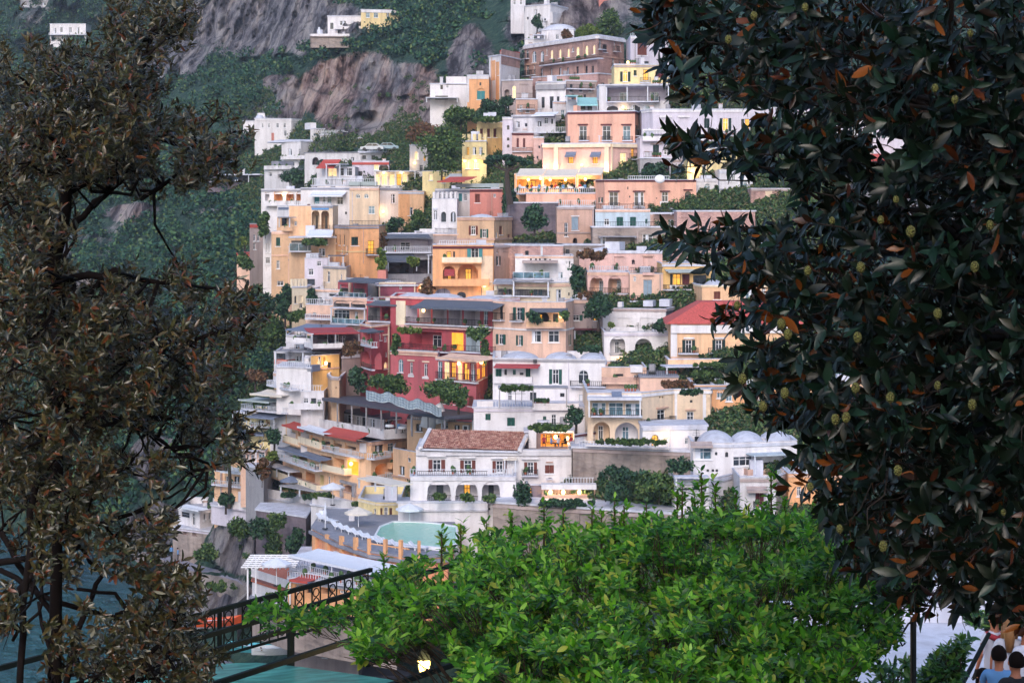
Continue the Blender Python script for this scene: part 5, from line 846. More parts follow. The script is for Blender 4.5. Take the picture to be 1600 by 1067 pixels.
def crownleaves(C, R, per, size, flat=1.0):
    """C (n,3) crown centres, R radii: leaf clumps scattered over lumpy crown volumes."""
    n = len(C); lob = 5
    LC = C[:, None, :]+rdir(n*lob).reshape(n, lob, 3)*(R[:, None, None]*.5)*np.array([1, 1, flat*.8])
    k = per//lob; d = rdir(n*lob*k).reshape(n, lob, k, 3); rad = (rng.random((n, lob, k, 1))**.4)*(R[:, None, None, None]*.62)
    P = LC[:, :, None, :]+d*rad*np.array([1, 1, flat]); P = P.reshape(-1, 3); m = len(P)
    X = rdir(m); Nn = d.reshape(-1, 3)+rdir(m)*.7+np.array([0, 0, .4]); Ln = np.full(m, size)*(.6+.8*rng.random(m))
    return leaves(P-X*Ln[:, None]*.5, X, Nn, Ln, Ln*.62, 'rhomb')
cand = []
for j in range(ny):
    for i in range(nx):
        px, py = pxs[i], pys[j]
        if not (-30 < px < 1010 and -20 < py < 900): continue
        if py > 150 and px > 395+max(0, 230-py)*1.6 - (max(0, py-560)*.25): continue
        if py < 150 and px > 900: continue
        if py > 100 and px > 640 and py < 230: continue
        if py > 760 and px > 230: continue
        if V[j, i, 2] < 3: continue
        q = RK[j, i]
        if rng.random() < (.0 if q > .75 else .06 if q > .4 else 1): cand.append((j, i))
cand = np.array(cand); w = np.array([V[j, i, 1]**1.2 for j, i in cand]); 
area = np.array([(4.4 if pxs[i] < -40 else 1)for j, i in cand])
sel = cand[rng.choice(len(cand), 2600, p=(w/w.sum()))]
C = V[sel[:, 0], sel[:, 1]]+rng.normal(size=(2600, 3))*np.array([1.5, 1.5, .6])+np.array([0, -.6, .8]); R = 1.3+2.6*rng.random(2600)**1.6
wv, wf = crownleaves(C, R, 110, .85, .85)

wo = npmesh('woodland', wv, wf, LM['far']); tag(wo, 'dark green scrub and woodland covering the far slopes and cliff ledges', 'woodland', kind='stuff')
barkm = simple('bark', '3A302B', .9)
def shrub(name, label, px, py, rx, ry, mat='mid', D=None, per=None, size=.5, group=None, cat='shrub', nc=None):
    """px,py centre; rx,ry half sizes in photo pixels."""
    if D is None: D = D0(px, py+ry)-1.5
    c = at(px, py, D); Rx, Rz = rx/F*D, ry/F*D; Ry = min(max(Rx, Rz), 2.6); mn = min(Rx, Rz); n = int(min(60, max(7, 4*Rx*Rz/mn/mn*1.6)))
    Cc = np.array([c]*n)+rdir(n)*(rng.random((n, 1))**.5)*np.array([max(0, Rx-mn*.35), Ry*.6, max(0, Rz-mn*.35)]); Rr = mn*(.55+.35*rng.random(n))
    v, f = crownleaves(Cc, Rr, per or int(min(420, max(70, 260*mn*mn/2))), size)
    root = empty(name, (c.x, c.y, c.z-Rz), label, cat, group); npmesh('crown', v, f, LM[mat], root, org=root.location)
    for ch in root.children: ch.location = (0, 0, 0)
    mb = MB(); b = root.location; t = cat == 'tree'
    mb.tube([(b.x, b.y+.4, b.z-(.8 if t else .1)), (b.x+.1, b.y+.3, c.z), (c.x, c.y+.2, c.z+Rz*.3)], [.16, .1, .04] if t else [.05, .04, .02], barkm)
    for q in range(5): mb.tube([(b.x+.05, b.y+.3, c.z-Rz*.5), tuple(Cc[q % n])], [.06, .02], barkm, 5)
    mb.build('trunk', root)
    return root
SHR = [('tree', 'tall bushy tree hanging left of the crenellated yellow tower', 690, 232, 30, 44, 'mid', 305), ('tree', 'brownish tree mass above the tall bushy tree', 668, 205, 26, 26, 'rust', 318),
 ('tree', 'dark tree clump behind the lemon yellow house', 765, 172, 34, 20, 'dark', 330), ('tree', 'olive tree band left of the orange chapel terraces', 720, 182, 40, 14, 'mid', 335), ('shrub', 'green roof hedge over the lemon yellow house', 765, 186, 26, 5, 'mid', 317),
 ('tree', 'dark trees beside the orange arched-door house', 790, 160, 12, 10, 'dark', 325), ('tree', 'rounded green tree at the top edge left of the magnolia', 950, 40, 26, 24, 'mid', 372), ('tree', 'bright olive bush above the brick palazzo roof', 920, 50, 24, 14, 'lime', 370),
 ('shrub', 'dark red vine beside the domed white house at the top', 886, 55, 9, 10, 'rust', 368), ('tree', 'dark conifer in front of the topmost white house', 839, 36, 9, 12, 'dark', 384),
 ('tree', 'dark green bushes behind the right end of the lit pink palazzo', 1022, 268, 22, 16, 'dark', 282), ('shrub', 'dark trees left of the blocky white house on the terraces', 462, 276, 22, 16, 'dark', 375),
 ('tree', 'round dark green tree in front of the dark stone wall', 835, 336, 25, 24, 'dark', 266), ('shrub', 'dark bush at the foot of the umbrella pine', 796, 320, 13, 22, 'dark', 283), ('shrub', 'climbing green plants on the white house left of the blocky tower', 414, 350, 12, 22, 'mid', 300),
 ('shrub', 'hanging green plant on the small orange house', 650, 340, 14, 12, 'mid', 298), ('shrub', 'dark ivy left of the small orange house', 616, 350, 12, 18, 'dark', 300), ('shrub', 'green creeper on the left corner of the grey canopied house', 597, 408, 8, 22, 'lime', 268),
 ('shrub', 'bright green trailing plant on the grey canopied house', 646, 412, 11, 14, 'lime', 266), ('shrub', 'rusty vine above the grey canopied house', 600, 375, 7, 16, 'rust', 272), ('shrub', 'brown bush beside the glowing lamp of the red upper block', 668, 450, 12, 16, 'rust', 256),
 ('shrub', 'row of pot plants on the terrace beside the two tall arches', 490, 378, 26, 5, 'mid', 284), ('shrub', 'green bushes above the terrace of the peach tower', 385, 410, 14, 14, 'mid', 310), ('tree', 'bright bush on the valley edge by the narrow mauve house', 382, 376, 7, 10, 'lime', 325),
 ('tree', 'dark tree below the lit terrace at the town edge', 405, 475, 26, 24, 'dark', 285), ('tree', 'olive tree below the lit terrace at the town edge', 378, 480, 18, 26, 'mid', 295), ('tree', 'dark cypress-like tree left of the cream crenellated tower', 445, 470, 12, 34, 'dark', 280),
 ('shrub', 'bushes at the foot of the cream crenellated tower', 465, 492, 18, 10, 'mid', 268), ('tree', 'dark bush right of the cream crenellated tower', 487, 462, 7, 16, 'dark', 268), ('tree', 'grey-green tree left of the slate-blue canopy', 420, 520, 30, 30, 'mid', 285),
 ('tree', 'grey-green tree below the slate-blue canopy at the town edge', 405, 565, 28, 24, 'far', 280), ('tree', 'rusty tree left of the yellow houses', 398, 590, 18, 14, 'rust', 276), ('tree', 'dark tree standing left of the rusty tree', 360, 580, 22, 24, 'dark', 285),
 ('shrub', 'hanging wisteria over the shell arches corner', 478, 600, 0.1, 0.1, 'mid', 250), ('shrub', 'dense hedge under the red tower wing', 605, 597, 34, 20, 'mid', 232), ('shrub', 'dark leafy bush under the rose-red wall', 690, 612, 34, 18, 'mid', 224), ('tree', 'bushy tree left of the white house corner', 716, 618, 20, 20, 'mid', 222),
 ('shrub', 'brownish vine over the steps by the red canopy', 548, 545, 20, 14, 'rust', 246), ('shrub', 'dark green bush below the vine by the stone pier', 560, 590, 14, 22, 'dark', 244), ('shrub', 'green vine over the first balcony of the red hotel', 640, 516, 24, 5, 'lime', 233),
 ('shrub', 'green vine spilling over the corner balcony of the red hotel', 744, 522, 22, 12, 'mid', 230), ('shrub', 'vine strand hanging down the red hotel corner', 758, 550, 8, 22, 'mid', 231), ('shrub', 'vine strand hanging beside the red tower wing', 618, 535, 6, 20, 'mid', 234),
 ('shrub', 'vine framing the balcony with the yellow lamp', 835, 495, 12, 10, 'dark', 232), ('shrub', 'vine right of the balcony with the yellow lamp', 882, 494, 9, 8, 'mid', 231), ('tree', 'tall dark creeper between the beige and pink-white houses', 902, 440, 13, 40, 'dark', 242),
 ('shrub', 'rusty creeper arching over the pink-white house', 925, 398, 26, 9, 'rust', 250), ('tree', 'wide dark bush below the pink arcade', 935, 480, 34, 28, 'dark', 236), ('shrub', 'rusty bush top left of the pink arcade', 925, 462, 20, 8, 'rust', 238),
 ('shrub', 'dark plants on the balcony left of the white double loggia', 922, 545, 20, 6, 'dark', 228), ('shrub', 'plants on the right corner of the white double loggia terrace', 1030, 508, 10, 12, 'dark', 230), ('shrub', 'small green bush on the white double loggia terrace', 954, 508, 4, 5, 'lime', 232),
 ('shrub', 'green climbing plants along the pergola of the tile-roofed palazzo', 1120, 570, 46, 4, 'mid', 220), ('shrub', 'pot plants below the tile-roofed palazzo', 1100, 585, 30, 8, 'mid', 220), ('shrub', 'dry reeds on the terrace below the white arcade', 1060, 600, 30, 7, 'rust', 214),
 ('shrub', 'potted hedge on the peach apartment roof', 1080, 612, 18, 5, 'dark', 203), ('shrub', 'green mound on the porch of the white lower storey', 795, 606, 16, 5, 'mid', 211), ('shrub', 'second green mound on the white porch roof', 820, 606, 12, 4, 'mid', 211),
 ('shrub', 'leafy pergola strip over the gold-lit terrace', 862, 668, 40, 6, 'mid', 204), ('tree', 'bare-branched bush right of the white lower storey', 900, 650, 16, 16, 'dark', 207), ('shrub', 'row of plants on the stone wall terrace', 985, 690, 60, 4, 'mid', 200),
 ('shrub', 'dark hedge top under the long stone wall', 975, 742, 42, 14, 'dark', 197), ('shrub', 'broad dark hedge in front of the stone wall', 1030, 760, 48, 26, 'mid', 195), ('shrub', 'hedge with white blossoms beside the orange-lit restaurant', 960, 765, 26, 18, 'dark', 196), ('tree', 'dark tree between hedge and domed white house', 1064, 730, 20, 16, 'dark', 196),
 ('shrub', 'ivy covering the corner left of the orange-lit restaurant', 818, 770, 14, 20, 'dark', 199), ('shrub', 'trailing plants in front of the orange-lit restaurant', 880, 786, 50, 5, 'dark', 197), ('shrub', 'pot plants in the left arch of the villa loggia', 686, 776, 14, 5, 'mid', 200), ('shrub', 'pot plants in the middle arch of the villa loggia', 728, 777, 14, 6, 'mid', 200), ('shrub', 'pot plants in the right arch of the villa loggia', 767, 779, 14, 6, 'mid', 200),
 ('tree', 'dark round tree left of the peach hotel', 428, 678, 14, 16, 'dark', 248), ('tree', 'bare brown bush behind the round tree by the peach hotel', 446, 648, 12, 14, 'rust', 252), ('shrub', 'green bush between the peach hotel and the palm', 425, 715, 10, 12, 'lime', 246), ('tree', 'rusty bush beside the glazed doors house', 410, 730, 9, 22, 'rust', 244),
 ('shrub', 'vine-covered pergola strip under the peach hotel', 460, 762, 26, 4, 'lime', 243), ('shrub', 'second vine strip under the peach hotel arch', 504, 774, 22, 4, 'mid', 231), ('shrub', 'pot plants on the stepped terraces', 450, 773, 12, 4, 'dark', 241.5), ('shrub', 'more pot plants further along the stepped terraces', 482, 776, 12, 4, 'dark', 239), ('shrub', 'plants by the curved stair of the pool', 560, 787, 14, 4, 'mid', 223.5),
 ('tree', 'dark tree above the curved parapet terrace', 352, 780, 12, 14, 'dark', 252), ('shrub', 'ivy hanging on the cliff below the parapet', 372, 828, 22, 18, 'mid', 246), ('shrub', 'long ivy curtain on the cliff left of the pool', 430, 835, 22, 34, 'mid', 236), ('shrub', 'scrub on the cliff above the coast path', 320, 862, 20, 14, 'mid', 248), ('shrub', 'scrub at the cliff foot beside the lattice pergola', 400, 895, 16, 10, 'dark', 232), ('shrub', 'scrub along the outer edge of the coast path', 345, 915, 26, 8, 'mid', 232), ('shrub', 'bright weeds on the coast path wall', 245, 880, 12, 16, 'lime', 256),
 ('shrub', 'long ivy curtain on the cliff just left of the pool wall', 462, 850, 14, 36, 'dark', 228),
 ('shrub', 'thick ivy over the cliff wall below the stepped terraces', 432, 815, 18, 14, 'mid', 229), ('shrub', 'ivy tongue hanging from the corner of the stepped terraces', 404, 822, 14, 20, 'dark', 233), ('shrub', 'weeds on the rough stone sea wall', 520, 958, 30, 10, 'mid', 181), ('shrub', 'bushes at the top of the rough stone sea wall', 430, 932, 20, 6, 'lime', 181)]
for nm, lb, px, py, rx, ry, mt, D in SHR:
    if rx < 1: continue
    shrub(nm, lb, px, py, rx, ry, mt, D, size=.38 if D < 250 else .48, cat='tree' if nm == 'tree' else 'shrub')
def pinetree():
    D = 279; root = empty('umbrella_pine', tuple(at(797, 318, D)), 'umbrella pine with a flat dark crown over the restaurant', 'tree')
    cs = [(772, 248, 14), (790, 246, 15), (808, 249, 14), (822, 255, 10), (764, 254, 9), (798, 254, 12)]
    Cc = np.array([at(x, y, D) for x, y, r in cs]); Rr = np.array([r/F*D for *_, r in cs]); v, f = crownleaves(Cc, Rr, 900, .35, .42)
    npmesh('crown', v, f, LM['pine'], root, org=root.location).location = (0, 0, 0)
    mb = MB(); b = at(797, 320, D); t = at(792, 268, D); mb.tube([b, at(793, 292, D), t], [.5, .38, .3], barkm, 8)
    for x, y, r in cs: mb.tube([t, at((792+x)/2, 262, D), at(x, y, D)], [.2, .14, .06], barkm, 5)
    mb.build('trunk', root)
pinetree()
def palm(label, px, py, D, h, group):
    c = at(px, py, D); root = empty('palm_tree', (c.x, c.y, c.z-h), label, 'palm', group); mb = MB(); mb.tube([(c.x, c.y, c.z-h-1), (c.x+.1, c.y, c.z-h/2), c], [.3, .22, .2], barkm, 7); mb.build('trunk', root)
    P = []; X = []; Nn = []; Ln = []
    for q in range(26):
        a = rng.random()*2*PI; e = rng.random()*1.2-.15; d = np.array([math.cos(a)*math.cos(e), math.sin(a)*math.cos(e), math.sin(e)]); L_ = 2.4+rng.random()
        for s in np.linspace(.1, 1, 16):
            p = np.array(c)+d*L_*s+np.array([0, 0, -1.3*s*s]); side = np.cross(d, (0, 0, 1)); side /= np.linalg.norm(side)
            for sg in (-1, 1): P.append(p); X.append(side*sg+d*.7+np.array([0, 0, -.35])); Nn.append((0, 0, 1)); Ln.append(.75*(1.1-s*.6))
    v, f = leaves(np.array(P), np.array(X), np.array(Nn, float), np.array(Ln), np.full(len(P), .09), 'rhomb'); npmesh('crown', v, f, LM['mid'], root, org=root.location).location = (0, 0, 0)
palm('palm by the hidden terraces left of the peach hotel', 358, 720, 252, 5, 'palms at the town edge')
palm('palm between the slate-blue canopies at the town edge', 352, 662, 256, 5, 'palms at the town edge')
palm('small palm beside the rose shell-arch house', 372, 640, 262, 3, 'palms at the town edge')
# ------------------------------------------------------------ people
def figure(name, label, loc, rot, pose, h, top, bottom, hair, group=None, longhair=False, skinm='skin', detail=False):
    """One continuous skinned body; clothing is painted per body region with separate garment shells as children."""
    root = empty(name, loc, label, 'person', group); root.rotation_euler = (0, 0, rot); k = h/1.72
    sit = pose == 'sit'; hip = .47 if sit else .92
    # joints, facing -Y
    J = dict(pel=(0, 0, hip), bel=(0, -.01, hip+.16), che=(0, -.01, hip+.36), nek=(0, .0, hip+.54), hb=(0, -.005, hip+.60), hc=(0, -.02, hip+.70), ht=(0, -.01, hip+.79))
    R = dict(pel=.135, bel=.115, che=.135, nek=.055, hb=.06, hc=.09, ht=.07)
    E = [('pel', 'bel'), ('bel', 'che'), ('che', 'nek'), ('nek', 'hb'), ('hb', 'hc'), ('hc', 'ht')]
    for s, t in ((-1, 'l'), (1, 'r')):
        J['sh'+t] = (.17*s, 0, hip+.48); R['sh'+t] = .055
        if pose == 'raise' and s == 1: J['el'+t] = (.33, -.12, hip+.40); J['wr'+t] = (.24, -.30, hip+.58)
        elif sit: J['el'+t] = (.24*s, -.08, hip+.22); J['wr'+t] = (.16*s, -.30, hip+.2)
        else: J['el'+t] = (.24*s, .02, hip+.22); J['wr'+t] = (.25*s, -.08, hip-.02)
        R['el'+t] = .038; R['wr'+t] = .026
        J['hip'+t] = (.09*s, 0, hip-.04); R['hip'+t] = .09
        if sit: J['kn'+t] = (.12*s, -.42, hip+.02); J['an'+t] = (.12*s, -.40, .08); J['to'+t] = (.13*s, -.56, .04)
        else: J['kn'+t] = (.11*s, -.02, .49); J['an'+t] = (.11*s, .02, .09); J['to'+t] = (.13*s, -.14, .04)
        R['kn'+t] = .055; R['an'+t] = .036; R['to'+t] = .03
        E += [('che', 'sh'+t), ('sh'+t, 'el'+t), ('el'+t, 'wr'+t), ('pel', 'hip'+t), ('hip'+t, 'kn'+t), ('kn'+t, 'an'+t), ('an'+t, 'to'+t)]
        w = Vector(J['wr'+t]); d = (w-Vector(J['el'+t])).normalized(); sd = Vector((s, 0, 0)); J['pa'+t] = tuple(w+d*.06); R['pa'+t] = .03; E.append(('wr'+t, 'pa'+t))
        fw = Vector((0, -1, 0)) if abs(d.z) > .5 else Vector((1, 0, 0))
        for q in range(4):
            o = fw*((q-1.5)*.02); L_ = (.075, .085, .08, .062)[q]; a, b = 'f%s%d' % (t, q), 'g%s%d' % (t, q)
            J[a] = tuple(w+d*.10+o); R[a] = .010; J[b] = tuple(w+d*(.10+L_*.6)+o+Vector((0, -.012, -.01))); R[b] = .008; J[b+'e'] = tuple(w+d*(.10+L_)+o+Vector((0, -.03, -.02))); R[b+'e'] = .006
            E += [('pa'+t, a), (a, b), (b, b+'e')]
        J['th'+t] = tuple(w+d*.06-fw*.045); R['th'+t] = .010; J['ti'+t] = tuple(w+d*.10-fw*.055); R['ti'+t] = .008; E += [('pa'+t, 'th'+t), ('th'+t, 'ti'+t)]
    ks = list(J); me = bpy.data.meshes.new(name+'_body'); me.from_pydata([tuple(c*k for c in J[q]) for q in ks], [(ks.index(a), ks.index(b)) for a, b in E], [])
    o = bpy.data.objects.new('t', me); COL.objects.link(o); sk = o.modifiers.new('s', 'SKIN'); sk.use_smooth_shade = True
    bpy.context.view_layer.update()
    if not me.skin_vertices: me.attributes  # created by the modifier
    for i, q in enumerate(ks): me.skin_vertices[0].data[i].radius = (R[q]*k*(1.25 if q in ('che', 'pel', 'bel') else 1), R[q]*k); me.skin_vertices[0].data[i].use_root = (q == 'pel')
    ss = o.modifiers.new('u', 'SUBSURF'); ss.levels = ss.render_levels = 2 if detail else 1
    dg = bpy.context.evaluated_depsgraph_get(); dg.update(); bm = bpy.data.meshes.new_from_object(o.evaluated_get(dg)); bpy.data.objects.remove(o)
    bm.materials.clear(); mats = [M[skinm], M[top], M[bottom], M['dframe']]
    for m_ in mats: bm.materials.append(m_)
    sl = .30 if top != 'sleeveless' else 0
    for p in bm.polygons:
        x, y, z = [c/k for c in p.center]; zi = 0
        if z < .09 and not (sit and z > .2): zi = 3
        elif z < hip-.02 or (sit and y < -.16 and z < hip+.14 and abs(x) < .2): zi = 2
        elif z < hip+.52 and abs(x) < (.24 if detail else .27) and not ('facing the camera' in (label or '') and z > hip+.38): zi = 1
        p.material_index = zi; p.use_smooth = True
    bo = bpy.data.objects.new('body', bm); COL.objects.link(bo); bo.parent = root
    hb = MB(); cz = (hip+.70)*k; hb.ell((0, .03*k, cz+.016*k), (.1*k, .108*k, .12*k), M[hair], 14, 8, -.55)
    if longhair: hb.tube([(0, .06*k, cz+.03*k), (0, .10*k, cz-.12*k), (0, .10*k, cz-.36*k)], [.09*k, .085*k, .05*k], M[hair], 10); hb.tube([(.075*k, .0, cz), (.09*k, -.02*k, cz-.16*k), (.08*k, -.06*k, cz-.3*k)], [.035*k, .035*k, .02*k], M[hair], 8); hb.tube([(-.075*k, .0, cz), (-.09*k, -.02*k, cz-.16*k), (-.08*k, -.06*k, cz-.3*k)], [.035*k, .035*k, .02*k], M[hair], 8)
    i0 = len(hb.v)
    ho = MB(); ho.v = [(a+root.location.x, b+root.location.y, c+root.location.z) for a, b, c in hb.v]; ho.f = hb.f; ho.m = hb.m; ho.mats = hb.mats; ho.build('hair', root, smooth=True)
    if detail:
        fb = MB(); q = root.location
        for s in (-1, 1): fb.ell((q.x+.034*s*k, q.y-.100*k, q.z+cz+.005*k), (.013*k, .006*k, .008*k), M['dframe'], 8, 4)
        fb.build('eyes', root); nb = MB(); nb.ell((q.x, q.y-.108*k, q.z+cz-.02*k), (.014*k, .02*k, .022*k), M[skinm], 8, 4); nb.build('nose', root, smooth=True)
        mb2 = MB(); mb2.ell((q.x, q.y-.098*k, q.z+cz-.052*k), (.026*k, .008*k, .007*k), M['terra'], 8, 4); mb2.build('mouth', root)
        for s in (-1, 1): eb = MB(); eb.ell((q.x+.09*s*k, q.y, q.z+cz-.01*k), (.012*k, .02*k, .03*k), M[skinm], 8, 4); eb.build('ear', root, smooth=True)
    return root
def copytree(o, loc, rz, label=None):
    c = o.copy(); COL.objects.link(c); c.location = loc; c.rotation_euler = (0, 0, rz)
    if label: c['label'] = label
    for ch in list(o.children):
        d = ch.copy(); COL.objects.link(d); d.parent = c
        for g in list(ch.children): e = g.copy(); COL.objects.link(e); e.parent = d
    return c
# diners at the glowing restaurant
diners = []
for i, px in enumerate([812, 824, 831, 843, 851, 862, 868, 880, 889, 897, 906, 914, 922, 931]):
    D = 289.6-(i % 2)*1.2; _, z = (0, CZ-(299.5-HY)/F*D); x = (px-800)/F*D; rz = (i % 2)*PI+random.uniform(-.6, .6)
    if i < 4:
        diners.append(figure('person', None, (x, D, z), rz, 'sit', 1.72, ('shirtw', 'shirtd', 'shirtr', 'shirtb')[i], 'shirtd', ('hair', 'blond')[i % 2], 'diners on the glowing terrace')); o = diners[-1]
    else: o = copytree(diners[i % 4], (x, D, z), rz)
    o['label'] = 'diner seated behind the railing of the glowing restaurant terrace'; o['category'] = 'person'
def rtable(label, px, py, D, group, first=[None]):
    c = at(px, py, D)
    if first[0] is None:
        r = empty('table', c, label, 'table', group); a = MB(); a.ell((c.x, c.y, c.z+.72), (.5, .5, .04), M['cloth'], 16, 4, -1); a.tube([(c.x, c.y, c.z+.45), (c.x, c.y, c.z+.73)], [.56, .5], M['cloth'], 16); a.build('tablecloth', r, smooth=True)
        b = MB(); b.tube([(c.x, c.y, c.z), (c.x, c.y, c.z+.7)], .05, M['iron'], 8); b.tube([(c.x, c.y, c.z), (c.x, c.y, c.z+.03)], .28, M['iron'], 12); b.build('leg', r); first[0] = r; return r
    return copytree(first[0], c, 0, label)
RT_ = []
def rtable_first(): return RT_[0]
for i, px in enumerate([818, 837, 856, 874, 893, 910, 927]): RT_ += [rtable('white clothed table at the rail of the glowing restaurant', px, 299.5, 289, 'restaurant tables')]
for i, (px, py, D) in enumerate([(604, 672, 233.5), (613, 673, 233), (622, 675, 232.5), (634, 676, 232), (644, 677, 231.5), (655, 678, 231), (668, 677, 230.5), (678, 676, 230)]):
    x, y, z = at(px, py, D); o = copytree(diners[(i+1) % 4], (x, y, z), i*1.3); o['label'] = 'guest seated on the open end of the dark-roofed terrace restaurant'; o['category'] = 'person'; o['group'] = 'guests of the dark-roofed restaurant'
for i, (px, py, D) in enumerate([(609, 673, 232.8), (629, 676, 231.8), (650, 678, 230.8), (673, 677, 229.8)]):
    o = copytree(rtable_first(), at(px, py, D), 0); o['label'] = 'white clothed table on the open end of the dark-roofed terrace restaurant'; o['group'] = 'tables of the dark-roofed restaurant'
for i, (px, py, D) in enumerate([(850, 698, 209.5), (861, 699, 209), (872, 699, 209.5), (884, 699, 209), (892, 698, 209.6)]):
    x, y, z = at(px, py, D); o = copytree(diners[(i+2) % 4], (x, y, z), i*1.7); o['label'] = 'guest seated on the gold-lit pergola terrace above the villa'; o['category'] = 'person'; o['group'] = 'guests of the gold-lit terrace'
def parasol(label, px, py, D, mat, group, open_=True):
    c = at(px, py, D); r = empty('parasol', c, label, 'parasol', group); x, y, z = c; b = MB(); b.tube([(x, y, z), (x, y, z+2.5)], .04, M['frame'], 6); b.tube([(x, y, z), (x, y, z+.08)], .3, M['iron'], 10); b.build('pole', r); a = MB()
    if open_:
        n = 8; top = (x, y, z+2.6); R_ = [(x+1.4*math.cos(2*PI*k/n), y+1.4*math.sin(2*PI*k/n), z+2.05) for k in range(n)]
        for k in range(n): p, q = R_[k], R_[(k+1) % n]; a.poly([p, q, top], M[mat]); a.poly([(q[0], q[1], q[2]-.18), q, p, (p[0], p[1], p[2]-.18)][::-1], M[mat])
    else: a.tube([(x, y, z+1.0), (x, y, z+1.5), (x, y, z+2.6)], [.1, .17, .03], M[mat], 8)
    a.build('canopy', r); return r
parasol('closed white parasol on the pool deck left of the loungers', 508, 826, 197, 'cloth', 'parasols', False)
parasol('open white parasol beside the white pool wall', 640, 826, 200.5, 'cloth', 'parasols')
parasol('open cream parasol near the yellow tower house by the pool', 560, 832, 199, 'canvas', 'parasols')
parasol('open blue-grey parasol on the upper garden terrace', 455, 776, 244, 'bluecan', 'parasols')
parasol('open white parasol on the lower garden terrace', 520, 789, 226, 'cloth', 'parasols')
parasol('open white parasol on the terracotta sun terrace', 432, 915, 182, 'cloth', 'parasols')
# bathers and walkers on the coast path
f1 = figure('person', 'walker in pale blue on the coast path', at(268, 872, 262), .5, 'stand', 1.72, 'shirtb', 'shirtd', 'hair'); copytree(f1, at(278, 876, 260), 2, 'walker just right of the one in pale blue on the coast path')
for px, py, l in ((776, 655, 'x'),): pass
f2 = figure('person', 'guest in white by the grey-roofed terrace restaurant tables', at(648, 680, 236), 1, 'stand', 1.7, 'shirtw', 'shirtd', 'hair')
# ------------------------------------------------------------ pool
D = 222
pd = MB(); DZ = CZ-(838-HY)/F*222
pool = empty('swimming_pool', at(630, 838, 192), 'curved turquoise swimming pool on the orange-walled deck', 'pool')
wm_, nt_, P_, N_, L_ = newmat('pool_water'); P_.inputs['Base Color'].default_value = (*lin('86C9B8'), 1); P_.inputs['Roughness'].default_value = .08
nb_ = nnoise(N_, L_, 2.2, 3, pos(N_)); bp_ = N_.new('ShaderNodeBump'); bp_.inputs['Distance'].default_value = .15; L_.new(nb_.outputs[0], bp_.inputs['Height']); L_.new(bp_.outputs[0], P_.inputs['Normal'])
DKZ = CZ-(826-HY)/F*199+.21   # deck height of the orange curved wall
def deck(px, D_): return ((px-800)/F*D_, D_)
pts = [(588, 192.4), (600, 189.9), (625, 187.9), (655, 186.4), (690, 185.4), (712, 187.4), (712, 197.4), (680, 199.4), (650, 200.4), (615, 200.4), (595, 197.4)]
ring = [deck(*q) for q in pts]
a = MB(); a.poly([(x, y, DKZ+.22) for x, y in ring], wm_); a.build('water', pool)
b = MB()
for i in range(len(ring)):
    p, q = ring[i], ring[(i+1) % len(ring)]; cx_, cy_ = sum(r[0] for r in ring)/len(ring), sum(r[1] for r in ring)/len(ring)
    ex = lambda r: (cx_+(r[0]-cx_)*1.05, cy_+(r[1]-cy_)*1.08)
    P1, Q1 = ex(p), ex(q); b.hexa([(*p, DKZ), (*q, DKZ), (*Q1, DKZ), (*P1, DKZ)], [(*p, DKZ+.3), (*q, DKZ+.3), (*Q1, DKZ+.3), (*P1, DKZ+.3)], M['frame'])
b.build('rim', pool)
def lounger(loc, rz, label, group, first=[None]):
    if first[0] is None:
        x, y, z = loc; r = empty('sun_lounger', loc, label, 'sun lounger', group); a = MB(); a.box(x-.33, x+.33, y-.5, y+.75, z+.28, z+.36, M['cloth']); a.build('seat', r)
        b = MB(); b.hexa([(x-.33, y+.76, z+.28), (x+.33, y+.76, z+.28), (x+.33, y+1.3, z+.75), (x-.33, y+1.3, z+.75)], [(x-.33, y+.76, z+.36), (x+.33, y+.76, z+.36), (x+.33, y+1.25, z+.83), (x-.33, y+1.25, z+.83)], M['cloth']); b.build('backrest', r)
        for sx in (-1, 1):
            for sy in (-.4, .65): c = MB(); c.box(x+sx*.28-.03, x+sx*.28+.03, y+sy, y+sy+.06, z, z+.279, M['frame']); c.build('leg', r)
        first[0] = r; return r
    return copytree(first[0], loc, rz, label)
for i, (px, D_) in enumerate([(502, 203.0), (511, 202.0), (520, 201.0), (535, 197.0), (545, 195.5), (556, 194.0), (567, 192.5), (578, 191.0), (590, 189.5), (602, 188.0), (616, 187.0), (630, 186.0), (645, 185.4), (660, 185.0)]):
    x, y = deck(px, D_); lounger((x, y, DKZ+.01), .9+i*.03, 'white sun lounger in the curved row round the turquoise pool', 'sun loungers round the pool')
# white lattice pergola
lp = empty('lattice_pergola', at(420, 905, 186), 'white lattice pergola over the terracotta sun terrace', 'pergola'); Dl = 186
c0 = at(390, 880, Dl); zt = c0.z
for q in range(9): m_ = MB(); x = c0.x+q*.52; m_.box(x, x+.1, Dl-3, Dl+3.5, zt, zt+.12, M['frame']); m_.build('slat', lp)
for q in range(7): m_ = MB(); y = Dl-3+q*1.05; m_.box(c0.x-.4, c0.x+4.6, y, y+.12, zt+.125, zt+.25, M['frame']); m_.build('slat', lp)
for x in (c0.x+.1, c0.x+4.0):
    for y in (Dl-2.7, Dl+3.1): m_ = MB(); m_.box(x, x+.14, y, y+.14, zt-3.4, zt-.003, M['frame']); m_.build('post', lp)
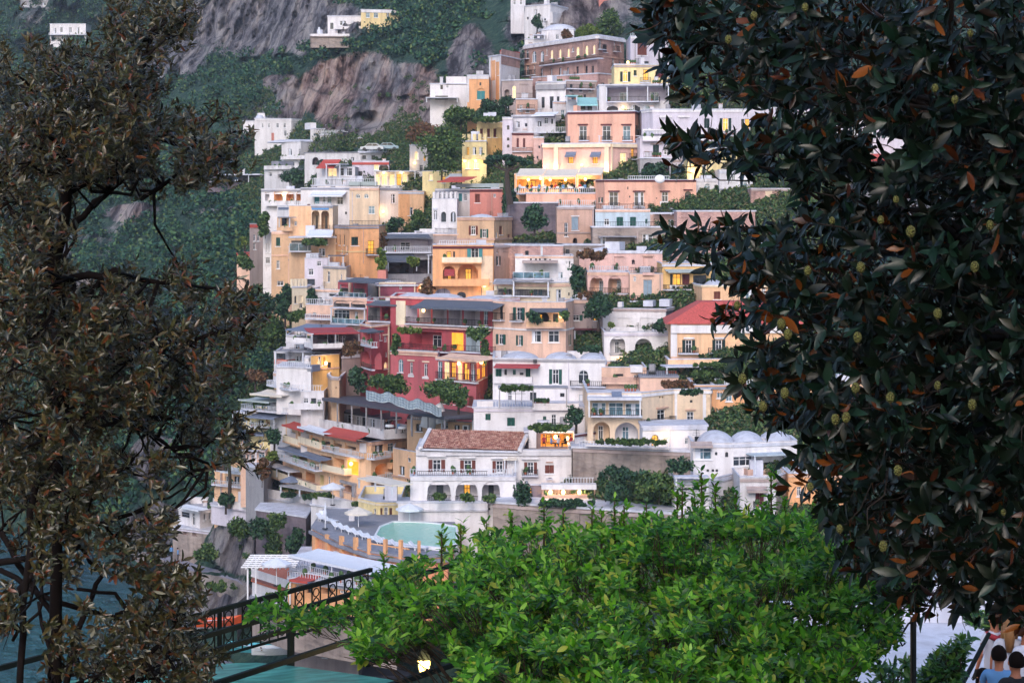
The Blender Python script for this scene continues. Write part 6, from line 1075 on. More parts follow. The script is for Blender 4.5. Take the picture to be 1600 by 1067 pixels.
# cloth tent (grey wavy shade) below the red hotel
tm = MB(); n = 26; Dn = 222
def tz(u, v): return at(572+118*u, 608+26*u+2.2*math.sin(u*15)+1.4*math.sin(u*33+1), Dn-6*v)+Vector((0, 0, -1.0*v+.05*math.sin(v*9+u*30)))
for i in range(n):
    for j in range(5):
        q = [tz((i+a)/n, (j+b_)/5) for a, b_ in ((0, 1), (1, 1), (1, 0), (0, 0))]; tm.poly(q, M['gcan'])
to = tm.build('shade_cloth', None, smooth=True); tag(to, 'wavy grey shade cloth stretched below the red hotel', 'shade cloth')
sol = to.modifiers.new('s', 'SOLIDIFY'); sol.thickness = .04
# duct
dm = MB(); dm.tube([at(668, 668, 226), at(672, 648, 226), at(684, 636, 226), at(690, 660, 226)], [.9, .9, .85, .8], M['frame'], 12); tag(dm.build('duct', None, smooth=True), 'fat white curved duct at the end of the dark-roofed restaurant', 'duct')
# satellite dish
dm = MB(); dm.ell(at(1031, 280, 276), (.75, .3, .6), M['frame'], 14, 6); dm.tube([at(1031, 286, 276), at(1031, 279, 276)], .06, M['iron']); tag(dm.build('satellite_dish', None, smooth=True), 'white round dish on the roof of the long pink palazzo', 'satellite dish')
# cars
def car(label, px, py, D_, mat, rz):
    c = at(px, py, D_); r = empty('parked_car', c, label, 'car', 'cars on the rooftop car park'); x, y, z = c
    a = MB(); prof = [(-2.1, .35), (-2.1, .75), (-1.3, .88), (-.7, 1.38), (.8, 1.42), (1.5, .95), (2.1, .82), (2.15, .35)]
    for s in range(len(prof)):
        p, q = prof[s], prof[(s+1) % len(prof)]; a.poly([(x+p[0], y-.85, z+p[1]), (x+q[0], y-.85, z+q[1]), (x+q[0], y+.85, z+q[1]), (x+p[0], y+.85, z+p[1])], mat)
    a.poly([(x+p[0], y-.85, z+p[1]) for p in prof], mat); a.poly([(x+p[0], y+.85, z+p[1]) for p in prof[::-1]], mat); a.build('body', r)
    for x0, x1, x2, x3 in ((-1.15, .05, .05, -.65), (.12, 1.25, .78, .12)):
        g = MB(); g.poly([(x+x0, y-.86, z+.92), (x+x1, y-.86, z+.92), (x+x2, y-.86, z+1.32), (x+x3, y-.86, z+1.32)], M['glass']); g.build('side_window', r)
    for wx in (-1.35, 1.35):
        for wy in (-.86, .72): w_ = MB(); w_.tube([(x+wx, y+wy, z+.33), (x+wx, y+wy+.16, z+.33)], .33, M['dframe'], 14); w_.build('wheel', r)
    r.rotation_euler = (0, 0, rz)
car('silver-blue car parked on the roof of the car park', 604, 235.5, 359, simple('silver_car_paint', '8FA6B4', .25), .1)
car('pale car left of the silver-blue one on the car park roof', 582, 236.5, 358, simple('pale_car_paint', 'B9BEC4', .25), -.1)
# coast path and its low wall
pm = MB(); PA = [(205, 858, 285), (235, 868, 272), (262, 880, 262), (290, 892, 252), (320, 900, 246), (350, 905, 241), (375, 912, 236), (390, 922, 231), (388, 934, 226), (375, 945, 221)]
pv = [at(*q) for q in PA]; gm2 = simple('path_paving', '8A8794', .9, scale=1)
for i in range(len(pv)-1):
    p, q = pv[i], pv[i+1]; w_ = 2.2; pm.hexa([(p.x, p.y-w_, p.z-6), (q.x, q.y-w_, q.z-6), (q.x+.3, q.y+w_+3, q.z-6), (p.x+.3, p.y+w_+3, p.z-6)], [(p.x, p.y-w_, p.z), (q.x, q.y-w_, q.z), (q.x+.3, q.y+w_+3, q.z), (p.x+.3, p.y+w_+3, p.z)], gm2)
pm.build('path', kind='structure')
pw = MB()
for i in range(len(pv)-1):
    p, q = pv[i], pv[i+1]; pw.hexa([(p.x, p.y-2.25, p.z-5.5), (q.x, q.y-2.25, q.z-5.5), (q.x, q.y-2.0, q.z-5.5), (p.x, p.y-2.0, p.z-5.5)], [(p.x, p.y-2.25, p.z+.7), (q.x, q.y-2.25, q.z+.7), (q.x, q.y-2.0, q.z+.7), (p.x, p.y-2.0, p.z+.7)], M['stone'])
tag(pw.build('path_wall'), 'low stone wall along the outer edge of the coast path', 'wall')
# boats and beach things seen through the near pergola
def boat(label, px, py, D_, mat, rz, first={}):
    c = at(px, py, D_); r = empty('boat', c, label, 'boat', 'boats pulled up by the beach'); x, y, z = c; a = MB(); st = [(-2.4, .5, .1), (-1, .9, 0), (.8, .85, 0), (2, .45, .1), (2.7, .03, .3)]
    for i in range(4):
        (xa, wa, za), (xb, wb, zb_) = st[i], st[i+1]
        for s in (-1, 1): a.poly([(x+xa, y+s*wa, z+.8+za), (x+xb, y+s*wb, z+.8+zb_), (x+xb, y+s*wb*.4, z+za), (x+xa, y+s*wa*.4, z+za)], mat)
        a.poly([(x+xa, y-wa*.9, z+.55+za), (x+xb, y-wb*.9, z+.55+zb_), (x+xb, y+wb*.9, z+.55+zb_), (x+xa, y+wa*.9, z+.55+za)], M['cloth']); a.poly([(x+xa, y-wa*.4, z+za), (x+xb, y-wb*.4, z+zb_), (x+xb, y+wb*.4, z+zb_), (x+xa, y+wa*.4, z+za)], mat)
    a.poly([(x-2.4, y-.5, z+.9), (x-2.4, y+.5, z+.9), (x-2.4, y+.2, z+.1), (x-2.4, y-.2, z+.1)], mat); a.build('hull', r); b = MB(); b.box(x-1.5, x-1.35, y-.7, y+.7, z+.6, z+.68, M['wood']); b.build('thwart', r); r.rotation_euler = (0, 0, rz); return r
boat('orange rowing boat left of the pale boats near the beach', 338, 978, 214, simple('orange_hull', 'D0582E', .5), .3)
boat('pale turquoise boat seen through the pergola beams', 388, 1018, 205, simple('turquoise_hull', '4FA6B4', .4), -.3)
boat('white boat behind the teal netting edge', 430, 1022, 203, simple('white_hull', 'D2DAE0', .4), .2)
bm_ = MB(); bm_.hexa([at(250, 1060, 214), at(640, 1060, 196), at(640, 985, 215), at(330, 985, 240)], [p+Vector((0, 0, .3)) for p in (at(250, 1060, 214), at(640, 1060, 196), at(640, 985, 215), at(330, 985, 240))], simple('quay_paving', '6E6A76', .9, scale=.6)); bm_.build('quay', kind='structure')
B('house', 'grey roofed low house by the beach behind the pergola rail', [(455, 3), (560, 0)], 1000, 1030, 'mauve', 'k 480 1008 488 1020;k 520 1006 530 1018', D=196, ext=6, back=12, roof='roofg')
B('house', 'white flat-roofed beach building under the green tree', [(470, 3), (545, 0)], 968, 985, 'white', 'w 490 974 498 982', D=202, ext=6, back=8)

# ------------------------------------------------------------ undergrowth wherever bare slope shows between the houses
from mathutils.bvhtree import BVHTree
bv_ = [Vector(v) for v in V.reshape(-1, 3)]; bf_ = [tuple(int(k) for k in f) for f in Fq_hill]; nhill = len(bf_)
for r_ in ALLB:
    for ch in r_.children:
        if ch.name.startswith(('wall', 'roof')):
            i0 = len(bv_); bv_ += [v.co+r_.location for v in ch.data.vertices]; bf_ += [tuple(i0+k for k in p.vertices) for p in ch.data.polygons]
bvh_ = BVHTree.FromPolygons(bv_, bf_); UC = []; UR = []
for py in np.arange(120, 960, 5.0):
    for px in np.arange(372, 1300, 5.5):
        qx, qy = px+rng.random()*5, py+rng.random()*5
        if rockmask(qx, qy)[0] > (.08 if not (qx > 600 and qy > 180) else .3) and rng.random() < .95: continue
        loc, nn, i_, ds = bvh_.ray_cast(Vector((0, 0, CZ)), Vector(((qx-800)/F, 1, -(qy-HY)/F)).normalized())
        if loc is not None and i_ < nhill and loc.z > 1.5: UC.append(tuple(loc+Vector((0, -.2, .25)))); UR.append((.35+.75*rng.random()**2)*(1 if loc.y < 300 else 1.5))
if UC:
    uv_, uf_ = crownleaves(np.array(UC), np.array(UR), 60, .42, .9)
    LM['under'] = leafmat('undergrowth', ['3A5432', '4A6640', '5E7848', '2C4632', '70804E', '7A7458', '426046'], rough=.7, transl=.15, spec=.2)
    tag(npmesh('undergrowth', uv_, uf_, LM['under']), 'scrubby green undergrowth in the gaps between the houses', 'undergrowth', kind='stuff')
def inpoly(x, y, P):
    c = False; j = len(P)-1
    for i in range(len(P)):
        if (P[i][1] > y) != (P[j][1] > y) and x < (P[j][0]-P[i][0])*(y-P[i][1])/(P[j][1]-P[i][1])+P[i][0]: c = not c
        j = i
    return c
def rosettes(C, A, n, spread, Lr, Wr, start=0, flip=.12):
    """whorls of n leaves round tips C with twig axis A; spread 0 along the axis .. 1 across."""
    m = len(C); A = A/np.linalg.norm(A, axis=1, keepdims=True); u = np.cross(A, rdir(m)); u /= np.linalg.norm(u, axis=1, keepdims=True); w = np.cross(A, u)
    t = rng.random((m, n))*.5+np.arange(n)*2.4; sp = spread[0]+(spread[1]-spread[0])*rng.random((m, n))
    rad = u[:, None]*np.cos(t)[..., None]+w[:, None]*np.sin(t)[..., None]
    X = rad*sp[..., None]+A[:, None]*(1-sp*.7)[..., None]+np.array([0, 0, -.12])
    X += rdir(m*n).reshape(m, n, 3)*.22; Nn = A[:, None]*1.0-rad*.5+np.zeros((m, n, 1))
    Nn = Nn*np.where(rng.random((m, n, 1)) < flip, -1, 1); Ln = Lr[0]+(Lr[1]-Lr[0])*rng.random((m, n)); P = C[:, None]+A[:, None]*(rng.random((m, n, 1))-.7)*start
    return leaves(P.reshape(-1, 3), X.reshape(-1, 3), (Nn+rdir(m*n).reshape(m, n, 3)*.25).reshape(-1, 3), Ln.ravel(), (Ln*(Wr[0]+(Wr[1]-Wr[0])*rng.random((m, n)))).ravel(), 'full')
def twigs(mb, tips, roots, r0, r1, mat, sag=.1, n=5, mx=None):
    for a, b in zip(roots, tips):
        a = Vector(a); b = Vector(b)
        if mx and (b-a).length > mx: a = b+(a-b).normalized()*mx*(.6+.6*random.random())
        L_ = (b-a).length; m1 = a.lerp(b, .35)+Vector(rdir(1)[0])*L_*.1; m2 = a.lerp(b, .7)+Vector(rdir(1)[0])*L_*.08
        mb.tube([a, m1, m2, b], [r0, r0*.7+r1*.3, r0*.3+r1*.7, r1], mat, n)
def grow_tree(root, tips, base, trunk_top, nl1, nl2, r, mat, name='trunk', tw=.006):
    """trunk -> limbs (cluster means) -> branches -> twigs to every tip."""
    mb = MB(); T = np.array(tips); k = nl1; cen = T[rng.choice(len(T), k, replace=False)]
    for _ in range(6):
        d = ((T[:, None]-cen[None])**2).sum(2); lab = d.argmin(1); cen = np.array([T[lab == q].mean(0) if (lab == q).any() else cen[q] for q in range(k)])
    tt = np.array(trunk_top); mb.tube([base, Vector(base).lerp(Vector(trunk_top), .5)+Vector((.05, .04, 0)), trunk_top], [r, r*.85, r*.7], mat, 10)
    for q in range(k):
        sel = T[lab == q]
        if not len(sel): continue
        hub = tt*.35+cen[q]*.65; s0 = Vector(base).lerp(Vector(trunk_top), .55+.45*rng.random()); mid = Vector(tuple((np.array(s0)+hub)/2))+Vector(rdir(1)[0])*.15
        mb.tube([s0, mid, tuple(hub)], [r*.42, r*.3, r*.18], mat, 7); kk = max(1, min(nl2, len(sel)//6)); c2 = sel[rng.choice(len(sel), kk, replace=False)]
        d = ((sel[:, None]-c2[None])**2).sum(2); l2 = d.argmin(1)
        for w_ in range(kk):
            s2 = sel[l2 == w_]
            if not len(s2): continue
            h2 = hub*.4+s2.mean(0)*.6; twigs(mb, [h2], [hub], r*.13, r*.05, mat, n=5); s2 = s2[::3]; twigs(mb, s2, [h2]*len(s2), tw, tw*.5, mat, n=4, mx=.38)
    return mb.build(name, root, smooth=True)
# ------------------------------------------------------------ magnolia on the right
MAGP = [(985, -40), (1000, 25), (1030, 92), (1052, 130), (1062, 152), (1105, 160), (1150, 150), (1178, 172), (1200, 205), (1150, 215), (1120, 222), (1050, 212), (1042, 228), (1062, 250), (1110, 258), (1165, 268), (1195, 262), (1222, 285), (1262, 292), (1300, 276), (1312, 300), (1290, 318), (1250, 322), (1228, 345), (1180, 352), (1120, 350), (1085, 362), (1042, 372), (1088, 392), (1125, 400), (1118, 425), (1160, 452), (1190, 470), (1155, 480), (1112, 492), (1140, 512), (1190, 520), (1176, 550), (1185, 575), (1146, 596), (1180, 618), (1210, 640), (1232, 662), (1262, 700), (1250, 730), (1262, 765), (1290, 800), (1300, 850), (1330, 880), (1380, 905), (1420, 955), (1450, 968), (1475, 950), (1500, 965), (1545, 945), (1580, 975), (1700, 985), (1700, -60)]
HOLE = [(1385, 228, 34, 30), (1300, 268, 12, 8), (1355, 195, 10, 14)]
rng = np.random.default_rng(11)
C = []; n = 0
def shade(px): return min(1, max(0, (px-1060)/380))
while len(C) < 3800:
    px = 980+rng.random()*720; py = -50+rng.random()*1050
    if not inpoly(px, py, MAGP): continue
    if any(((px-a)/c)**2+((py-b)/d)**2 < 1 for a, b, c, d in HOLE): continue
    s = shade(px)
    if rng.random() > .42+.7*s: continue
    D = 10.6+rng.random()*(1.4+5.2*s); C.append(tuple(at(px, py, D)))
# single rosettes that stick out at the edge
for px, py in [(1062, 222), (1052, 213), (1075, 240), (1108, 215), (1060, 262), (1140, 232), (1046, 362), (1040, 385), (1092, 380), (1104, 410), (1128, 492), (1118, 496), (1160, 505), (1152, 600), (1168, 612), (1178, 640), (1150, 560), (1240, 760), (1250, 715), (1390, 930), (1310, 885), (1545, 930), (1440, 955), (1000, 12), (1010, 50), (1120, 425), (1096, 368), (1196, 575), (1205, 660)]:
    C.append(tuple(at(px, py, 11.2+rng.random())))
# the crown goes on beyond the frame: overhead and to the right, also to block light
while n < 900:
    a, b, c = rng.random(3); p = (1.2+a*7, 5.5+b*11, 51.5+c*4.2)
    if abs(p[0]-4)+abs(p[1]-12)*.4 > 6.5: n += 0; 
    if (p[2]-50)/p[1] < (330+60)/F and p[0]/p[1] < .27: continue
    C.append(p); n += 1
n = 0
while n < 2600:  # added unseen leaf sprays beside and behind the viewer, to shade the magnolia
    a, b, c = rng.random(3); y = -7+b*17; x = max(.9, .29*max(y, 0)+.9)+a*(7 if y > 0 else 9); z = 46+c*10
    if y < 0: z = 50.6+c*6
    C.append((x, y, z)); n += 1
NB = 2600
C = np.array(C); ctr = np.array([5.3, 13.5, 49.5]); A = (C-ctr)*np.array([1, 1, .8]); A /= np.linalg.norm(A, axis=1, keepdims=True); A += rdir(len(C))*.75+np.array([-.25, -.2, .22])
mv, mf = rosettes(C, A, 8, (.3, 1.1), (.07, .15), (.29, .40), .14, .055)
mag = empty('magnolia_tree', (5.6, 14.2, 43.6), 'big dark magnolia with glossy leaves and knobbly yellow-green fruits filling the right side', 'tree')
LM['mag'] = leafmat('magnolia_leaf', ['0A160D', '0F2215', '0A130B', '142C20', '0E180C', '203A2C', '111E12', '0B1A13'], back=['5E2E12', '744018', '3A1C10', '824A1E', '2E1C12', '4A2410'], rough=.32, transl=.08, spec=.34)
kk_ = np.ones(len(C)); kk_[-NB:] = 2.6   # the added light-blocking sprays stay unseen, so they are drawn bigger
mv = mv.reshape(len(C), -1, 3); mv = C[:, None]+(mv-C[:, None])*kk_[:, None, None]; mv = mv.reshape(-1, 3)
npmesh('crown', mv, mf, LM['mag'], mag, org=mag.location).location = (0, 0, 0)
grow_tree(mag, C[:-NB], tuple(mag.location), (5.4, 13.8, 49.2), 26, 8, .2, simple('magnolia_bark', '2E2420', .9))
fm, nt, P_, N_, L_ = newmat('magnolia_fruit'); v_ = N_.new('ShaderNodeTexVoronoi'); v_.inputs['Scale'].default_value = 110; L_.new(pos(N_), v_.inputs['Vector'])
L_.new(nramp(N_, L_, v_.outputs['Distance'], [(0, lin('7E8440')), (.6, lin('5E5A2A')), (1, lin('2E2814'))]).outputs[0], P_.inputs['Base Color']); b_ = N_.new('ShaderNodeBump'); b_.invert = True; b_.inputs['Distance'].default_value = .01; L_.new(v_.outputs['Distance'], b_.inputs['Height']); L_.new(b_.outputs[0], P_.inputs['Normal']); P_.inputs['Roughness'].default_value = .8
for px, py, r in [(1178, 25, 8), (1138, 62, 8), (1258, 12, 8), (1516, 52, 7), (1461, 138, 8), (1492, 156, 8), (1423, 362, 11), (1376, 344, 8), (1547, 352, 9), (1523, 417, 10), (1345, 418, 10), (1262, 423, 9), (1221, 506, 10), (1231, 522, 10), (1152, 477, 8), (1340, 527, 10), (1465, 490, 10), (1465, 602, 8), (1337, 606, 10), (1391, 621, 10), (1226, 614, 10), (1160, 592, 10), (1192, 635, 10), (1305, 655, 10), (1322, 652, 10), (1519, 632, 10), (1403, 735, 10), (1266, 760, 8), (1312, 826, 8), (1380, 853, 10), (1568, 800, 6), (1400, 312, 7), (1300, 345, 7)]:
    D = 10.4; c = at(px, py, D); a = MB(); rr = r/F*D; rr *= .82; a.ell(c, (rr*.85, rr*.85, rr*1.12), fm, 12, 9); a.tube([(c.x, c.y, c.z-rr*1.1), (c.x+.03, c.y+.1, c.z-rr*2.2)], .006, barkm, 5)
    o = a.build('fruit', mag, smooth=True)

# ------------------------------------------------------------ small-leaved tree on the left
EL = [(228, 40, 62, 52, 1), (178, 110, 40, 44, .9), (225, 130, 34, 40, .8), (262, 52, 36, 34, .9), (160, 84, 22, 16, .5), (240, 190, 46, 60, .9), (330, 215, 44, 40, .9), (300, 250, 60, 36, .9), (352, 245, 26, 30, .8), (90, 190, 100, 90, 1), (30, 120, 60, 40, .9), (95, 105, 60, 22, .8), (30, 35, 28, 14, .35), (150, 250, 84, 50, 1), (40, 300, 90, 110, 1), (180, 230, 70, 60, 1), (270, 285, 45, 24, .9),
      (72, 400, 42, 90, .9), (40, 480, 80, 90, 1), (110, 520, 80, 70, 1), (222, 398, 34, 10, .3), (232, 360, 10, 18, .25), (185, 478, 66, 40, .9), (262, 452, 66, 26, .8), (310, 440, 22, 26, .8), (280, 510, 80, 46, 1), (345, 520, 50, 36, .9), (385, 495, 36, 26, .9), (370, 560, 26, 22, .7), (200, 560, 120, 60, 1), (300, 580, 70, 40, .9), (60, 620, 130, 110, 1), (190, 640, 60, 40, .8), (350, 615, 26, 14, .4),
      (270, 645, 50, 34, .8), (320, 680, 46, 44, .8), (345, 722, 40, 26, .6), (360, 665, 22, 22, .6), (300, 735, 26, 20, .4), (60, 760, 90, 80, .9), (150, 780, 60, 60, .6), (200, 730, 50, 40, .55), (225, 765, 34, 24, .4), (140, 700, 60, 40, .7), (262, 820, 24, 24, .4), (150, 850, 80, 30, .3), (60, 880, 70, 40, .25), (250, 905, 40, 50, .9), (210, 870, 40, 40, .6), (30, 990, 30, 30, .4), (0, 900, 50, 60, .3), (150, 980, 50, 40, .25), (270, 960, 40, 60, .9), (200, 1020, 90, 60, .8), (290, 1040, 50, 50, .9), (120, 1060, 60, 30, .4), (235, 835, 40, 24, .35)]
rng = np.random.default_rng(5); C = []; HB = []
ar = np.array([c*d*e for a, b, c, d, e in EL]); ar = ar/ar.sum()
while len(HB) < 760:
    a, b, rx, ry, e = EL[rng.choice(len(EL), p=ar)]; t = rng.random()*2*PI; r = math.sqrt(rng.random()); px, py = a+rx*r*math.cos(t), b+ry*r*math.sin(t)
    wob = noise.noise(Vector((px/30, py/30, 5)))+.5*noise.noise(Vector((px/13, py/13, 9)))
    if wob < .0+(.12 if e < .7 else -.2): continue
    D = 11.5+rng.random()*5*(.4+.6*e); h = np.array(at(px, py, D)); HB.append(h); up = rdir(1)[0]*.5+np.array([0, 0, .5])
    for q in range(rng.integers(6, 14)): C.append(tuple(h+rdir(1)[0]*.13*rng.random()**.5+up*.14*rng.random()))
n = 0
while n < 300:
    p = (-3.9-rng.random()*3.5, 8+rng.random()*9, 44+rng.random()*9); C.append(p); n += 1
C = np.array(C); ctr = np.array([-3.3, 13.5, 47.5]); A = (C-ctr); A /= np.linalg.norm(A, axis=1, keepdims=True); A += rdir(len(C))*.6+np.array([.1, -.1, .35])
LM['left'] = leafmat('holm_oak_leaf', ['32351F', '403C22', '26281A', '4C4426', '383C24', '543F20', '1F2218', '5A4E2C', '6A3A1E', '42462A', '505030'], back=['56523F', '66604E', '3E3A2E', '86826E', '523E28'], rough=.32, transl=.2, spec=.7)
lv, lf = rosettes(C, A, 11, (.25, 1.0), (.032, .078), (.24, .34), .11)
lt = empty('evergreen_tree', (-3.1, 13.6, 43.0), 'tall small-leaved evergreen with brownish foliage and dark branches filling the left side', 'tree')
npmesh('crown', lv, lf, LM['left'], lt, org=lt.location).location = (0, 0, 0)
lb = simple('evergreen_bark', '1A1515', .95, spec=.1)
br = MB(); BP = []
for pts, r0, r1 in [([(95, 640), (90, 400), (110, 250), (150, 160)], .07, .03), ([(90, 560), (60, 700), (40, 900), (30, 1080)], .03, .03), ([(200, 240), (205, 140), (225, 90), (235, 50)], .018, .005), ([(205, 140), (190, 120), (175, 105)], .010, .005), ([(110, 300), (160, 270), (250, 220), (330, 235)], .03, .012), ([(95, 440), (180, 425), (250, 440), (320, 450)], .035, .012), ([(95, 380), (130, 335), (170, 300)], .035, .02), ([(140, 640), (210, 655), (260, 690), (290, 735)], .024, .006), ([(0, 960), (110, 830), (220, 800), (300, 735)], .036, .005), ([(-20, 880), (80, 870), (170, 840), (275, 785)], .034, .006), ([(210, 800), (280, 770), (325, 725)], .014, .004), ([(100, 1080), (130, 960), (160, 900), (120, 850)], .03, .015), ([(0, 830), (60, 930), (110, 990), (130, 1080)], .028, .02), ([(20, 1000), (70, 940), (60, 880)], .015, .01), ([(95, 600), (170, 560), (260, 540), (340, 520), (400, 490)], .03, .008), ([(95, 250), (70, 190), (50, 140)], .02, .006), ([(110, 300), (95, 180), (100, 110)], .02, .008), ([(225, 100), (260, 60), (270, 40)], .012, .006), ([(240, 300), (300, 255), (350, 240)], .02, .007), ([(90, 420), (40, 380), (0, 300)], .03, .012), ([(90, 520), (40, 500), (0, 470)], .03, .012), ([(290, 700), (330, 690), (370, 680)], .012, .005), ([(180, 960), (250, 930), (270, 880)], .016, .007), ([(200, 1060), (260, 1000), (285, 950)], .016, .007), ([(300, 1080), (230, 980), (180, 930), (120, 920)], .02, .014), ([(215, 660), (225, 700), (200, 730)], .01, .006), ([(60, 940), (90, 1080)], .014, .018), ([(0, 890), (90, 940), (200, 970), (260, 1080)], .025, .02)]:
    Dq = 12.6+rng.random()
    P0_ = [Vector(at(a, b, Dq+rng.random()*.6)) for a, b in pts]; P1_ = []
    for q in range(len(P0_)-1):       # wander between the given points
        for w_ in range(4): P1_.append(P0_[q].lerp(P0_[q+1], w_/4)+Vector(rdir(1)[0])*(.016 if q+w_ else 0))
    P1_.append(P0_[-1]); n_ = len(P1_); br.tube(P1_, [(r0+(r1-r0)*q/(n_-1))*.8 for q in range(n_)], lb, 7); BP += [(p, (r0+(r1-r0)*q/(n_-1))) for q, p in enumerate(P1_)]
br.build('branch', lt, smooth=True)
BA = np.array([tuple(p) for p, _ in BP]); tb = MB()
for h in HB:
    d = ((BA-h)**2).sum(1); k_ = int(d.argmin())
    if d[k_] > .75: continue
    a_ = Vector(tuple(BA[k_])); b_ = Vector(tuple(h)); L_ = (b_-a_).length; side = Vector(rdir(1)[0])*L_*.16; m1 = a_.lerp(b_, .33)+side+Vector((0, 0, -.05*L_)); m2 = a_.lerp(b_, .68)+side*.7
    tb.tube([a_, m1, m2, b_], [.013, .010, .007, .004], lb, 5)
    for q in range(3): e_ = b_+Vector(rdir(1)[0])*.14; tb.tube([m2.lerp(b_, .6), e_], [.004, .002], lb, 4)
tb.build('twig', lt, smooth=True)
tk = MB(); tk.tube([tuple(lt.location), at(85, 1090, 13.4), at(88, 900, 13.2), at(92, 700, 13.1), at(95, 600, 13)], [.1, .05, .04, .03, .02], lb, 8); tk.build('trunk', lt, smooth=True)

# ------------------------------------------------------------ bright green tree over the pergola
GP = [(375, 962), (385, 945), (430, 938), (470, 956), (545, 944), (556, 912), (590, 898), (630, 886), (668, 868), (710, 852), (740, 838), (800, 828), (860, 815), (900, 826), (960, 824), (1040, 814), (1085, 800), (1130, 802), (1230, 805), (1290, 812), (1330, 850), (1400, 850), (1440, 860), (1455, 900), (1435, 940), (1405, 975), (1400, 1000), (1370, 1030), (1335, 1045), (1345, 1090), (715, 1095), (712, 1050), (690, 1022), (650, 1004), (610, 1022), (560, 1024), (545, 1000), (520, 984), (470, 980), (440, 986), (400, 972)]
rng = np.random.default_rng(9); C = []; A = []
while len(C) < 6400:
    px = 360+rng.random()*1110; py = 780+rng.random()*310
    if not inpoly(px, py, GP) or ((px-660)/62)**2+((py-1046)/44)**2 < 1: continue
    if px < 560 and rng.random() < .62: continue
    q = (py-790)/280; lump = noise.noise(Vector((px/55, py/38, 2)))+.5*noise.noise(Vector((px/24, py/18, 7)))
    if lump < -.1 and rng.random() < .8: continue
    D = 19.5-5.0*q-lump*3.0+rng.normal()*.4+(1.5 if px < 560 else 0); C.append(tuple(at(px, py, D))); A.append((rng.normal()*.4, -.45+rng.normal()*.35, 1))
sp = []
for px, y0, y1 in [(800, 800, 845), (850, 790, 840), (880, 800, 830), (925, 795, 850), (960, 782, 850), (975, 790, 840), (1010, 788, 850), (1058, 765, 840), (1066, 760, 800), (1096, 738, 830), (1118, 755, 830), (1150, 770, 830), (1132, 790, 830), (1205, 735, 830), (1190, 790, 840), (1226, 780, 840), (1270, 790, 850), (720, 820, 850), (690, 830, 870), (600, 868, 900), (440, 925, 950), (1440, 858, 900), (1400, 880, 920), (1300, 860, 900), (1085, 775, 830), (1245, 800, 850), (1020, 800, 850), (1170, 790, 840), (940, 800, 850), (760, 815, 850)]:
    D = 18.8; y = y0; sp.append((px, y0, y1, D))
    while y < y1: C.append(tuple(at(px+rng.normal()*2.5, y, D))); A.append((rng.normal()*.15, rng.normal()*.15, 1)); y += 7
C = np.array(C); A = np.array(A)
gt = empty('green_tree', (2.0, 17.6, 42.6), 'bright green leafy tree spreading over the pergola at the bottom centre', 'tree')
LM['grn'] = leafmat('bright_leaf', ['5CA022', '74B82E', '44801C', '8CCC40', '4C9022', 'A2D658', '2E661E', '5EA62C', 'B4C24C', '244C18', '6C9440', '3C7822'], back=['7AB044', '68A038'], rough=.4, transl=.5, spec=.5)
gv, gf = rosettes(C, A, 9, (.3, 1.0), (.035, .105), (.32, .46), .13, 0)
npmesh('crown', gv, gf, LM['grn'], gt, org=gt.location).location = (0, 0, 0)
gb = simple('green_tree_bark', '4A3A30', .9)
grow_tree(gt, C[:6400], tuple(gt.location), (1.9, 17.3, 43.6), 24, 9, .08, gb, tw=.004)
s_ = MB()
for px, y0, y1, D in sp: s_.tube([at(px, y1+14, D), at(px, y0, D)], [.012, .006], gb, 5)
s_.build('shoot', gt)
def bush(name, label, pts, D, n, L_, mat, cat='shrub', hub=None):
    C = [];
    xs = [p[0] for p in pts]; ys = [p[1] for p in pts]
    while len(C) < n:
        px = min(xs)+rng.random()*(max(xs)-min(xs)); py = min(ys)+rng.random()*(max(ys)-min(ys))
        if inpoly(px, py, pts): C.append(tuple(at(px, py, D+rng.random()*1.2)))
    C = np.array(C); A = np.array([(rng.normal()*.5, -.3+rng.normal()*.3, 1) for _ in C]); v, f = rosettes(C, A, 8, (.4, 1), L_, (.36, .46), .1); b = at((min(xs)+max(xs))/2, max(ys)+40, D+.8)
    r = empty(name, b, label, cat); npmesh('crown', v, f, mat, r, org=r.location).location = (0, 0, 0); m_ = MB(); cen = C.mean(0); h = np.array(b)*.4+cen*.6; m_.tube([b, tuple(h)], [.04, .025], gb, 6); twigs(m_, C, [h]*len(C), .012, .004, gb, n=4); m_.build('trunk', r); return r
LM['laur'] = leafmat('laurel_leaf', ['2C5A1E', '3A6A26', '224A1C', '4A7A30', '6A8A3A'], back=['5A8244'], rough=.3, transl=.3, spec=.6)
bush('laurel', 'leafy laurel bush before the white roof, right of the black post', [(1478, 1012), (1500, 1000), (1512, 990), (1520, 1005), (1505, 1040), (1490, 1090), (1435, 1090), (1435, 1050), (1455, 1030)], 22, 170, (.08, .13), LM['laur'])
bush('laurel', 'sparse laurel sprigs left of the black post', [(1370, 1030), (1400, 1040), (1425, 1020), (1428, 1080), (1350, 1090)], 21, 50, (.08, .13), LM['laur'])
bush('laurel', 'olive bush behind the standing guests at the right edge', [(1500, 955), (1620, 955), (1620, 985), (1560, 990), (1515, 975)], 31, 140, (.1, .16), LM['laur'])

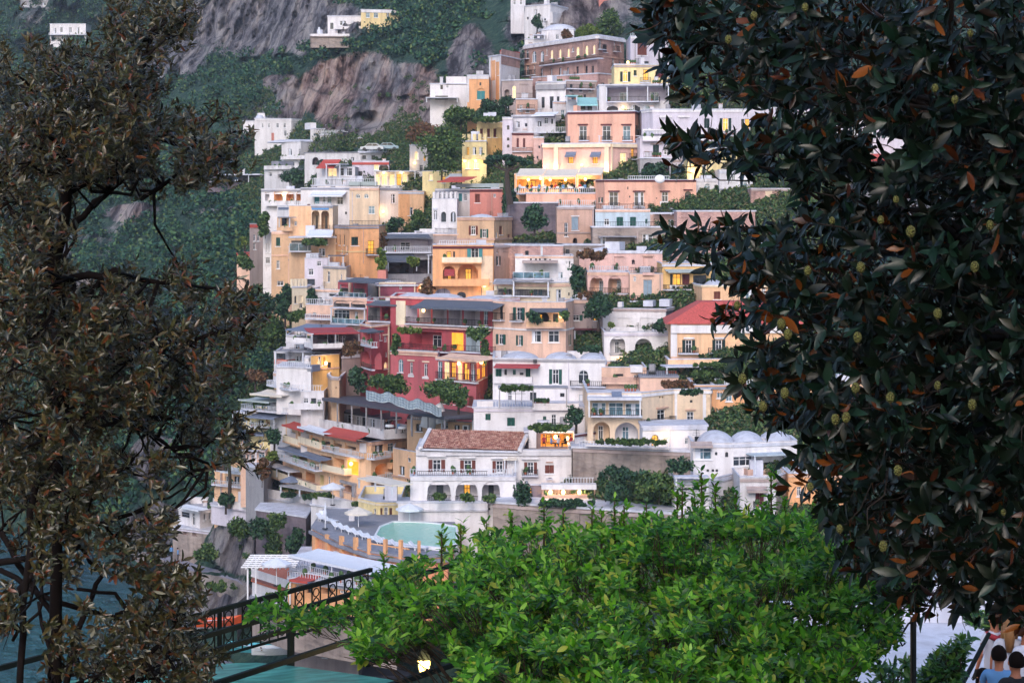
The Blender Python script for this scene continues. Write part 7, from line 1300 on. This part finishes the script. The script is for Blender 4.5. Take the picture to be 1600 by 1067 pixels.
# ------------------------------------------------------------ pergola, netting, lantern
PZ = 45.2; met = simple('dark_green_metal', '121A18', .85, 0, spec=.15)
def pp(px, py): D = (CZ-PZ)*F/(py-HY); return Vector(((px-800)/F*D, D, PZ))
perg = empty('pergola', tuple(pp(450, 1040)-Vector((0, 0, 2.6))), 'dark green metal pergola with slanting beams and scrollwork rail at the bottom left', 'pergola')
def beam(a, b, w, h, ext=0):
    d = (b-a).normalized(); a = a-d*ext; b = b+d*ext; s = Vector((d.y, -d.x, 0))*w/2; m_ = MB(); u = Vector((0, 0, h)); m_.hexa([a-s, a+s, b+s, b-s], [a-s+u, a+s+u, b+s+u, b-s+u], met); return m_
for (x0, y0), (x1, y1) in [((-10, 1050), (580, 893)), ((255, 1016), (720, 882)), ((330, 1021), (690, 918)), ((330, 1074), (700, 955)), ((570, 1042), (720, 992)), ((600, 1078), (860, 990)), ((-10, 1006), (330, 953))]:
    if (x0, y0) == (-10, 1006): continue
    beam(pp(x0, y0), pp(x1, y1), .05, .055).build('beam', perg)
q = pp(453, 957); m_ = MB(); m_.tube([q+Vector((0, .1, .0)), (q.x, q.y+.1, q.z-3)], .045, met, 8); m_.build('post', perg)
q = pp(343, 952); m_ = MB(); m_.tube([q, (q.x, q.y, q.z-.5)], .03, met, 8); m_.build('post', perg)
# scrollwork rail hanging below the first beam
ra, rb_ = pp(290, 968), pp(600, 889); dr = (rb_-ra); Lr_ = dr.length; dr.normalize()
rm_ = MB(); H = .52
rm_.hexa([ra+Vector((0, 0, -H-.03)), ra+Vector((.03, 0, -H-.03)), rb_+Vector((.03, 0, -H-.03)), rb_+Vector((0, 0, -H-.03))], [ra+Vector((0, 0, -H)), ra+Vector((.03, 0, -H)), rb_+Vector((.03, 0, -H)), rb_+Vector((0, 0, -H))], met)
u = .0; i = 0
while u < Lr_:
    p = ra+dr*u; rm_.tube([p, p+Vector((0, 0, -H))], .011, met, 5)
    if i % 2 == 0:
        c = p+dr*.085+Vector((0, 0, -H*.5)); ring = [c+dr*(.075*math.cos(t))+Vector((0, 0, .12*math.sin(t))) for t in np.linspace(0, 2*PI, 13)]; rm_.tube(ring, .009, met, 5)
        for s in (-1, 1):
            c2 = p+dr*.085+Vector((0, 0, -H*.5+s*.185)); rm_.tube([c2+dr*(.06*math.cos(t))+Vector((0, 0, .055*math.sin(t))) for t in np.linspace(0, 2*PI, 9)], .008, met, 5)
    u += .17; i += 1
rm_.build('scrollwork', perg)
# teal netting
nm, nt, P_, N_, L_ = newmat('teal_netting'); w1 = N_.new('ShaderNodeTexNoise'); w1.inputs['Scale'].default_value = 5; mp = N_.new('ShaderNodeMapping'); mp.inputs['Scale'].default_value = (.5, 4, 1); L_.new(pos(N_), mp.inputs[0]); L_.new(mp.outputs[0], w1.inputs['Vector'])
L_.new(nmix(N_, L_, w1.outputs[0], lin('1C5852'), lin('62B4A4')), P_.inputs['Base Color']); P_.inputs['Roughness'].default_value = .8  # pale and dark streaks put the shading of folds into the colour
tr = N_.new('ShaderNodeBsdfTransparent'); ms = N_.new('ShaderNodeMixShader'); L_.new(nramp(N_, L_, w1.outputs[0], [(.35, .72), (.65, .95)]).outputs[0], ms.inputs[0]); L_.new(tr.outputs[0], ms.inputs[1]); L_.new(P_.outputs[0], ms.inputs[2]); L_.new(ms.outputs[0], nt.nodes['Material Output'].inputs[0])
NE = [(60, 1068, 60, 1120), (110, 1052, 110, 1130), (200, 1042, 200, 1130), (280, 1024, 280, 1130), (345, 1018, 345, 1130), (400, 1021, 400, 1130), (470, 1031, 470, 1130), (560, 1040, 560, 1130), (652, 1049, 652, 1130)]
nb = MB(); rows = 10
def npt(i, v):
    a = NE[i]; p = pp(a[0], a[1]); q = pp(a[2], a[3]); r = p.lerp(q, v); r.z = PZ-.10-.16*math.sin(PI*v)+.03*math.sin(v*14+i*1.3); return r
fine = 4
for i in range(len(NE)-1):
    for s in range(fine):
        for v in range(rows):
            f_ = lambda a, b: npt(i, b).lerp(npt(i+1, b), a)
            nb.poly([f_(s/fine, (v+1)/rows), f_((s+1)/fine, (v+1)/rows), f_((s+1)/fine, v/rows), f_(s/fine, v/rows)], nm)
tag(nb.build('netting', None, smooth=True), 'teal shade netting stretched under the pergola beams', 'netting')
# lantern
lc = at(663, 1040, 22.2); lan = empty('lantern', tuple(lc), 'glowing four-sided lantern hanging under the green tree', 'lantern'); lr = .075
g_ = MB(); b0 = [lc+Vector((x*.045, y*.045, -.09)) for x, y in ((-1, -1), (1, -1), (1, 1), (-1, 1))]; t0 = [lc+Vector((x*lr, y*lr, .075)) for x, y in ((-1, -1), (1, -1), (1, 1), (-1, 1))]
g_.hexa(b0, t0, glow('lantern_glass', 'FFCF78', 4.5, 'FFB84C')); g_.build('pane', lan)
r_ = MB(); r_.tube([lc+Vector((0, 0, .078)), lc+Vector((0, 0, .12)), lc+Vector((0, 0, .19)), lc+Vector((0, 0, .25))], [.11, .085, .035, .012], met, 8); r_.tube([lc+Vector((0, 0, .25)), lc+Vector((.02, .1, .45))], .008, met, 5); r_.build('lantern_cap', lan)
e_ = MB()
for a, b in zip(b0, t0): e_.tube([a, b], .007, met, 4)
e_.tube([lc+Vector((0, 0, -.125)), lc+Vector((0, 0, -.092))], [.02, .055], met, 8); e_.build('lantern_frame', lan)
def plight(p, e, col=(1, .66, .28), s=.08):
    L_ = bpy.data.lights.new('lamp_light', 'POINT'); L_.energy = e; L_.color = col; L_.shadow_soft_size = s; o = bpy.data.objects.new('lamp_light', L_); COL.objects.link(o); o.location = p
plight(lc+Vector((0, -.22, .02)), 30); plight(lc+Vector((.1, .25, .05)), 20)
# black post and white roof, lower right
pm_ = MB(); q = at(1427, 965, 20); pm_.tube([q, (q.x, q.y, q.z-3.2)], .032, M['iron'], 10); pm_.tube([q+Vector((0, 0, -.02)), q+Vector((-.05, 0, -.06)), q+Vector((-.1, 0, -.14)), q+Vector((-.14, 0, -.22)), q+Vector((-.11, 0, -.28)), q+Vector((-.08, 0, -.25))], .011, M['iron'], 6)
tag(pm_.build('post', None), 'black iron post with a small scroll before the white roof', 'post')
wr = empty('white_roof_house', tuple(at(1440, 1100, 38)-Vector((0, 0, 6))), 'near house with broad flat white roof and low parapet, lower right', 'house')
Z0 = 41.55; a = MB(); X0, X1, Y0, Y1 = 5.4, 12.2, 27, 40.5; a.box(X0, X1, Y0, Y1, 30, Z0, M['white']); a.build('wall', wr)
a = MB(); a.box(X0-.15, X1+.15, Y0-.15, Y1+.15, Z0+.002, Z0+.12, M['roofw']); a.build('roof', wr)
a = MB(); a.box(X0-.15, X1+.15, Y1-.2, Y1+.15, Z0+.123, Z0+.5, M['roofw']); a.box(X0-.15, X0+.1, Y0, Y1-.203, Z0+.123, Z0+.5, M['roofw']); a.build('parapet', wr)
for x in (X0+3.1, X0+4.0): b = MB(); b.box(x, x+.6, Y1-.1, Y1+.6, Z0+.51, Z0+.95, M['roofw']); b.build('chimney', wr)
plight(at(1365, 1010, 30), 20)
# terrace with guests, lower right
TZ = 42.55; a = MB(); a.box(6.35, 12, 24.4, 31, TZ-.3, TZ, gm2 if 'gm2' in globals() else M['stone']); a.build('terrace_floor', kind='structure')
G = [('seated woman facing the camera with long brown hair and a pale top', 1537, 27.0, 1013, 'sit', 1.66, .1, 'shirtw', 'hair', True), ('man in a light blue shirt seen from behind', 1561, 26.2, 1012, 'sit', 1.78, PI-.3, 'shirtb', 'hair', False), ('man in black with short dark hair seen from behind, at the right edge', 1587, 25.4, 1022, 'sit', 1.80, PI+.2, 'shirtd', 'hair', False),
     ('standing guest in white with a red scarf behind the seated woman', 1554, 28.6, 968, 'stand', 1.7, PI+.4, 'shirtw', 'hair', False), ('standing woman with long light brown hair turned away', 1577, 28.2, 966, 'stand', 1.68, PI-.2, 'shirtw', 'blond', True), ('guest in white cut by the right edge of the frame', 1602, 28.0, 985, 'stand', 1.62, .4, 'shirtw', 'hair', False)]
M['skin2'] = simple('tanned_skin', 'A8694E', .6)
for lb, px, D, pyt, pose, h, rz, top, hr, lg in G:
    x = (px-800)/F*D; zt = CZ-(pyt-HY)/F*D; hh = (1.26 if pose == 'sit' else 1.71)*h/1.72; z = zt-hh
    z = max(z, TZ) if abs(z-TZ) > .35 else TZ
    figure('person', lb, (x, D, z), rz, pose, h, top, 'shirtd', hr, None, lg, 'skin2', True)
    if pose == 'sit':
        c_ = empty('chair', (x, D, z), 'chair under the '+lb.split(' with ')[0].split(' seen ')[0].replace('seated ', ''), 'chair'); d = Vector((-math.sin(rz), math.cos(rz)))
        m_ = MB(); m_.box(x-.22, x+.22, D-.22, D+.22, z+.33, z+.37, M['wood']); m_.build('seat', c_); m_ = MB(); m_.box(x-.22, x+.22, D+.23, D+.26, z+.33, z+.8, M['wood']); m_.build('backrest', c_)
        for sx in (-.2, .17):
            for sy in (-.2, .17): m_ = MB(); m_.box(x+sx, x+sx+.03, D+sy, D+sy+.03, z, z+.329, M['wood']); m_.build('leg', c_)
        # the chair's own pieces were modelled facing -Y; turn it with its sitter
        c_.rotation_euler = (0, 0, rz)
sc_ = MB(); x = (1554-800)/F*28.6; sc_.tube([(x-.13, 28.55, 43.93), (x, 28.42, 43.9), (x+.13, 28.55, 43.93), (x+.05, 28.66, 43.93), (x-.08, 28.66, 43.92), (x-.13, 28.55, 43.93)], .045, M['shirtr'], 8)
so = sc_.build('scarf', None, smooth=True); tag(so, 'red scarf round the neck of the standing guest in white', 'scarf')
# stair rail in front of the laurel
m_ = MB(); m_.tube([at(1500, 1075, 25), at(1545, 990, 26.5)], .03, met, 6); m_.tube([at(1500, 1075, 25), at(1500, 1140, 25)], .04, met, 6); tag(m_.build('handrail', None), 'dark slanting handrail left of the seated woman', 'handrail')
# ------------------------------------------------------------ camera, sky, sun, haze
cam = bpy.data.cameras.new('camera'); co = bpy.data.objects.new('camera', cam); COL.objects.link(co); co.location = (0, 0, CZ); co.rotation_euler = (PI/2, 0, 0)
cam.sensor_width = 36; cam.lens = 36*F/1600; cam.shift_y = -(533.5-HY)/1600; cam.clip_end = 12000; cam.clip_start = .5; S.camera = co
SUN_EL, SUN_ROT = math.radians(30), math.radians(188)   # behind the viewer, to the right
w = bpy.data.worlds.new('World'); S.world = w; w.use_nodes = True; nt = w.node_tree; sk = nt.nodes.new('ShaderNodeTexSky'); sk.sky_type = 'NISHITA'; sk.sun_disc = False
sk.sun_elevation = SUN_EL; sk.sun_rotation = SUN_ROT; sk.altitude = 50; sk.dust_density = 1.5; sk.ozone_density = 2.0
bg = nt.nodes['Background']; nt.links.new(sk.outputs[0], bg.inputs[0]); bg.inputs[1].default_value = .12
sl = bpy.data.lights.new('sun', 'SUN'); sl.energy = .9; sl.angle = math.radians(25); sl.color = (1, .88, .80); so = bpy.data.objects.new('sun', sl); COL.objects.link(so)
# sky texture: rotation 0 puts the sun at +Y, increasing clockwise seen from above
sd = Vector((math.sin(SUN_ROT)*math.cos(SUN_EL), math.cos(SUN_ROT)*math.cos(SUN_EL), math.sin(SUN_EL)))
so.rotation_euler = sd.to_track_quat('Z', 'Y').to_euler()
S.view_settings.view_transform = 'Standard'; S.view_settings.look = 'None'; S.view_settings.exposure = EXPO; S.view_settings.gamma = 1
if HAZE:
    hb = MB(); hb.box(-330, 260, -30, 1000, -12, 330, None) if False else None
    hm = bpy.data.materials.new('haze_air'); hm.use_nodes = True; n_ = hm.node_tree.nodes; n_.remove(n_['Principled BSDF']); pv = n_.new('ShaderNodeVolumePrincipled'); pv.inputs['Color'].default_value = (.72, .80, .95, 1); pv.inputs['Density'].default_value = HAZE; pv.inputs['Anisotropy'].default_value = .2
    hm.node_tree.links.new(pv.outputs[0], n_['Material Output'].inputs['Volume'])
    hb = MB(); hb.box(-4200, 3200, -1600, 3200, -40, 420, hm); tag(hb.build('haze'), kind='stuff', label='thin blue evening air', cat='haze')
c = S.cycles; c.use_adaptive_sampling = True; c.adaptive_threshold = .03; c.use_denoising = True; c.max_bounces = 5; c.diffuse_bounces = 3; c.glossy_bounces = 2; c.transparent_max_bounces = 8; c.volume_bounces = 0; c.transmission_bounces = 2; c.sample_clamp_indirect = 4; c.caustics_reflective = False; c.caustics_refractive = False; c.use_light_tree = True
